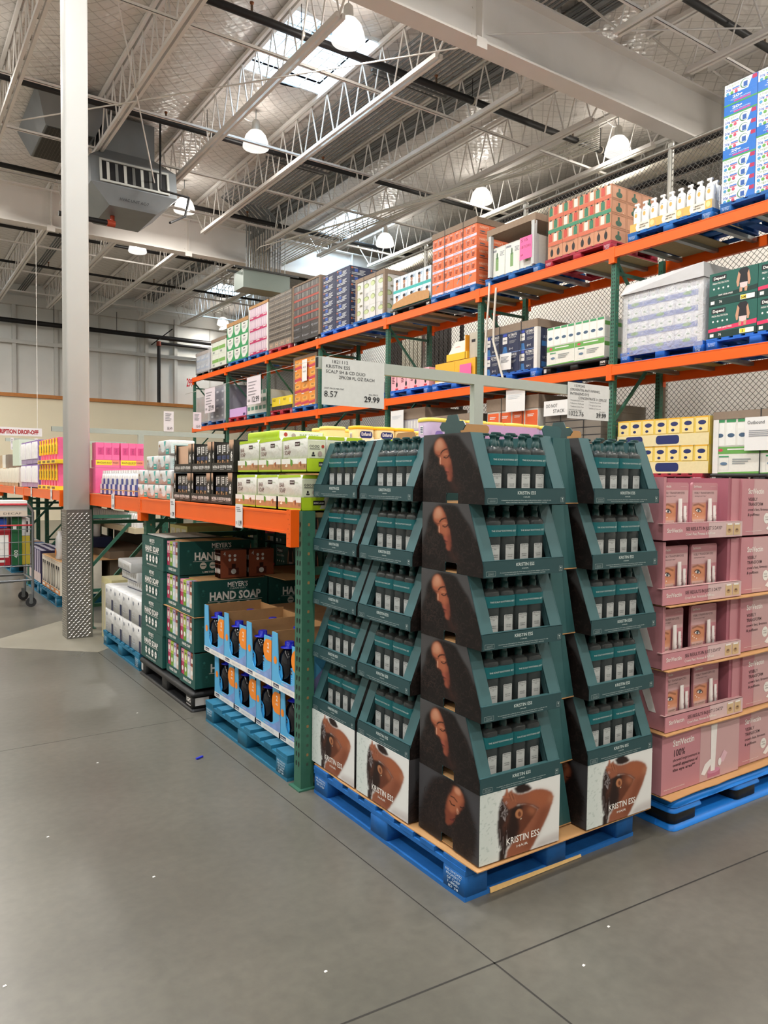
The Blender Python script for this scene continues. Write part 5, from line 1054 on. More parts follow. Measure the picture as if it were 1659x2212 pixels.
# green incontinence cartons at the back of the bay
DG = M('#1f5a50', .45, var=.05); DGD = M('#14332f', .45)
def depend(w=.5, h=.3, low=HP1, sm='S'):
    def fn(mb):
        mb.box(0, 0, 0, w, .42, h, DG); f = ffront(mb, 0, 0, 0); s_ = h/.3
        f.rect(0, 0, w, h*.2, DGD); f.poly([(0, h*.2), (w, h*.28), (w, h*.42), (0, h*.3)], M('#d8345f', .45) if low else DGD); f.rrect(w*.06, h*.76, w*.36, h*.92, .01, INK); f.text('Depend', w*.21, h*.8, h*.08, WHITE, w=w*.24, bold=.03); f.text('FRESH PROTECTION', w*.24, h*.66, h*.05, WHITE, w=w*.34, bold=.01)
        for q in range(4): f.ell(w*(.1+.1*q), h*.52, h*.03, h*.03, WHITE, 10)
        f.poly([(w*.66, h*.98), (w*.78, h*.98), (w*.82, h*.9), (w*.8, h*.55), (w*.64, h*.55), (w*.61, h*.9)], INK if not low or sm != 'X' else WHITE); f.poly([(w*.64, h*.55), (w*.8, h*.55), (w*.79, h*.42), (w*.72, h*.38), (w*.65, h*.42)], M('#d9c2c0', .5)); f.poly([(w*.64, h*.42), (w*.7, h*.4), (w*.69, h*.28), (w*.64, h*.28)], M('#c29276', .5)); f.poly([(w*.74, h*.4), (w*.8, h*.42), (w*.79, h*.28), (w*.74, h*.28)], M('#c29276', .5)); f.poly([(w*.61, h*.9), (w*.57, h*.6), (w*.59, h*.45), (w*.62, h*.46), (w*.65, h*.8)], M('#c29276', .5)); f.poly([(w*.82, h*.9), (w*.86, h*.6), (w*.84, h*.45), (w*.81, h*.46), (w*.79, h*.8)], M('#c29276', .5))
        f.text('100% LEAK-FREE', w*.35, h*.29, h*.045, WHITE, w=w*.3, bold=.02); f.rect(w*.04, h*.05, w*.12, h*.15, WHITE); f.text('76', w*.25, h*.07, h*.07, WHITE, w=w*.06, bold=.02); f.rrect(w*.66, h*.04, w*.95, h*.18, .004, WHITE); f.rect(w*.67, h*.05, w*.78, h*.17, YEL); f.text(sm, w*.725, h*.07, h*.07, INK, w=w*(.03 if len(sm) < 2 else .09), bold=.03)
        g = fright(mb, w, 0, 0); g.frame(.05, h*.25, .37, h*.8, .003, WHITE); g.text('100%', .14, h*.5, h*.15, WHITE, w=.13, bold=.03); g.text('LEAK-FREE', .14, h*.36, h*.06, WHITE, w=.13, bold=.02); g.rect(.24, h*.32, .35, h*.75, WHITE); g.text('Depend', .2, h*.87, h*.08, WHITE, w=.12)
    return fn
dk = 0
for r_ in range(2):
    for c_ in range(9):
        y = 7.4-.44*c_; place('dep%d' % (c_ % 2), mk('underwear_carton', depend(.42, .3, c_ % 2 == 0)), (2.93+.0, y, .76+.31*r_-.62*0), XF, 'dark green underwear carton deep in the low rack, %s row, %s from the column' % (['lower', 'upper'][r_], ORD[c_]), 'carton', 'dark green cartons deep in the low rack')
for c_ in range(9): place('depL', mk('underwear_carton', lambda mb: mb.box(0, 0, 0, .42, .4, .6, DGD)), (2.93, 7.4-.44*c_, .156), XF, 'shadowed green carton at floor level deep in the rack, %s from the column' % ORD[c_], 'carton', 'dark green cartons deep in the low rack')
for k in range(3): pallet('blue', (2.92, 7.42-1.33*k, 0), XF, 'blue pallet deep under the green cartons, %s from the column' % ORD[k])
# white tissue style packs on the next pallet
def tis(mb):
    w, d, h = .3, .24, .225; mb.rbox(0, 0, 0, w, d, h, CRINKW, .012); f = ffront(mb, 0, -.0005, 0, .0008); f.rect(w-.06, .0, w-.008, .1, NAVY); f.ell(.07, .17, .02, .02, M('#8a8f9a', .5), 8); f.ell(.23, .19, .012, .014, NAVY, 8); f.rect(.03, .05, .12, .055, M('#b9bcc6', .5)); f.rect(.03, .07, .1, .075, M('#b9bcc6', .5)); g = fright(mb, w, 0, 0, .0007); g.rect(.002, .002, d-.01, .1, NAVY); g.rect(.05, .14, .16, .146, M('#9aa0b4', .5))
for r_ in range(2):
    for c_ in range(4): place('tis', mk('tissue_pack', tis), (1.80, 7.53-.305*c_, .149+.228*r_), XF, 'white and navy tissue pack right of the column, %s row, %s from the column' % (['lower', 'upper'][r_], ORD[c_]), 'tissue pack', 'white and navy tissue packs')
for r_ in range(2):
    for c_ in range(4): place('tis', None, (2.05, 7.53-.305*c_, .149+.228*r_), XF, 'white and navy tissue pack one deep behind, %s row, %s from the column' % (['lower', 'upper'][r_], ORD[c_]), 'tissue pack', 'white and navy tissue packs')
def slab(mb):
    w, d, h = .52, .4, .088; mb.rbox(0, 0, 0, w, d, h, CRINKW, .01); f = ffront(mb, 0, -.0004, 0, .0008); f.rect(0.01, .0, w-.01, .006, NAVY)
    for q in range(8): f.ell(.05+.058*q, .045, .016, .02, M('#b9b6ae', .5), 8)
for r_ in range(3): place('slab', mk('soap_slab_pack', slab), (1.86+.03*(2-r_), [7.28, 7.36, 7.38][r_]-.1, .606+.09*r_), XF-.05*(r_-1), 'flat white soap pack stacked on the tissue packs, %s from below' % ORD[r_], 'soap pack', 'flat white soap packs')
pallet('teal', (1.79, 7.56, 0), XF, 'teal wooden pallet under the white tissue packs')
# yellow and lilac boxes further back
def ylw(mb):
    mb.box(0, 0, 0, .5, .45, .36, M('#e0d48a', .5)); f = ffront(mb, 0, 0, 0)
    for q in range(3): f.rect(.03+.16*q, .03, .15+.16*q, .33, M('#e6e0c8', .5)); f.rect(.07+.16*q, .06, .11+.16*q, .3, M('#cfc3a4', .5))
    g = fright(mb, .5, 0, 0); g.ell(.12, .12, .06, .05, M('#caa23a', .5)); g.ell(.3, .2, .06, .09, M('#e9e2cf', .5)); g.rect(.2, .22, .26, .28, NAVY)
tag(mk('soap_case', ylw)(), 'cream and yellow case with bottle pictures behind the tissue packs', 'case'); o = LAST[0]; o.location = (2.35, 7.25, .83); o.rotation_euler.z = XF
tag(mk('kraft_carton', lambda mb: mb.box(0, 0, 0, 1.1, .8, .8, M('#b79a78', .7)))(), 'big tan carton under the cream and yellow case', 'carton'); o = LAST[0]; o.location = (2.31, 7.5, .02); o.rotation_euler.z = XF
tag(mk('soap_case', lambda mb: (mb.box(0, 0, 0, .4, .8, .62, M('#d8cf9c', .5)), [ffront(mb, 0, 0, 0).rect(.03+.12*q, .03, .12+.12*q, .56, M('#cfc7b0', .5)) for q in range(3)]))(), 'pale yellow stack beside the column foot', 'case'); o = LAST[0]; o.location = (1.87, 7.97, .0); o.rotation_euler.z = XF
tag(mk('lilac_carton', lambda mb: (mb.box(0, 0, 0, 1.0, .3, .2, M('#8e8cb4', .5)), ffront(mb, 0, 0, 0).text('GENTLE', .5, .1, .02, WHITE, w=.2)))(), 'grey lilac carton on the shelf line right of the column', 'carton'); o = LAST[0]; o.location = (2.6, 7.95, .93); o.rotation_euler.z = XF
tag(mk('kraft_carton', lambda mb: mb.box(0, 0, 0, 1.0, .3, .9, M('#8d7a64', .7)))(), 'brown carton carrying the grey lilac carton', 'carton'); o = LAST[0]; o.location = (2.6, 7.95, .01); o.rotation_euler.z = XF; o.scale.x = .42
# behind the column: pallets of bottles
def cwash(mb):
    mb.box(0, 0, 0, .3, .5, .42, M('#e6dccb', .5)); f = ffront(mb, 0, 0, 0)
    for q in range(2): f.rect(.03+.135*q, .07, .13+.135*q, .36, INK); f.ell(.08+.135*q, .2, .03, .12, M('#ece6da', .4)); 
    f.rect(0, 0, .3, .06, M('#d98a4a', .5)); f.rect(.02, .015, .2, .045, WHITE); 
    for q in range(5): f.ell(.03+.06*q, .4, .008, .008, M('#d07a3a', .5), 8)
for c_ in range(4): place('cw', mk('body_wash_case', cwash), (1.83, 11.15-.31*c_, .15), XF, 'cream and orange body wash case left of the column foot, %s from the left' % ORD[c_], 'case', 'cream and orange cases')
slip((1.83, 11.15, .572), XF, 1.22, .9, 'torn brown sheet on the cream and orange cases')
def purp(mb):
    mb.box(0, 0, 0, .3, .5, .45, M('#3a3357', .5)); f = ffront(mb, 0, 0, 0); 
    for q in range(2): f.rect(.14*q+.01, .1, .14*q+.06, .45, M('#cfc6d6', .5))
    f.rect(0, 0, .3, .13, M('#cbb9b4', .5)); tpf = ftop(mb, 0, 0, .45)
    for i in range(3):
        for j in range(4): tpf.rect(.01+.1*i, .02+.12*j, .08+.1*i, .08+.12*j, M('#e2dce6', .5))
for c_ in range(4): place('pu', mk('shampoo_case', purp), (1.83, 12.5-.31*c_, .15), XF, 'dark purple shampoo case by the far rack post, %s from the left' % ORD[c_], 'case', 'dark purple cases')
tag(mk('lotion_bottle', lambda mb: (mb.super((0, 0, 0), [(.045, .035, 0), (.05, .04, .01), (.05, .04, .2), (.035, .03, .24), (.02, .02, .25), (.022, .022, .29)], LOTW, 16, 2.4), ffront(mb, -.03, -.04, 0, .001).ell(.03, .07, .03, .04, ORG)))(), 'single white lotion bottle with orange label standing beside the column', 'lotion bottle'); o = LAST[0]; o.location = (1.9, 10.3, .578); o.rotation_euler.z = XF; o.scale = (1.25,)*3
def shamp(mb):
    mb.super((0, 0, 0), [(.07, .045, 0), (.075, .05, .01), (.075, .05, .2), (.05, .04, .24)], LOTW, 16, 3); mb.super((0, 0, .24), [(.05, .04, 0), (.045, .035, .03)], M('#20308a', .35), 12, 3); f = ffront(mb, -.05, -.0505, 0, .001); f.rect(.01, .12, .09, .16, M('#c3c9cf', .4)); f.rect(.02, .02, .08, .07, M('#5c8a4a', .4)); f.ell(.05, .05, .03, .02, M('#2f6a3a', .4))
for r_ in range(2):
    for c_ in range(8): place('sh', mk('shampoo_bottle', shamp), (2.35+.12*r_, 12.0-.17*c_, .82), XF, 'white shampoo bottle with blue cap left of the column, %s row, %s' % (['front', 'back'][r_], ORD[c_]), 'bottle', 'white shampoo bottles')
tag(mk('shampoo_tray', lambda mb: (mb.box(0, 0, 0, 1.5, .35, .14, NAVY), ffront(mb, 0, 0, 0).text('700', .5, .05, .05, WHITE, w=.12).ell(.2, .07, .06, .04, LEAF).ell(.9, .07, .06, .04, LEAF)))(), 'navy tray carrying the white shampoo bottles', 'tray'); o = LAST[0]; o.location = (2.28, 12.1, .68); o.rotation_euler.z = XF
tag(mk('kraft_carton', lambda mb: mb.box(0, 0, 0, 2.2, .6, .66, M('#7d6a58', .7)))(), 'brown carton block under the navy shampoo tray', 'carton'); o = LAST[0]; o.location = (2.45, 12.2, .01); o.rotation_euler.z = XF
for c_ in range(9): place('crm', mk('cream_tub_row', lambda mb: [mb.super((.05+.1*q, .03, 0), [(.045, .04, 0), (.045, .04, .14), (.03, .03, .17)], LOTW, 10, 3) for q in range(3)]), (2.6, 12.1-.32*c_, 1.02), XF, 'row of white cream bottles in shadow under the shelf, %s' % ORD[c_], 'bottle row', 'shadowed cream bottles')
tag(mk('cream_tray', lambda mb: mb.box(0, 0, 0, 2.9, .3, .07, M('#d7c8a8', .5)))(), 'tan tray under the shadowed cream bottles', 'tray'); o = LAST[0]; o.location = (2.56, 12.14, .948); o.rotation_euler.z = XF
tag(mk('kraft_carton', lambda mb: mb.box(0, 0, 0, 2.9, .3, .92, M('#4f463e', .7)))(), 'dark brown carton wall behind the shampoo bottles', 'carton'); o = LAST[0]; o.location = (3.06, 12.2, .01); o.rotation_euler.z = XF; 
for k in range(4): pallet('teal', (1.81, 12.53-1.3*k if k < 2 else 15.2+1.35*(k-2), 0), XF, 'teal pallet at floor level left of the column, %s from the viewer' % ['second', 'first', 'third', 'fourth'][k])
for k in range(8): place('fw%d' % (k % 3), mk('floor_case', lambda mb, k=k: mb.box(0, 0, 0, .29, .6, .3, M(['#dfe2e4', '#b08a70', '#5a78a8'][k % 3], .5))), (1.83, 16.4-.33*k, .15), XF, 'small floor case on the far pallets, %s from the left' % ORD[k], 'case', 'floor cases on the far pallets')
# tubs behind the display on the back rack
TUBY = M('#f2cf8a', .45, var=.04); LIDY = M('#f0b41c', .4); TUBL = M('#c9b4d6', .45); NAVL = M('#1b2a66', .4)
def tub(c1, c2, lid, txt):
    def fn(mb):
        mb.super((.085, .085, 0), [(.076, .06, 0), (.084, .066, .02), (.085, .068, .15), (.082, .066, .16)], c1, 20, 3.2); mb.super((.085, .085, .155), [(.088, .07, 0), (.09, .072, .008), (.088, .07, .02), (.08, .062, .024)], lid, 20, 3.2)
        f = ffront(mb, .02, .0165, 0, .001); f.rect(0, .005, .13, .1, c2); f.rrect(.012, .09, .118, .14, .02, NAVL) if txt else f.rrect(.03, .05, .09, .1, .02, M('#8c74b8', .5))
        if txt: f.text('Enfamil', .065, .108, .024, WHITE, w=.08, bold=.02); f.ell(.07, .045, .024, .024, NAVL, 6); f.ell(.1, .055, .01, .01, M('#3a8a5a', .5), 8); f.ell(.1, .03, .01, .01, M('#c04a3a', .5), 8); f.poly([(.02, .03), (.05, .03), (.035, .06)], ORG)
        g = Face(mb, (.0, .1, .06), (0,-1,0), (0,0,1), .001); g.rect(.0, .02, .03, .07, M('#e8e6ee', .5)); 
        for q in range(4): g.rect(.003, .026+.01*q, .027, .031+.01*q, M('#34406a', .5))
    return fn
for (x, y, z, nm) in ((2.80, 4.5, 1.85, 'a'), (2.98, 4.5, 1.85, 'b'), (3.16, 4.5, 1.85, 'c')):
    place('tubY', mk('formula_tub', tub(M('#f0dca8', .45), M('#f4e3c0', .45), LIDY, 'E')), (x, y, z), 0, 'orange lidded baby formula tub over the teal tower, %s from the left' % {'a': 'first', 'b': 'second', 'c': 'third'}[nm], 'tub', 'orange lidded formula tubs')
for k, (x, y, z) in enumerate(((2.56, 4.5, 1.835), (2.61, 4.7, 1.835), (2.81, 4.7, 1.835), (3.34, 4.5, 1.835), (3.46, 4.68, 1.835))): place('tubY2', mk('formula_tub', tub(M('#f3dd9a', .45), M('#f5e6b8', .45), M('#f2d26a', .4), '')), (x, y, z), 0, 'pale yellow formula tub beside the orange lidded ones, %s' % ORD[k], 'tub', 'pale yellow formula tubs')
tag(mk('formula_bin', lambda mb: (mb.box(0, 0, 0, 1.2, .5, .355, M('#f2c81e', .45)), mb.prism([(.03, .35), (.21, .35), (.12, .46)], (0, 0, 0), (1,0,0), (0,0,1), .01, M('#f2c81e', .45))))(), 'yellow display bin holding the formula tubs', 'bin'); o = LAST[0]; o.location = (2.46, 4.45, ZS+.005)
# lilac tubs
LILB = M('#c79fc9', .5, var=.03)
def lilbin(w):
    return lambda mb: (mb.box(0, 0, 0, w, .5, .36, LILB), mb.prism([(-.0, .36), (w, .36), (w, .52), (w*.14, .52)], (0, 0, 0), (1,0,0), (0,0,1), .008, LILB))
tag(mk('lilac_bin', lilbin(.76))(), 'large lilac bin behind the corner tower', 'bin'); o = LAST[0]; o.location = (2.86, 3.56, ZS+.005)
tag(mk('lilac_bin', lilbin(.38))(), 'smaller lilac bin behind the folded cardboard tabs', 'bin'); o = LAST[0]; o.location = (3.66, 3.56, ZS+.005)
tag(mk('tub_stand', lambda mb: mb.box(0, 0, 0, 1.36, .2, .37, LILB))(), 'lilac inner riser under the lilac tubs', 'riser'); o = LAST[0]; o.location = (2.70, 3.58, ZS+.004); o.scale = (.11, 1, 1)
for k in range(8):
    x = 2.74+.162*k if k < 6 else 3.74+.12*(k-6)
    place('tubL', mk('lilac_tub', tub(TUBL, M('#cdb6da', .45), M('#e9cf5a', .4), '')), (x, 3.575+.015*(k % 2), 1.845), 0, 'lilac tub with yellow lid behind the %s bin, %s from the left' % (['large', 'smaller'][k > 5], ORD[k % 6]), 'tub', 'lilac tubs with yellow lids')
for k in range(2): tag(mk('purple_carton', lambda mb: (mb.box(0, 0, 0, .16, .12, .2, M('#5f3f80', .5)), fleft(mb, 0, .12, 0).rect(.02, .03, .1, .12, WHITE), ffront(mb, 0, 0, 0).rect(.04, .02, .13, .11, WHITE)))(), 'dark purple carton with white label at the end of the lilac tubs, %s' % ['left', 'right'][k], 'carton', 'dark purple cartons'); o = LAST[0]; o.location = (3.70+.2*k, 4.42, 1.86)
tag(mk('kraft_carton', lambda mb: mb.box(0, 0, 0, .37, .4, .38, LILB))(), 'lilac carton under the dark purple cartons', 'carton'); o = LAST[0]; o.location = (3.68, 4.3, ZS+.005)
# ================================================================== PALLET LOADS ON THE TALL RACK
FX = 8.31; ZT = [1.625, 3.235, 4.805]
def load(lab, y0, y1, zt, lvl, cols, rows, base, front, side=None, cap=None, caph=.09, corner=None, straps=0, film=FILM, pal='blue', depth=.98, cat='pallet load', skew=0, z0=None, name='wrapped_pallet_load', plab=None):
    zs = ZT[lvl]; w = y0-y1; zp = zs+.146 if pal != 'black' else zs+.143
    pallet(pal, (FX-.02, (y0+y1)/2+.61, zs+.003), XF, plab or ('%s pallet carrying the %s' % ({'blue': 'blue wooden', 'teal': 'teal wooden', 'bright': 'bright blue wooden', 'red': 'dark red wooden', 'black': 'black plastic'}[pal], ' '.join(lab.split()[:6]))))
    t = thing(name, lab, cat, (FX, y0, zp), XF); h = zt-zp; ch = (h-(caph if cap else 0))
    bw, bh = w/cols, ch/rows; g = .003
    for r in range(rows):
        for c in range(cols):
            mb = MB(); x = c*bw; z = r*bh; mb.box(x+g, 0, z+g*.5, x+bw-g, depth, z+bh-g*.5, base if not callable(base) else base(r, c))
            f = ffront(mb, x+g, 0, z, .0012); front(f, bw-2*g, bh, r, c)
            if c == cols-1 and side:
                nd = max(1, round(depth/bw))
                for k in range(nd): s_ = Face(mb, (x+bw-g, k*depth/nd, z), (0,1,0), (0,0,1), .0012); side(s_, depth/nd, bh, r, k)
            mb.build('carton', t)
    if cap: mb = MB(); mb.box(-.012, -.012, ch, w+.012, depth+.012, h, cap); mb.build('top_cap', t)
    if corner:
        for a in (-.008, w-.06): mb = MB(); mb.box(a, -.01, 0, a+.068, -.004, ch, corner); mb.build('corner_board', t)
        mb = MB(); mb.box(w+.003, -.008, 0, w+.009, .06, ch, corner); mb.build('corner_board', t)
    for k in range(straps):
        u = w*(k+.7)/(straps+.4); mb = MB(); mb.box(u, -.016, -.05, u+.012, -.013, h+.006, BLACK); mb.box(u, -.016, h+.003, u+.012, depth, h+.006, BLACK); mb.build('strap', t)
    if film:
        mb = MB(); e = .02; n = 8; R_ = random.Random(len(lab)); vs = []
        pts = [(-e, -e)]+[(w*i/n, -e-R_.uniform(0, .012)) for i in range(1, n)]+[(w+e, -e)]+[(w+e+R_.uniform(0, .01), depth*i/5) for i in range(1, 5)]+[(w+e, depth+e), (-e, depth+e)]
        m = len(pts); L_ = 5
        for j in range(L_+1):
            for (a, b_) in pts: vs.append((a+R_.uniform(-.004, .004), b_+R_.uniform(-.006, .004), -.05+(h+.055)*j/L_))
        fs = [(j*m+i, j*m+(i+1) % m, (j+1)*m+(i+1) % m, (j+1)*m+i) for j in range(L_) for i in range(m)]; fs.append(tuple(range(L_*m, (L_+1)*m)))
        mb.add(vs, fs, film, True); mb.build('stretch_wrap', t)
    return t
def lines(f, u, v, n, w, h, mat, gap=None):
    gap = gap or h*2
    for k in range(n): f.rect(u, v-k*gap, u+w*(1-.15*(k % 3)), v-k*gap+h, mat)
GREYT = M('#8d8f95', .5); LG = M('#c9ced2', .5); GRN = M('#3f9d62', .45); DKN = M('#20294a', .5)
def f_blue(f, w, h, r, c): f.rect(.01, h*.3, w-.01, h*.8, M('#8fa6c4', .5)); lines(f, .03, h*.7, 3, w-.06, .012, WHITE)
def f_green(f, w, h, r, c): f.rect(.01, h*.35, w-.01, h*.62, M('#7fb05c', .5)); f.rrect(w*.1, h*.05, w*.5, h*.32, .02, M('#cfd8c8', .5)); f.ell(w*.3, h*.18, w*.12, .03, GREYT)
def f_tp(f, w, h, r, c): f.poly([(w*.05, h*.98), (w*.95, h*.98), (w*.9, h*.45), (w*.6, h*.12), (w*.25, h*.12), (w*.08, h*.5)], M('#e2e4df', .5)); f.rect(w*.32, h*.78, w*.6, h*.86, DKGREEN); lines(f, w*.25, h*.6, 3, w*.5, .012, GREYT); f.rect(0, 0, w, h*.1, GRN)
def f_pink(f, w, h, r, c):
    f.rect(0, 0, w, h*.24, M('#b8285e', .5))
    for q in range(3): f.ell(w*(.2+.3*q), h*.62, w*.12, h*.32, M('#dcc9d4', .4), 14)
    lines(f, w*.2, h*.14, 1, w*.5, .02, WHITE)
def f_blk(f, w, h, r, c):
    if r == 0:
        f.rect(w*.15, h*.2, w*.24, h*.9, M('#c9a68a', .5)); f.rect(w*.5, h*.2, w*.59, h*.9, M('#c9a68a', .5)); f.rect(w*.24, h*.5, w*.5, h*.6, M('#c9a68a', .5)); return
    n = 5
    for q in range(n): f.rect(w*(q+.1)/n, h*.12, w*(q+.85)/n, h*.82, M('#45403c', .4)); f.rect(w*(q+.2)/n, h*.55, w*(q+.6)/n, h*.78, M('#b9b0a2', .5)); f.rect(w*(q+.3)/n, h*.84, w*(q+.6)/n, h*.98, BLACK)
def f_red(f, w, h, r, c):
    if r < 2: f.ell(w*.15, h*.5, .03, .025, GREYT); lines(f, w*.3, h*.5, 2, w*.5, .01, GREYT); return
    for q in range(4): f.rect(w*(q+.12)/4, h*.3, w*(q+.88)/4, h*.95, M(['#6c6560', '#4a4744'][q % 2], .4))
    f.rect(0, 0, w, h*.26, M('#a8402e', .5) if r % 2 else M('#7d3a30', .5))
def f_navy(f, w, h, r, c):
    f.ell(w*.12, h*.78, .02, .02, M('#c96a3a', .5)); f.text('PUREX', w*.3, h*.72, h*.12, WHITE, w=w*.22); f.rect(w*.25, h*.35, w*.42, h*.68, M('#2b55b0', .4)); lines(f, w*.5, h*.55, 3, w*.3, .01, LG); lines(f, w*.1, h*.18, 2, w*.7, .014, LG)
def f_mat(f, w, h, r, c):
    if c % 2 == 0: f.ell(w*.4, h*.6, w*.32, h*.2, M('#8f9a6a', .5), a0=.4); f.ell(w*.35, h*.58, w*.25, h*.16, M('#c3cf9b', .5)); 
    else: f.ell(w*.5, h*.55, w*.38, h*.18, M('#8f9a6a', .5), a0=.4); f.ell(w*.46, h*.53, w*.3, h*.14, M('#c3cf9b', .5)); lines(f, w*.4, h*.9, 3, w*.4, .01, GREYT)
    if c == 0: f.rect(w*.55, h*.05, w*.95, h*.2, M('#7a745f', .5))
def f_face(f, w, h, r, c):
    f.rect(0, 0, w, h*.18, M('#39b3ad', .45)); f.rect(.005, h*.2, w-.005, h, M('#dbe7ee', .45)); f.ell(w*.5, h*.62, w*.16, h*.16, M('#b98a6c', .5)); f.ell(w*.5, h*.76, w*.18, h*.09, INK); f.rect(w*.36, h*.2, w*.64, h*.46, M('#8f6a55', .5)); lines(f, w*.68, h*.8, 3, w*.25, .01, M('#4a7aa8', .5))
def f_orange(f, w, h, r, c):
    f.rect(0, 0, w, h*.2, M('#d7cfe2', .5)); f.text("HARRY'S", w*.3, h*.05, h*.1, M('#6a5a9a', .5), w=w*.4); 
    if r == 0: f.poly([(w*.3, h*.5), (w*.5, h*.85), (w*.56, h*.8), (w*.36, h*.42)], GREYT); f.rect(w*.42, h*.78, w*.64, h*.9, M('#5a5f68', .4)); return
    for q in range(2):
        a = w*(.04+.48*q); f.frame(a, h*.28, a+w*.44, h*.95, .004, M('#f5a07a', .5)); f.ell(a+w*.06, h*.75, .012, .02, GREYT); f.rect(a+w*.05, h*.4, a+w*.08, h*.72, GREYT); f.text("HARRY'S", a+w*.25, h*.75, h*.1, WHITE, w=w*.22); lines(f, a+w*.14, h*.6, 3, w*.22, .012, M('#7c3a2c', .5))
def s_orange(f, w, h, r, k): f.text("HARRY'S", w*.5, h*.65, h*.2, M('#f7c7a8', .5), w=w*.6, bold=.02); f.rect(w*.2, h*.2, w*.8, h*.26, M('#6f3f2c', .5)); f.ell(w*.4, h*.4, w*.2, h*.06, M('#5c5f66', .5))
def f_aloe(f, w, h, r, c): f.rect(.006, .01, w-.006, h-.02, M('#dfe3dc', .5)); f.rect(w*.35, h*.2, w*.55, h*.65, M('#7fa36a', .5)); f.ell(w*.45, h*.7, w*.05, h*.12, M('#4a6a4a', .5)); f.rect(w*.05, h*.85, w*.4, h*.92, GREYT); lines(f, w*.65, h*.8, 4, w*.3, .01, GREYT)
def f_pkg(f, w, h, r, c):
    if r == 0: [f.ell(w*(.28+.44*q), h*.45, w*.1, h*.28, BLACK) for q in range(2)]; [f.rect(w*(.26+.44*q), h*.7, w*(.3+.44*q), h*.82, BLACK) for q in range(2)]; lines(f, w*.2, h*.9, 1, w*.6, .012, M('#8a5a44', .5)); return
    for q in range(3): f.rect(w*(q+.15)/3, h*.3, w*(q+.85)/3, h*.9, M(['#2f7a5c', '#c94b3a', '#e2ded4'][(q+r) % 3], .4)); f.rect(w*(q+.35)/3, h*.9, w*(q+.65)/3, h, BLACK)
    f.rect(0, 0, w, h*.26, M('#cf6a4c', .5) if r % 2 else M('#3f8c6a', .5))
def s_pkg(f, w, h, r, k): f.ell(w*.5, h*.35, w*.2, h*.2, M('#2f5a44', .5)); f.rect(w*.44, h*.5, w*.56, h*.8, M('#2f5a44', .5)); f.frame(.01, .01, w-.01, h-.01, .006, M('#9a6a48', .6))
def f_gill(f, w, h, r, c): f.text('ULTIMATE', w*.62, h*.8, h*.12, WHITE, w=w*.5, bold=.02); f.text('PROTECTION', w*.62, h*.7, h*.07, WHITE, w=w*.4); f.rrect(w*.05, h*.45, w*.32, h*.8, .01, WHITE); f.rect(w*.08, h*.83, w*.3, h*.95, M('#3a4fb8', .4)); f.text('Gillette', w*.18, h*.6, h*.08, NAVY, w=w*.2, bold=.02); f.poly([(w*.05, 0), (w*.35, 0), (w*.28, h*.32), (w*.12, h*.32)], M('#2f6fae', .4)); lines(f, w*.45, h*.55, 3, w*.4, .008, GREYT); f.text('6+1', w*.55, h*.12, h*.12, WHITE, w=w*.2); f.rect(0, h*.97, w, h, M('#7f9ad0', .5))
def s_gill(f, w, h, r, k): f.text('ULTIMATE', w*.5, h*.5, h*.12, M('#c9cdd8', .5), w=w*.5); f.rect(w*.2, h*.1, w*.6, h*.35, M('#2f6fae', .4))
def f_cet(f, w, h, r, c):
    if r == 1:
        for q in range(4): f.rect(w*(q+.08)/4, .01, w*(q+.9)/4, h*.85, M('#f0f0ea', .4)); f.rect(w*(q+.08)/4, h*.88, w*(q+.9)/4, h*.98, GRN); f.ell(w*(q+.5)/4, h*.4, w*.08, h*.08, M('#46617c', .5), 10)
        return
    f.rect(.002, h*.72, w-.002, h*.98, M('#69a84f', .45)); f.ell(w*.15, h*.86, .03, .018, M('#d0455a', .5)); lines(f, w*.3, h*.86, 1, w*.5, .016, WHITE); f.frame(w*.12, h*.12, w*.34, h*.6, .003, LG); f.rect(w*.12, h*.6, w*.34, h*.65, GRN); f.ell(w*.23, h*.36, w*.08, h*.06, M('#5f7a94', .5)); lines(f, w*.42, h*.5, 3, w*.4, .012, M('#9aa0a0', .5)); f.poly([(0, 0), (w, 0), (w, h*.08), (0, h*.03)], M('#69a84f', .45))
def f_silk(f, w, h, r, c):
    for q in range(3): f.rrect(w*(q+.2)/3, h*.38, w*(q+.82)/3, h*.92, .02, M('#eef0f2', .4)); f.ell(w*(q+.5)/3, h*.6, w*.06, h*.05, M('#6f9a7a', .5), 10)
    f.rect(0, .0, w, h*.33, M('#6c7fc0', .45)); f.ell(w*.45, h*.22, w*.16, h*.12, M('#6fa35c', .5)); f.text('7', w*.78, h*.07, h*.2, WHITE, w=w*.07); 
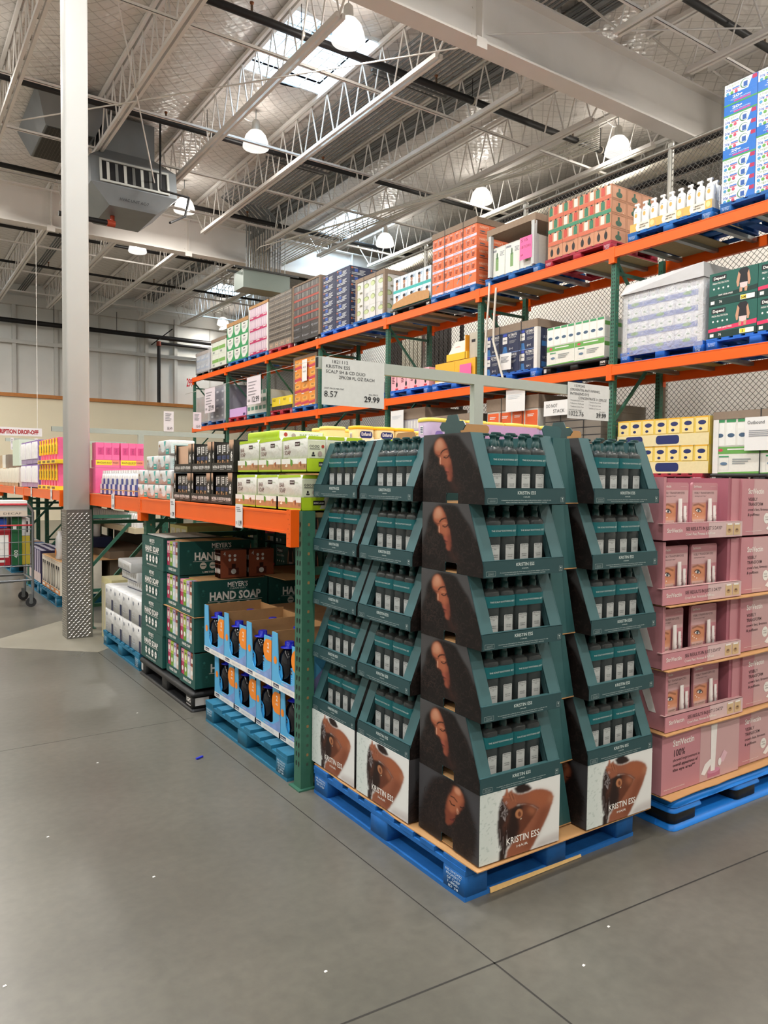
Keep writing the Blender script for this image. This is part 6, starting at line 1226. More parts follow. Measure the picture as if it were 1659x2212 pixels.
def f_orgain(f, w, h, r, c):
    if r in (4, 5, 8, 9) and (r+c) % 2 == 0 or r == 9: f.rect(0, 0, w, h, M('#2a72c8', .4)); f.text('20g', w*.4, h*.6, h*.25, WHITE, w=w*.3, bold=.03); f.text('PLANT PROTEIN', w*.5, h*.4, h*.1, WHITE, w=w*.6); f.rect(w*.3, h*.22, w*.8, h*.34, M('#d04a8a', .5)); f.rect(0, 0, w, h*.14, M('#4c9c4a', .5)); return
    f.rect(0, 0, w, h, M('#e8ecef', .4)); f.poly([(w*.72, 0), (w, 0), (w, h), (w*.85, h)], M('#2a72c8', .4)); f.rect(w*.84, h*.6, w*.98, h*.95, M('#b52a55', .4)); f.text('Orgain', w*.24, h*.72, h*.2, M('#7f9a72', .5), w=w*.36); f.text('20g', w*.12, h*.38, h*.2, M('#2a60b8', .4), w=w*.16, bold=.02); f.rect(w*.24, h*.42, w*.46, h*.54, M('#4a7ac8', .5)); f.rect(w*.24, h*.3, w*.46, h*.38, M('#c85a7a', .5))
    f.ell(w*.62, h*.5, w*.14, h*.42, M('#5c8a6a', .4)); f.ell(w*.635, h*.5, w*.12, h*.36, M('#dfe9f0', .4)); f.rect(w*.58, h*.2, w*.7, h*.66, M('#3560a8', .4)); f.rect(w*.59, h*.66, w*.69, h*.75, WHITE)
    for q in range(3): f.ell(w*(.1+.13*q), h*.12, .02, .018, M(['#4a9ac8', '#6aa84f', '#c84f6a'][q], .5), 10)
# top level
W0 = M('#c9cdd2', .5)
load('low shrink wrapped blue and grey load at the far left end, top level', 23.0, 21.85, 5.55, 2, 3, 2, M('#a9b2bd', .5), f_blue, cap=GREYKR, pal='black', film=FILM2)
load('wrapped green and white load, second on the top level', 21.7, 20.55, 5.78, 2, 2, 2, M('#d9ddd2', .5), f_green, f_green, cap=GREYKR, corner=WHITE, pal='black')
load('tall load of nine green and white cartons, third on the top level', 20.5, 19.0, 6.06, 2, 3, 3, GRN, f_tp, None, cap=KRAFT, caph=.1, corner=None)
load('tall load of white bottles with crimson bands, fourth on the top level', 18.95, 17.75, 6.26, 2, 3, 4, M('#c9b4c4', .5), f_pink, cap=KRAFT, caph=.07, corner=WHITE)
load('tall load of black and tan product rows on a red pallet', 17.68, 16.42, 6.26, 2, 4, 9, M('#8d8275', .5), f_blk, pal='red', depth=.95, corner=None)
load('tall wrapped load with red tray bands and brown corner boards', 16.36, 15.0, 6.28, 2, 3, 7, M('#3b3735', .45), f_red, None, cap=GREYKR, caph=.04, corner=GREYKR, pal='black', film=FILM)
load('towering load of navy cartons with torn stretch film', 14.9, 13.72, 6.2, 2, 2, 7, DKN, f_navy, f_navy, pal='bright')
load('white load with green mattress pictures and cardboard corners', 13.46, 12.38, 5.82, 2, 4, 3, M('#d5d3cf', .5), f_mat, f_mat, cap=GREYKR, caph=.08, corner=GREYKR, straps=2, depth=1.0)
load('low turquoise load of packs with faces, beside the orange load', 12.08, 10.88, 5.55, 2, 5, 2, M('#cfe0e6', .5), f_face, cap=None, pal='black')
o = tag(mk('torn_cardboard', lambda mb: mb.prism([(0, 0), (1.2, 0), (1.2, .13), (1.1, .16), (.8, .19), (.5, .17), (.2, .12), (.05, .09)], (0, 0, 0), (1,0,0), (0,0,1), .006, KRAFT))(), 'torn brown cardboard edge leaning on the turquoise load', 'cardboard'); o.location = (FX-.035, 12.09, ZT[2]+.15); o.rotation_euler.z = XF
load("big wrapped load of orange razor cartons, top level", 10.84, 9.64, 6.06, 2, 4, 5, M('#ef7440', .5), f_orange, s_orange, cap=GREYKR, caph=.1, corner=None, straps=2, film=FILM)
load('half height wrapped load with white posts and pink note', 9.28, 8.27, 5.42, 2, 3, 1, M('#cfd2cb', .5), f_aloe, None, corner=M('#b9bcbc', .4), film=FILM)
mb = MB(); mb.box(-.03, -.05, .0, 1.06, 1.0, .1, GREYKR); mb.box(-.03, -.05, -.06, .06, -.04, .0, GREYKR); mb.box(.97, -.05, -.06, 1.06, -.04, .0, GREYKR); o = tag(mb.build('cardboard_cover'), 'brown cardboard lid propped over the half height load', 'lid'); o.location = (FX, 9.30, 5.62); o.rotation_euler.z = XF; o.rotation_euler.x = 0
for a in (0, .97): mb = MB(); mb.box(a, -.03, 0, a+.06, .03, .84, M('#b9bcbc', .4)); o = tag(mb.build('corner_post'), 'pale corner post holding up the cardboard lid, %s' % ('left' if a == 0 else 'right'), 'post'); o.location = (FX-.03, 9.28, ZT[2]+.15); o.rotation_euler.z = XF; o.scale.z = .78
o = tag(mk('pink_note', lambda mb: (mb.box(0, 0, 0, .26, .003, .34, M('#f0639a', .5)), ffront(mb, 0, 0, 0).text('1871393', .13, .17, .04, INK, w=.2).text('60', .05, .06, .03, INK, w=.05).text('S 15', .1, .27, .04, INK, w=.14)))(), 'bright pink handwritten note on the half height load', 'note'); o.location = (FX-.065, 8.55, 5.06); o.rotation_euler.z = XF
load('loose film wrapped load of green and orange packs on a dark red pallet', 8.02, 6.86, 5.72, 2, 4, 4, M('#c98f6c', .5), f_pkg, s_pkg, pal='red', straps=0)
# white pump bottles load
t = pallet('blue', (FX-.02, 6.56, ZT[2]+.003), XF, 'blue wooden pallet carrying the white pump bottle trays')
def f_ben(mb):
    mb.box(0, 0, 0, .39, .95, .11, M('#e3d9c6', .5)); f = ffront(mb, 0, 0, 0, .001); f.rect(0, 0, .1, .11, M('#e0a95a', .5)); f.rect(.3, 0, .39, .11, M('#e0a95a', .5)); f.ell(.34, .06, .03, .035, M('#f0c98a', .4)); f.ell(.12, .055, .03, .04, WHITE); f.text('11 BENEFITS WITH', .21, .065, .018, INK, w=.14, bold=.02); f.text('EVERY WASH', .19, .035, .018, INK, w=.1, bold=.02)
def pumpb(mb):
    mb.super((0, 0, 0), [(.05, .04, 0), (.055, .042, .01), (.055, .042, .17), (.04, .035, .205), (.022, .02, .215)], M('#dcdcda', .3), 14, 2.6); mb.cyl((0, 0, .21), (0, 0, .26), .016, WHITE, 8); mb.box(-.045, -.014, .25, .02, .014, .275, WHITE); f = ffront(mb, -.03, -.0425, 0, .001); f.ell(.03, .11, .02, .028, M('#c9a25a', .5), 12); f.rect(.01, .15, .05, .156, GREYT)
for c_ in range(3):
    place('ben', mk('body_wash_tray', f_ben), (FX, 6.54-.395*c_, ZT[2]+.148), XF, 'cream tray with gold ends under the white pump bottles, %s from the left' % ORD[c_], 'tray', 'cream pump bottle trays')
    for k in range(3): place('pb', mk('pump_bottle', pumpb), (FX+.07, 6.54-.395*c_-.065-.13*k, ZT[2]+.262), XF, 'white pump bottle on the top level, %s in the %s cream tray' % (ORD[k], ORD[c_]), 'pump bottle', 'white pump bottles on the top level')
for c_ in range(4): place('pb', None, (FX+.2+.18*c_, 5.43, ZT[2]+.262), XF, 'white pump bottle on the end of the cream trays, %s from the aisle' % ORD[c_], 'pump bottle', 'white pump bottles on the top level')
load('tower of blue and white protein drink cartons at the right edge', 5.24, 4.02, 6.32, 2, 3, 11, M('#2a72c8', .45), f_orgain, film=FILM, pal='blue', depth=1.0)
# middle level
load('clear wrapped brownish load at the far end of the middle level', 22.98, 21.9, 4.15, 1, 3, 2, M('#a39a92', .5), lambda f, w, h, r, c: lines(f, .05, h*.8, 6, w-.1, .02, M('#b08a80', .5)), cap=None, corner=WHITE, film=FILM2, pal='blue')
load('navy boxed load behind a hanging price sign, middle level', 21.85, 20.6, 4.38, 1, 3, 4, M('#323c62', .5), lambda f, w, h, r, c: (f.rrect(w*.3, h*.35, w*.7, h*.6, .02, M('#d9dbe6', .5)), f.text('Dove', w*.5, h*.42, h*.12, NAVY, w=w*.2)), None, cap=M('#2a2f3c', .4), caph=.06, corner=WHITE, film=FILM2)
load('low lilac case on a dark red pallet, middle level', 20.3, 19.12, 3.62, 1, 1, 1, M('#c7a3d6', .5), lambda f, w, h, r, c: f.rect(w*.82, .02, w*.95, .08, M('#4b3a6a', .5)), pal='red', film=None, depth=.8)
load('white trays of green jars on a teal pallet, middle level', 19.05, 17.82, 3.98, 1, 1, 3, M('#dcdcd4', .5), lambda f, w, h, r, c: [f.rect(w*(q+.1)/5, h*.5, w*(q+.8)/5, h*.98, M('#5c8f7c', .45)) for q in range(5)], pal='teal', film=FILM, depth=.9)
load('low yellow case load on a dark red pallet, middle level', 17.5, 16.35, 3.70, 1, 2, 1, M('#ecd22e', .5), lambda f, w, h, r, c: (f.rect(0, 0, w, h*.3, M('#2c2a2a', .5)), lines(f, w*.1, h*.8, 2, w*.3, .015, M('#7a6a20', .5)), f.rect(w*.75, h*.45, w*.82, h*.8, WHITE)), pal='red', film=FILM, depth=.9)
load('tall orange tea coloured load with white notice, middle level', 16.28, 15.14, 4.56, 1, 3, 4, M('#e8943a', .5), lambda f, w, h, r, c: (f.poly([(0, h*.1), (w, h*.2), (w, h*.45), (0, h*.3)], M('#c9455a', .5)), f.rect(w*.2, h*.5, w*.8, h*.8, M('#f2b25c', .5)), lines(f, w*.3, h*.7, 2, w*.4, .012, M('#7a4a1c', .5)), f.rect(w*.05, h*.02, w*.4, h*.09, WHITE)), None, cap=GREYKR, caph=.06, corner=GREYKR, pal='blue', film=FILM)
o = tag(mk('notice', lambda mb: (mb.box(0, 0, 0, .24, .003, .5, PAPER), ffront(mb, 0, 0, 0).text('4-20', .12, .3, .05, INK, w=.14).text('HOLD', .12, .2, .04, INK, w=.14)))(), 'white paper notice on the tall orange load', 'notice'); o.location = (FX-.045, 15.78, 3.95); o.rotation_euler.z = XF
pallet('teal', (FX-.02, 14.8, ZT[1]+.003), XF, 'teal pallet mostly hidden behind the large price sign'); 
load('low dark carton load behind the large price sign', 13.5, 12.4, 3.6, 1, 2, 1, M('#8a8f93', .5), f_blue, pal='blue', film=None, depth=.9)
load('pink cartons with make up brushes on a blue pallet, middle level', 12.12, 10.9, 3.72, 1, 4, 1, M('#e6a9b2', .5), lambda f, w, h, r, c: (f.rect(w*.62, h*.4, w*.67, h*.85, INK), f.ell(w*.645, h*.32, .03, .05, INK), lines(f, w*.12, h*.8, 5, w*.3, .016, M('#6a3440', .5)), f.rect(w*.5, h*.02, w*.8, h*.12, M('#c9303a', .5))), lambda f, w, h, r, k: f.text('BEAU', w*.4, h*.5, h*.2, M('#5a2a34', .5), w=w*.5), pal='bright', film=None)
load('yellow skin care cases with open top tray on the middle level', 10.72, 9.62, 3.73, 1, 2, 1, M('#f0b52c', .5), lambda f, w, h, r, c: (f.text('OLAY', w*.55, h*.5, h*.25, INK, w=w*.45) if c else f.rect(w*.1, h*.3, w*.8, h*.36, M('#8a6a2a', .5)), f.rect(0, 0, w, h*.08, WHITE)), None, pal='bright', film=FILM)
o = tag(mk('display_insert', lambda mb: (mb.box(0, 0, 0, .55, .5, .12, M('#f0b52c', .5)), mb.hexa([(.02, .02, .12), (.5, .02, .12), (.5, .45, .12), (.02, .45, .12), (.12, .1, .34), (.46, .1, .34), (.46, .4, .34), (.12, .4, .34)], M('#d9cdb8', .5)), mb.box(.5, 0, 0, .515, .5, .4, M('#efa02c', .5)), ffront(mb, .12, .06, .16, .002).ell(.12, .06, .08, .03, M('#d9a9a0', .5))))(), 'wrapped cream and orange insert on the yellow cases', 'insert'); o.location = (FX, 10.4, 3.74); o.rotation_euler.z = XF
o = tag(mk('plastic_wrapped_box', lambda mb: (mb.box(0, 0, 0, .5, .6, .42, M('#b8b0a0', .35, bump=.6, scale=14)), ffront(mb, 0, 0, 0, .002).rect(.12, .26, .34, .31, INK)))(), 'greyish film wrapped box with a black bar beside the insert', 'box'); o.location = (FX+.05, 9.84, 3.74); o.rotation_euler.z = XF; o.scale.x = .45
o = tag(mk('pink_note', lambda mb: mb.box(0, 0, 0, .3, .003, .2, M('#f0639a', .5)))(), 'bright pink note on the yellow skin care cases', 'note'); o.location = (FX-.03, 10.0, 3.44); o.rotation_euler.z = XF
load('navy razor load strapped under a cardboard cap, middle level', 9.38, 8.2, 4.13, 1, 3, 2, DKN, f_gill, s_gill, cap=GREYKR, caph=.12, corner=WHITE, straps=2, film=FILM, pal='bright')
o = tag(mk('shipping_label', lambda mb: (mb.box(0, 0, 0, .26, .003, .26, PAPER), lines(ffront(mb, 0, 0, 0, .002), .03, .2, 5, .18, .01, GREYT)))(), 'white shipping label on the navy razor load', 'label'); o.location = (FX-.045, 8.98, 3.42); o.rotation_euler.z = XF
load('white lotion load with green bands on a black pallet', 8.0, 6.92, 3.94, 1, 2, 2, M('#e6e5dc', .45), f_cet, lambda f, w, h, r, k: f.rect(0, h*.6, w, h*.8, M('#69a84f', .5)), pal='black', film=FILM, straps=0, corner=None)
load('tall load of baby milk trays under a cloudy plastic bag', 6.6, 5.44, 4.15, 1, 3, 4, M('#dfe1ea', .45), f_silk, None, cap=None, corner=M('#dcdcdc', .4), film=FILM2, pal='bright')
mb = MB(); mb.hexa([(-.03, -.04, .76), (1.19, -.04, .76), (1.19, 1.0, .76), (-.03, 1.0, .76), (.02, .02, .90), (1.17, -.02, .94), (1.17, 1.0, .94), (.02, 1.0, .90)], M('#b4b3b4', .3, bump=.6, scale=9)); o = tag(mb.build('plastic_cover'), 'cloudy grey plastic cover pulled over the top of the milk load', 'cover'); o.location = (FX-.005, 6.6, 3.39); o.rotation_euler.z = XF
pallet('bright', (FX-.02, 5.37, ZT[1]+.003), XF, 'bright blue pallet carrying the green underwear cartons')
for r_ in range(2):
    for c_ in range(2): place('D%d%d' % (r_, c_), mk('underwear_carton', depend(.60, .385, not (r_ and not c_), ['S', 'M', 'S-M', 'M'][r_*2+c_])), (FX, 5.36-.605*c_, ZT[1]+.147+.388*r_), XF, 'green underwear carton with standing figure on the tall rack, %s row, %s' % (['lower', 'upper'][r_], ['left', 'right'][c_]), 'carton', 'green underwear cartons on the tall rack')
# level above the floor (seen over the displays)
load('yellow baby formula trays in stretch film on the lowest beam level', 6.66, 5.3, 2.47, 0, 1, 2, M('#f0cf5c', .45), lambda f, w, h, r, c: ([(f.rect(w*(q+.08)/7, h*.45, w*(q+.9)/7, h*.97, M('#f3dc96', .45)), f.ell(w*(q+.5)/7, h*.78, w*.04, h*.08, NAVL), f.ell(w*(q+.4)/7, h*.56, w*.018, h*.05, NAVL), f.rect(w*(q+.06)/7, h*.95, w*(q+.92)/7, h, M('#eeb128', .4))) for q in range(7)], f.rect(0, 0, w, h*.42, M('#e9d9a8', .45)), f.rrect(w*.1, h*.06, w*.3, h*.38, .04, NAVL), f.rrect(w*.45, h*.06, w*.7, h*.38, .04, NAVL)), lambda f, w, h, r, k: (f.rrect(w*.2, h*.5, w*.6, h*.8, .03, NAVL), f.rect(0, 0, w, h*.3, M('#f2cf2e', .5))), pal='red', film=FILM, depth=.9)
load('strapped white lotion load with outbound papers, lowest beam level', 5.24, 4.1, 2.5, 0, 2, 2, M('#e6e5dc', .45), lambda f, w, h, r, c: f_cet(f, w, h, r, c), cap=GREYKR, caph=.09, corner=WHITE, straps=1, pal='black', film=FILM)
load('grey and lilac case load under a cardboard cap, seen left of the sign post', 12.1, 11.0, 3.0, 0, 3, 3, M('#cfcad2', .5), lambda f, w, h, r, c: (f.rect(0, 0, w, h*.4, M('#b9a0c6', .5)), [f.rect(w*(q+.1)/4, h*.5, w*(q+.8)/4, h*.9, WHITE) for q in range(4)]), cap=GREYKR, caph=.2, corner=WHITE, film=FILM)
load('pale cartons low on the lowest beam level behind the formula tubs', 14.6, 12.5, 2.6, 0, 4, 2, M('#c9c2b4', .5), f_aloe, None, cap=GREYKR, film=None, pal='blue')
load('long strapped load with orange cartons under brown boards, lowest beam level', 9.3, 8.15, 2.98, 0, 4, 3, M('#d9d3c8', .5), lambda f, w, h, r, c: (f.rect(.01, h*.2, w-.01, h*.9, M('#e8622a', .5)), lines(f, w*.2, h*.7, 2, w*.5, .012, WHITE)), cap=GREYKR, caph=.2, corner=None, straps=2, film=FILM, depth=1.0)
load('second brown boarded load beside the first, lowest beam level', 10.8, 9.65, 2.8, 0, 3, 3, M('#b5a793', .5), f_aloe, None, cap=GREYKR, caph=.12, straps=1, film=FILM)
load('dark slatted load behind the green rack post, lowest beam level', 8.0, 6.95, 2.75, 0, 1, 9, M('#7f766b', .6), lambda f, w, h, r, c: f.rect(0, 0, w, .012, INK), None, film=FILM, straps=2, pal='black')
for k, (y, n) in enumerate(((16.3, 'a'), (19., 'b'), (21.8, 'c'))): load('pale wrapped load on the lowest beam level, %s from the far end' % ['third', 'second', 'first'][k], y+1.2, y, 2.6, 0, 3, 3, M(['#b9a98a', '#a9b2bd', '#d9d3c8'][k], .5), f_aloe, film=None, depth=.9, plab='blue pallet under the %s pale load from the far end, lowest level' % ['third', 'second', 'first'][k])
for (y, z, nm) in ((12.0, 2.62, 'on the grey and lilac load'), (8.78, 2.74, 'hanging over the orange strapped load')): o = tag(mk('white_sign_sheet', lambda mb: (mb.box(0, 0, 0, .42, .003, .36, PAPER), lines(ffront(mb, 0, 0, 0, .002), .05, .25, 3, .3, .012, LG)))(), 'white paper sheet '+nm, 'paper sheet'); o.location = (FX-.08, y, z); o.rotation_euler.z = XF
o = tag(mk('white_sign_sheet', lambda mb: (mb.box(0, 0, 0, .5, .003, .22, PAPER), ffront(mb, 0, 0, 0, .002).text('DO NOT', .16, .12, .05, INK, w=.22).text('STACK', .3, .04, .05, INK, w=.22)))(), 'white DO NOT STACK sheet over the strapped load', 'paper sheet'); o.location = (FX-.09, 7.95, 2.62); o.rotation_euler.z = XF
o = tag(mk('white_sign_sheet', lambda mb: (mb.box(0, 0, 0, .5, .003, .38, PAPER), ffront(mb, 0, 0, 0, .002).text('Outbound', .13, .3, .04, INK, w=.2), lines(ffront(mb, 0, 0, 0, .002), .05, .22, 4, .4, .01, GREYT)))(), 'white outbound paper on the strapped lotion load', 'paper sheet'); o.location = (FX-.05, 4.83, 2.03); o.rotation_euler.z = XF
# white tape hanging from the top beam
o = tag(mk('tape_strip', lambda mb: (mb.tube([(0, -.03, 0), (.02, -.06, -.3), (-.03, -.05, -.7), (-.05, -.06, -1.1)], .018, M('#cfc8bd', .5), 5), mb.tube([(.15, -.02, -.1), (.12, -.03, -.6), (.12, -.03, -.95), (.36, -.02, -1.6)], .02, M('#cfc8bd', .5), 5)))(), 'pale torn film strips hanging from the top beam', 'film strip'); o.location = (8.2, 9.15, 4.83); o.rotation_euler.z = XF
# ================================================================== SIGNS, CART, CEILING EQUIPMENT
def signframe(lab, x0, x1, y, z, post, zb=1.47, side=None):
    t = thing('sign_frame', lab, 'sign frame', (x0, y, 0)); mb = MB(); mb.box(0, 0, z-.06, x1-x0, .038, z, GRAYT); mb.box(-.0005, .004, z-.056, .0, .034, z-.004, BLACK); mb.build('crossbar', t)
    mb = MB(); mb.box(post-x0-.032, .0, zb, post-x0+.04, .04, z-.06, GRAYT); mb.build('post', t); return t
signframe('grey steel sign frame standing on the near rack end over the teal display', 1.872, 4.14, 3.39, 2.275, 2.955)
signframe('grey steel sign frame further back behind the black cases', 1.69, 3.86, 9.6, 2.24, 2.74, zb=1.48)
signframe('short grey sign frame over the far low rack left of the column', 1.87, 4.0, 15.0, 2.33, 3.2, zb=1.48)
def psign(lines_, unit, price, w=.385, h=.245, left='UNIT PRICE PER PINT', big=1., bullets=False):
    def f(mb):
        mb.box(0, 0, 0, w, .003, h, M('#cfd2d0', .4)); g = ffront(mb, 0, 0, 0, .0008); y = h-.028; tx = [.055, .022, .022, .10]
        for q, s_ in enumerate(lines_): g.text(s_, tx[q] if q != 0 else .06, y, .0165*big, INK, w=[.095, .145, .24, .22][q] if not bullets else [.1, .29, .18, .28][q], al='l'); y -= .026*big
        if bullets:
            for q, s_ in enumerate(['Diminishes Dark Circles', 'Minimize Puffiness', "Reduces Crow's Feet"]): g.text('* '+s_, .022, .115-.02*q, .0085, M('#5a5a5e', .6), w=.13, al='l')
            for q, s_ in enumerate(['Reduces Fine Lines', 'Fragrance Free', 'Available on Costco.com']): g.text('* '+s_, .2, .112-.02*q, .0085, M('#5a5a5e', .6), w=.12, al='l')
        g.text(left, .012, .082 if not bullets else .053, .0075, INK, w=.12, al='l'); g.text(unit, .012, .042 if not bullets else .018, .030, INK, w=.08 if not bullets else .14, al='l'); g.text('SELL PRICE', w-.04, .066 if not bullets else .053, .0075, INK, w=.06, al='r'); g.text(price, w-.03, .03 if not bullets else .018, .029, INK, w=.098, al='r', bold=.02)
    return f
o = tag(mk('price_sign', psign(['1821112', 'KRISTIN ESS', 'SCALP SH & CD DUO', '2PK/28 FL OZ EACH'], '8.57', '29.99'))(), 'large white KRISTIN ESS price sign reading 29.99', 'price sign'); o.location = (1.888, 3.382, 2.028)
o = tag(mk('price_sign', psign(['1539240', 'STRIVENTIN ANTI-WRINKL', 'INTENSIVE EYE', 'CONCENTRATE 1+.25FLOZ'], '1022.76', '39.99', w=.405, h=.235, left='UNIT PRICE PER QUART', bullets=True))(), 'white anti-wrinkle price sign reading 39.99 at the right end of the frame', 'price sign'); o.location = (3.715, 3.382, 2.06)
def hsign(price, w=.9, h=1.2):
    def f(mb):
        mb.box(0, 0, 0, w, .01, h, M('#d9cfd6', .5)); g = ffront(mb, 0, 0, 0, .002); lines(g, .1, h-.15, 5, w*.6, .025, M('#8a858c', .5), .08); g.text(price, w*.65, h*.08, h*.2, INK, w=w*.5, bold=.01); g.rect(w*.08, h*.12, w*.25, h*.2, M('#9a959a', .5))
    return f
for (x, y, z, w, h, p, nm, key) in ((8.02, 21.5, 3.57, .8, .72, '27.99', 'reading 27.99 hanging over the navy load', 0), (8.02, 18.42, 3.57, .86, .72, '12.99', 'reading 12.99 hanging over the white trays', 1)):
    o = tag(mk('hanging_price_sign', hsign(p, w, h))(), 'white hanging price sign '+nm, 'price sign', 'price signs hanging in the tall rack'); o.location = (x, y, z); o.rotation_euler.z = XF
o = tag(mk('guide_wire', lambda mb: mb.cyl((0, 0, 0), (0, 10.0, 0), .006, M('#c9c6c0', .4), 5))(), 'thin wire strung along the tall rack carrying the price signs', 'wire'); o.location = (8.02, 13.2, 4.295)
bpy.context.view_layer.update()
def farsign(x, y, z, w, h, lab, col='#dcd8dc'): o = tag(mk('hanging_price_sign', lambda mb: (mb.box(0, 0, 0, w, .006, h, M(col, .5)), lines(ffront(mb, 0, 0, 0, .002), w*.15, h*.85, 5, w*.6, h*.04, GREYT), ffront(mb, 0, 0, 0, .002).text('18.49', w*.6, h*.08, h*.15, INK, w=w*.5)))(), lab, 'price sign', 'small price signs over the low rack'); o.location = (x, y, z)
farsign(3.03, 9.59, 2.24, .13, .26, 'small white price sign standing on the second frame'); farsign(3.42, 9.59, 2.29, .11, .22, 'small pinkish price sign over the second frame, right of the other', '#d9ccd6')
for k, x in enumerate((1.95, 2.35, 2.6)): farsign(x, 14.992, 2.12, .05, .22, 'narrow white price strip on the far sign frame, %s from the left' % ORD[k])
t = thing('pharmacy_sign', 'white PRESCRIPTION DROP-OFF sign with red letters', 'sign', (2.05, 20.0, 2.62)); mb = MB(); mb.box(0, 0, 0, 1.25, .02, .2, M('#dedbdf', .4)); g = ffront(mb, 0, 0, 0, .002); g.text('PRESCRIPTION DROP-OFF', .61, .05, .095, M('#a3242e', .5), w=1.12, bold=.05); mb.build('panel', t)
mb = MB(); mb.cyl((.1, .01, .2), (.1, .01, 5.3), .006, WHITE, 5); mb.cyl((1.15, .01, .2), (1.15, .01, 5.3), .006, WHITE, 5); mb.build('hanging_wire', t)
# shopping cart
CH = M('#8d9094', .3, .8); REDB = M('#b5343c', .4)
t = thing('shopping_cart', 'loaded steel shopping cart cut by the left picture edge', 'shopping cart', (1.09, 10.2, 0)); x0, x1, y0, y1 = -.55, .47, 0, .62
mb = MB()
for z, q in ((.52, 0), (.66, 0), (.82, 0), (.98, 0), (1.14, 0)):
    mb.tube([(x0, y0, z), (x1, y0, z), (x1, y1, z), (x0, y1, z), (x0, y0, z)], .0045 if z > .52 else .009, CH, 5)
for k in range(14): x = x0+(x1-x0)*k/13; mb.cyl((x, y0, .52), (x, y0, 1.14), .0035, CH, 4); mb.cyl((x, y1, .52), (x, y1, 1.14), .0035, CH, 4); mb.cyl((x, y0, .52), (x, y1, .52), .0035, CH, 4)
for k in range(8): y = y0+(y1-y0)*k/7; mb.cyl((x1, y, .52), (x1, y, 1.14), .0035, CH, 4)
mb.build('wire_basket', t)
mb = MB(); mb.tube([(x1+.0, y0, .1), (x1+.01, y0, 1.2), (x1-.05, y0, 1.29), (x0, y0, 1.29)], .016, CH, 8); mb.tube([(x1+.0, y1, .1), (x1+.01, y1, 1.2), (x1-.05, y1, 1.29), (x0, y1, 1.29)], .016, CH, 8); mb.tube([(x0, y0, .34), (x1, y0, .34), (x1, y1, .34), (x0, y1, .34)], .014, CH, 8); mb.tube([(x0, .2, .30), (x1-.2, .2, .30), (x1-.12, .2, .34)], .01, CH, 6); mb.build('frame', t)
mb = MB(); mb.tube([(x0, y0-.02, 1.29), (x1-.06, y0-.02, 1.29)], .013, REDB, 8); mb.tube([(x0, y0-.005, 1.03), (x1, y0-.005, 1.03)], .011, REDB, 6); mb.build('handle_rail', t)
for (x, y) in ((x1-.02, y0), (x1-.02, y1), (x0, y0), (x0, y1)):
    mb = MB(); mb.cyl((x, y-.016, .062), (x, y+.016, .062), .062, M('#2a2a2c', .6), 16); mb.cyl((x, y-.018, .062), (x, y+.018, .062), .025, CH, 10); mb.box(x-.02, y-.024, .06, x+.02, y-.018, .16, CH); mb.box(x-.02, y+.018, .06, x+.02, y+.024, .16, CH); mb.build('caster', t)
def cbox(x, y, z, w, d, h, c, lab, dec=None):
    mb = MB(); mb.box(0, 0, 0, w, d, h, M(c, .5)); 
    if dec: dec(ffront(mb, 0, 0, 0, .001), w, h)
    o = mb.build('grocery_box'); tag(o, lab, 'box', 'goods in the shopping cart'); o.location = (x, y, z)
cbox(.98, 10.26, .53, .34, .4, .46, '#a3242e', 'red and white carton standing in the cart', lambda f, w, h: (f.rect(.08, .1, w-.02, h-.08, WHITE), f.rect(.1, .04, w-.06, .07, WHITE)))
cbox(1.33, 10.26, .53, .12, .4, .6, '#1d5a34', 'tall dark green carton in the cart reading 400', lambda f, w, h: (f.text('400', w*.6, .14, .04, WHITE, w=.1, rot=PI/2), f.rect(.02, .45, .06, .5, WHITE)))
cbox(1.455, 10.28, .53, .09, .36, .36, '#b9a53a', 'yellow green box at the front corner of the cart'); cbox(1.455, 10.28, .895, .09, .36, .22, '#dcdcda', 'white box with dark print at the front corner of the cart', lambda f, w, h: f.rect(.05, .04, .07, .18, INK))
cbox(.98, 10.26, .995, .3, .4, .12, '#274a9c', 'blue box on the red carton in the cart'); cbox(.95, 10.22, 1.135, .56, .42, .2, '#e0dfdc', 'wide white carton laid across the top of the cart', lambda f, w, h: (f.rect(.0, .0, w, .08, M('#cdbfae', .5)), f.text('DECAF', w*.7, .03, .025, INK, w=.2)))
# grey wiring box and conduits
CON = M('#7f8181', .45, .2); EG = M('#77837d', .45)
t = thing('wiring_gutter_box', 'large grey metal wiring box hung below the conduit bundle', 'wiring box', (7.86, 18.3, 6.62)); mb = MB(); mb.box(0, 0, 0, 1.34, .62, .46, EG); mb.box(-.005, -.004, .44, 1.345, .625, .462, M('#7f8b85', .45)); mb.build('enclosure', t)
for y in (.0, .5): mb = MB(); mb.bar((-.25, y, .49), (1.6, y, .49), .05, .05, M('#3c3d3c', .5)); mb.build('strut', t)
for x in (.18, 1.2): mb = MB(); mb.cyl((x, .02, .5), (x, .02, 2.2), .01, GALV, 5); mb.build('hanger_rod', t)
for k in range(15):
    x = 8.0+.075*k; y = 18.42+.02*(k % 2); xr = 7.15+.095*k
    if k < 14:
        mb = MB(); mb.cyl((x, y, 7.08), (x, y, 8.35+.01*k), .018, CON, 8); mb.tube([(x, y, 8.35+.01*k), ((x+xr)/2, y-.15, 8.6), (xr, y-.4, 8.66)], .018, CON, 8); mb.cyl((xr, y-.4, 8.66), (xr, -3., 8.66), .018, CON, 8)
        o = mb.build('conduit'); tag(o, 'grey metal conduit of the roof bundle, %s from the left' % (ORD[k] if k < 12 else ['thirteenth', 'fourteenth'][k-12]), 'conduit', 'conduits running under the roof')
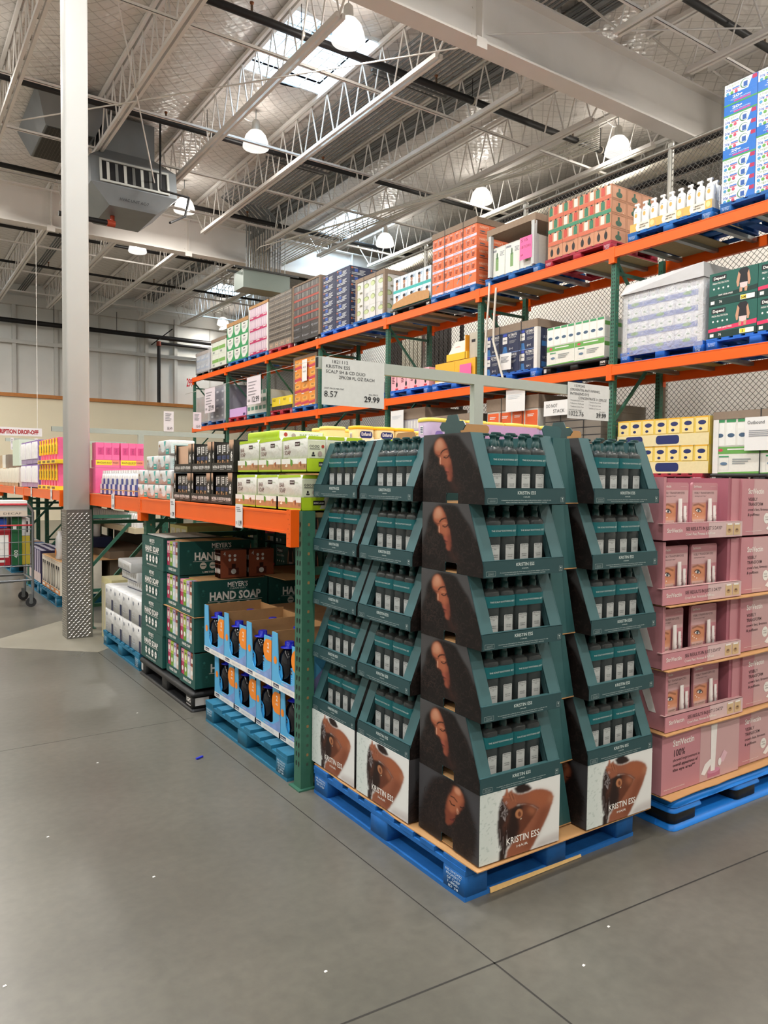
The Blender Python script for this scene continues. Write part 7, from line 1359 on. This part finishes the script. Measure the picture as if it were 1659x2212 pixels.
for k in range(7): x = 8.58+.06*k; mb = MB(); mb.cyl((x+.12, -3, 8.72-.01*k), (x+.12, 30, 8.72-.01*k), .022 if k % 3 else .045, CON if k % 2 else M('#6f7170', .4, .5), 7); tag(mb.build('conduit'), 'conduit beside the right joist of the bundle bay, %s' % ORD[k], 'conduit', 'conduits beside the bundle')
for k, y in enumerate((10.9, 15.1, 5.2)): mb = MB(); mb.bar((7.0, y, 8.60), (8.6, y, 8.60), .045, .045, M('#6a6b6a', .5)); mb.bar((7.1, y+.12, 8.60), (8.5, y+.12, 8.60), .03, .02, M('#6a6b6a', .5)); tag(mb.build('strut_channel'), 'slotted strut carrying the conduit bundle, %s from the viewer' % ['second', 'third', 'first'][k], 'strut', 'struts under the conduit bundle')
# conduits in the far left bays
for k in range(4): mb = MB(); mb.cyl((4.25+.07*k, 20.2, 8.45), (4.25+.07*k, 30.5, 8.45), .025, M('#5f6261', .4, .4), 6); tag(mb.build('conduit'), 'dark conduit in the far bay behind the column, %s' % ORD[k], 'conduit', 'dark conduits in the far bay')
# air diffuser (louvred) and intake
SHT = M('#7b8083', .45, .3, var=.12, scale=3)
t = thing('air_diffuser', 'big sheet metal air diffuser with louvre grille hanging behind the column', 'air diffuser', (4.15, 14.9, 6.85)); mb = MB()
a, b_ = .82, .62
mb.hexa([(-.45, .1, 0), (.45, .1, 0), (.45, 1.4, 0), (-.45, 1.4, 0), (-a, -.05, .33), (a, -.05, .33), (a, 1.6, .33), (-a, 1.6, .33)], SHT); mb.hexa([(-a, -.05, .33), (a, -.05, .33), (a, 1.6, .33), (-a, 1.6, .33), (-a, .05, .85), (a, .05, .85), (a, 1.6, .85), (-a, 1.6, .85)], SHT); mb.hexa([(-a, .05, .85), (a, .05, .85), (a, 1.6, .85), (-a, 1.6, .85), (-.5, .4, 1.15), (.5, .4, 1.15), (.5, 1.3, 1.15), (-.5, 1.3, 1.15)], SHT); mb.build('housing', t)
mb = MB(); mb.box(-.5, .4, 1.15, .5, 1.3, 1.83, SHT); mb.build('duct', t)
f0 = Face(MB(), (-.62, -.055, .37), (1,0,0), (0, .08, .44), .004)
mb = MB(); g = Face(mb, (-.66, -.04, .36), (1,0,0), (0, .19, .98), .012); g.rect(0, 0, 1.32, .46, M('#a9aba8', .4)); g.rect(.05, .04, 1.27, .42, BLACK)
for k in range(7): u = .13+.16*k; g.l = 2; q = [g.P(u, .05), g.P(u+.055, .05), g.P(u+.055, .41), g.P(u, .41)]; mb.add(q, [(0,1,2,3)], M(['#b9bab4', '#6d6f6d'][k % 2], .4))
g.l = 3; g.frame(0, 0, 1.32, .46, .04, M('#b3b5b0', .4)); mb.build('louvre_grille', t)
mb = MB(); g = Face(mb, (-.42, .08, .02), (1,0,0), (0, -.5, 1.1), .01); g.text('HVAC UNIT AC-7', .42, .1, .05, INK, w=.55); mb.build('stencil', t)
t = thing('air_intake', 'dark grilled air intake box set under the roof left of the column', 'air intake', (2.5, 14.9, 8.16)); mb = MB(); mb.hexa([(.12, .35, 0), (1.0, .35, 0), (1.0, 2.0, 0), (.12, 2.0, 0), (-.1, -.1, .5), (1.2, -.1, .5), (1.2, 2.2, .5), (-.1, 2.2, .5)], SHT); mb.build('housing', t)
mb = MB(); g = Face(mb, (.16, 1.96, -.004), (1,0,0), (0,-1,0), .004); g.rect(0, 0, .8, 1.57, M('#2b2724', .6))
for k in range(26): g.l = 2; g.rect(0, .06*k, .8, .06*k+.012, M('#5c554d', .5))
for k in range(13): g.l = 2; g.rect(.06*k, 0, .06*k+.008, 1.57, M('#5c554d', .5))
mb.build('intake_grille', t)
# drain pipe and small black pipe by the diffuser
o = tag(mk('drain_pipe', lambda mb: mb.tube([(0, 0, 1.42), (0, 0, .1), (0, -.0, 0), (.55, -.05, -.05), (.35, -.4, -.55), (-.2, -1.2, -1.0)], .022, PB, 8))(), 'thin black drain pipe bending down beside the air diffuser', 'pipe'); o.location = (4.55, 14.6, 7.2)
o = tag(mk('pipe_stub', lambda mb: (mb.cyl((0, 0, 0), (1.0, 0, 0), .05, PB, 10), mb.cyl((.9, 0, 0), (1.05, 0, 0), .065, M('#a8442c', .5), 10), mb.cyl((1.0, 0, 0), (1.0, 0, .2), .045, M('#a8442c', .5), 8)))(), 'black pipe stub with rust red elbow right of the column', 'pipe'); o.location = (2.9, 15.6, 6.7)
# tie rods and cables
for k, (a, b2, lb) in enumerate((((1.9, 15.0, 7.9), (7.0, 8.2, 7.75), 'crossing in front of the skylight'), ((7.0, 8.0, 7.8), (14.5, 4.0, 8.6), 'running right from the girder bracket'), ((2.6, 10.4, 8.3), (5.0, 16.0, 7.2), 'slanting down to the air diffuser'), ((7.0, 8.15, 7.7), (6.9, 12.2, 5.9), 'hanging down from the girder'), ((1.8, 14.0, 7.2), (6.5, 13.0, 8.2), 'x'))):
    if k > 2: continue
    o = tag(mk('tie_rod', lambda mb: mb.cyl(a, b2, .012, STW, 6))(), 'thin white tie rod '+lb, 'tie rod', 'thin tie rods under the roof')
R_ = random.Random(4); 
for k in range(12):
    y = 9.7; pts = [(11.6, 9.9, 8.1+.04*k), (11.2-.1*k, 10.6+.1*k, 8.0-.03*k+R_.uniform(-.1, .1)), (10.4-.2*k, 12.5+.5*k, 7.85-.02*k), (9.8-.1*k, 15.5+.5*k, 7.75), (9.6, 20+.4*k, 7.75+.02*k)]
    o = tag(mk('white_cable', lambda mb: mb.tube(pts, .013, M('#dedbd2', .4), 5))(), 'loose white cable sagging in the bundle by the right hand lamp', 'cable', 'white cable bundle under the roof')
for k in range(3):
    o = tag(mk('fabric_duct', lambda mb: mb.cyl((12.2+.5*k, 6, 7.6+.3*k), (12.2+.5*k, 29, 7.6+.3*k), .16, M('#cfc9b8', .5), 12))(), 'pale pipe run high behind the fence, %s' % ORD[k], 'pipe', 'pale pipe runs behind the fence')
for k, (pts, lb) in enumerate((([(10.4, 6, 6.5), (10.4, 12.5, 6.5)], 'lower'), ([(10.9, 4, 7.1), (10.9, 12, 7.1)], 'upper'))):
    o = tag(mk('black_pipe', lambda mb: (mb.cyl(pts[0], pts[1], .05, PB, 10), mb.cyl(pts[1], (pts[1][0], pts[1][1], 0), .05, PB, 10)))(), 'black pipe behind the fence, %s run' % lb, 'pipe', 'black pipes behind the fence')
o = tag(mk('fire_strobe', lambda mb: (mb.lathe((0, 0, 0), [(.0, 0), (.09, .005), (.1, .03), (.08, .06)], M('#b01f2c', .4), 18), mb.lathe((0, 0, -.02), [(.0, 0), (.035, .005), (.04, .02)], WHITE, 10)))(), 'small red fire strobe on the underside of a joist', 'fire strobe'); o.location = (5.23, 18.55, 7.80)
for k in range(9): o = tag(mk('debris_flake', lambda mb: mb.prism([(0, 0), (.012, .002), (.01, .01), (.001, .008)], (0, 0, .002), (1,0,0), (0,1,0), .0015, WHITE))(), 'tiny pale flake of debris on the bare concrete floor', 'debris', 'tiny flakes on the floor'); o.location = ([1.2, 1.6, .9, 1.95, .3, 1.0, 1.45, 2.2, .6][k], [2.1, 1.5, 3.0, 1.65, 2.6, 4.4, 5.2, 1.75, 3.6][k], 0)
o = tag(mk('plastic_bit', lambda mb: mb.bar((0, 0, .006), (.045, .02, .006), .012, .008, M('#2a35c0', .4)))(), 'small blue plastic bit on the floor by the teal pallet', 'debris'); o.location = (1.50, 4.15, 0)
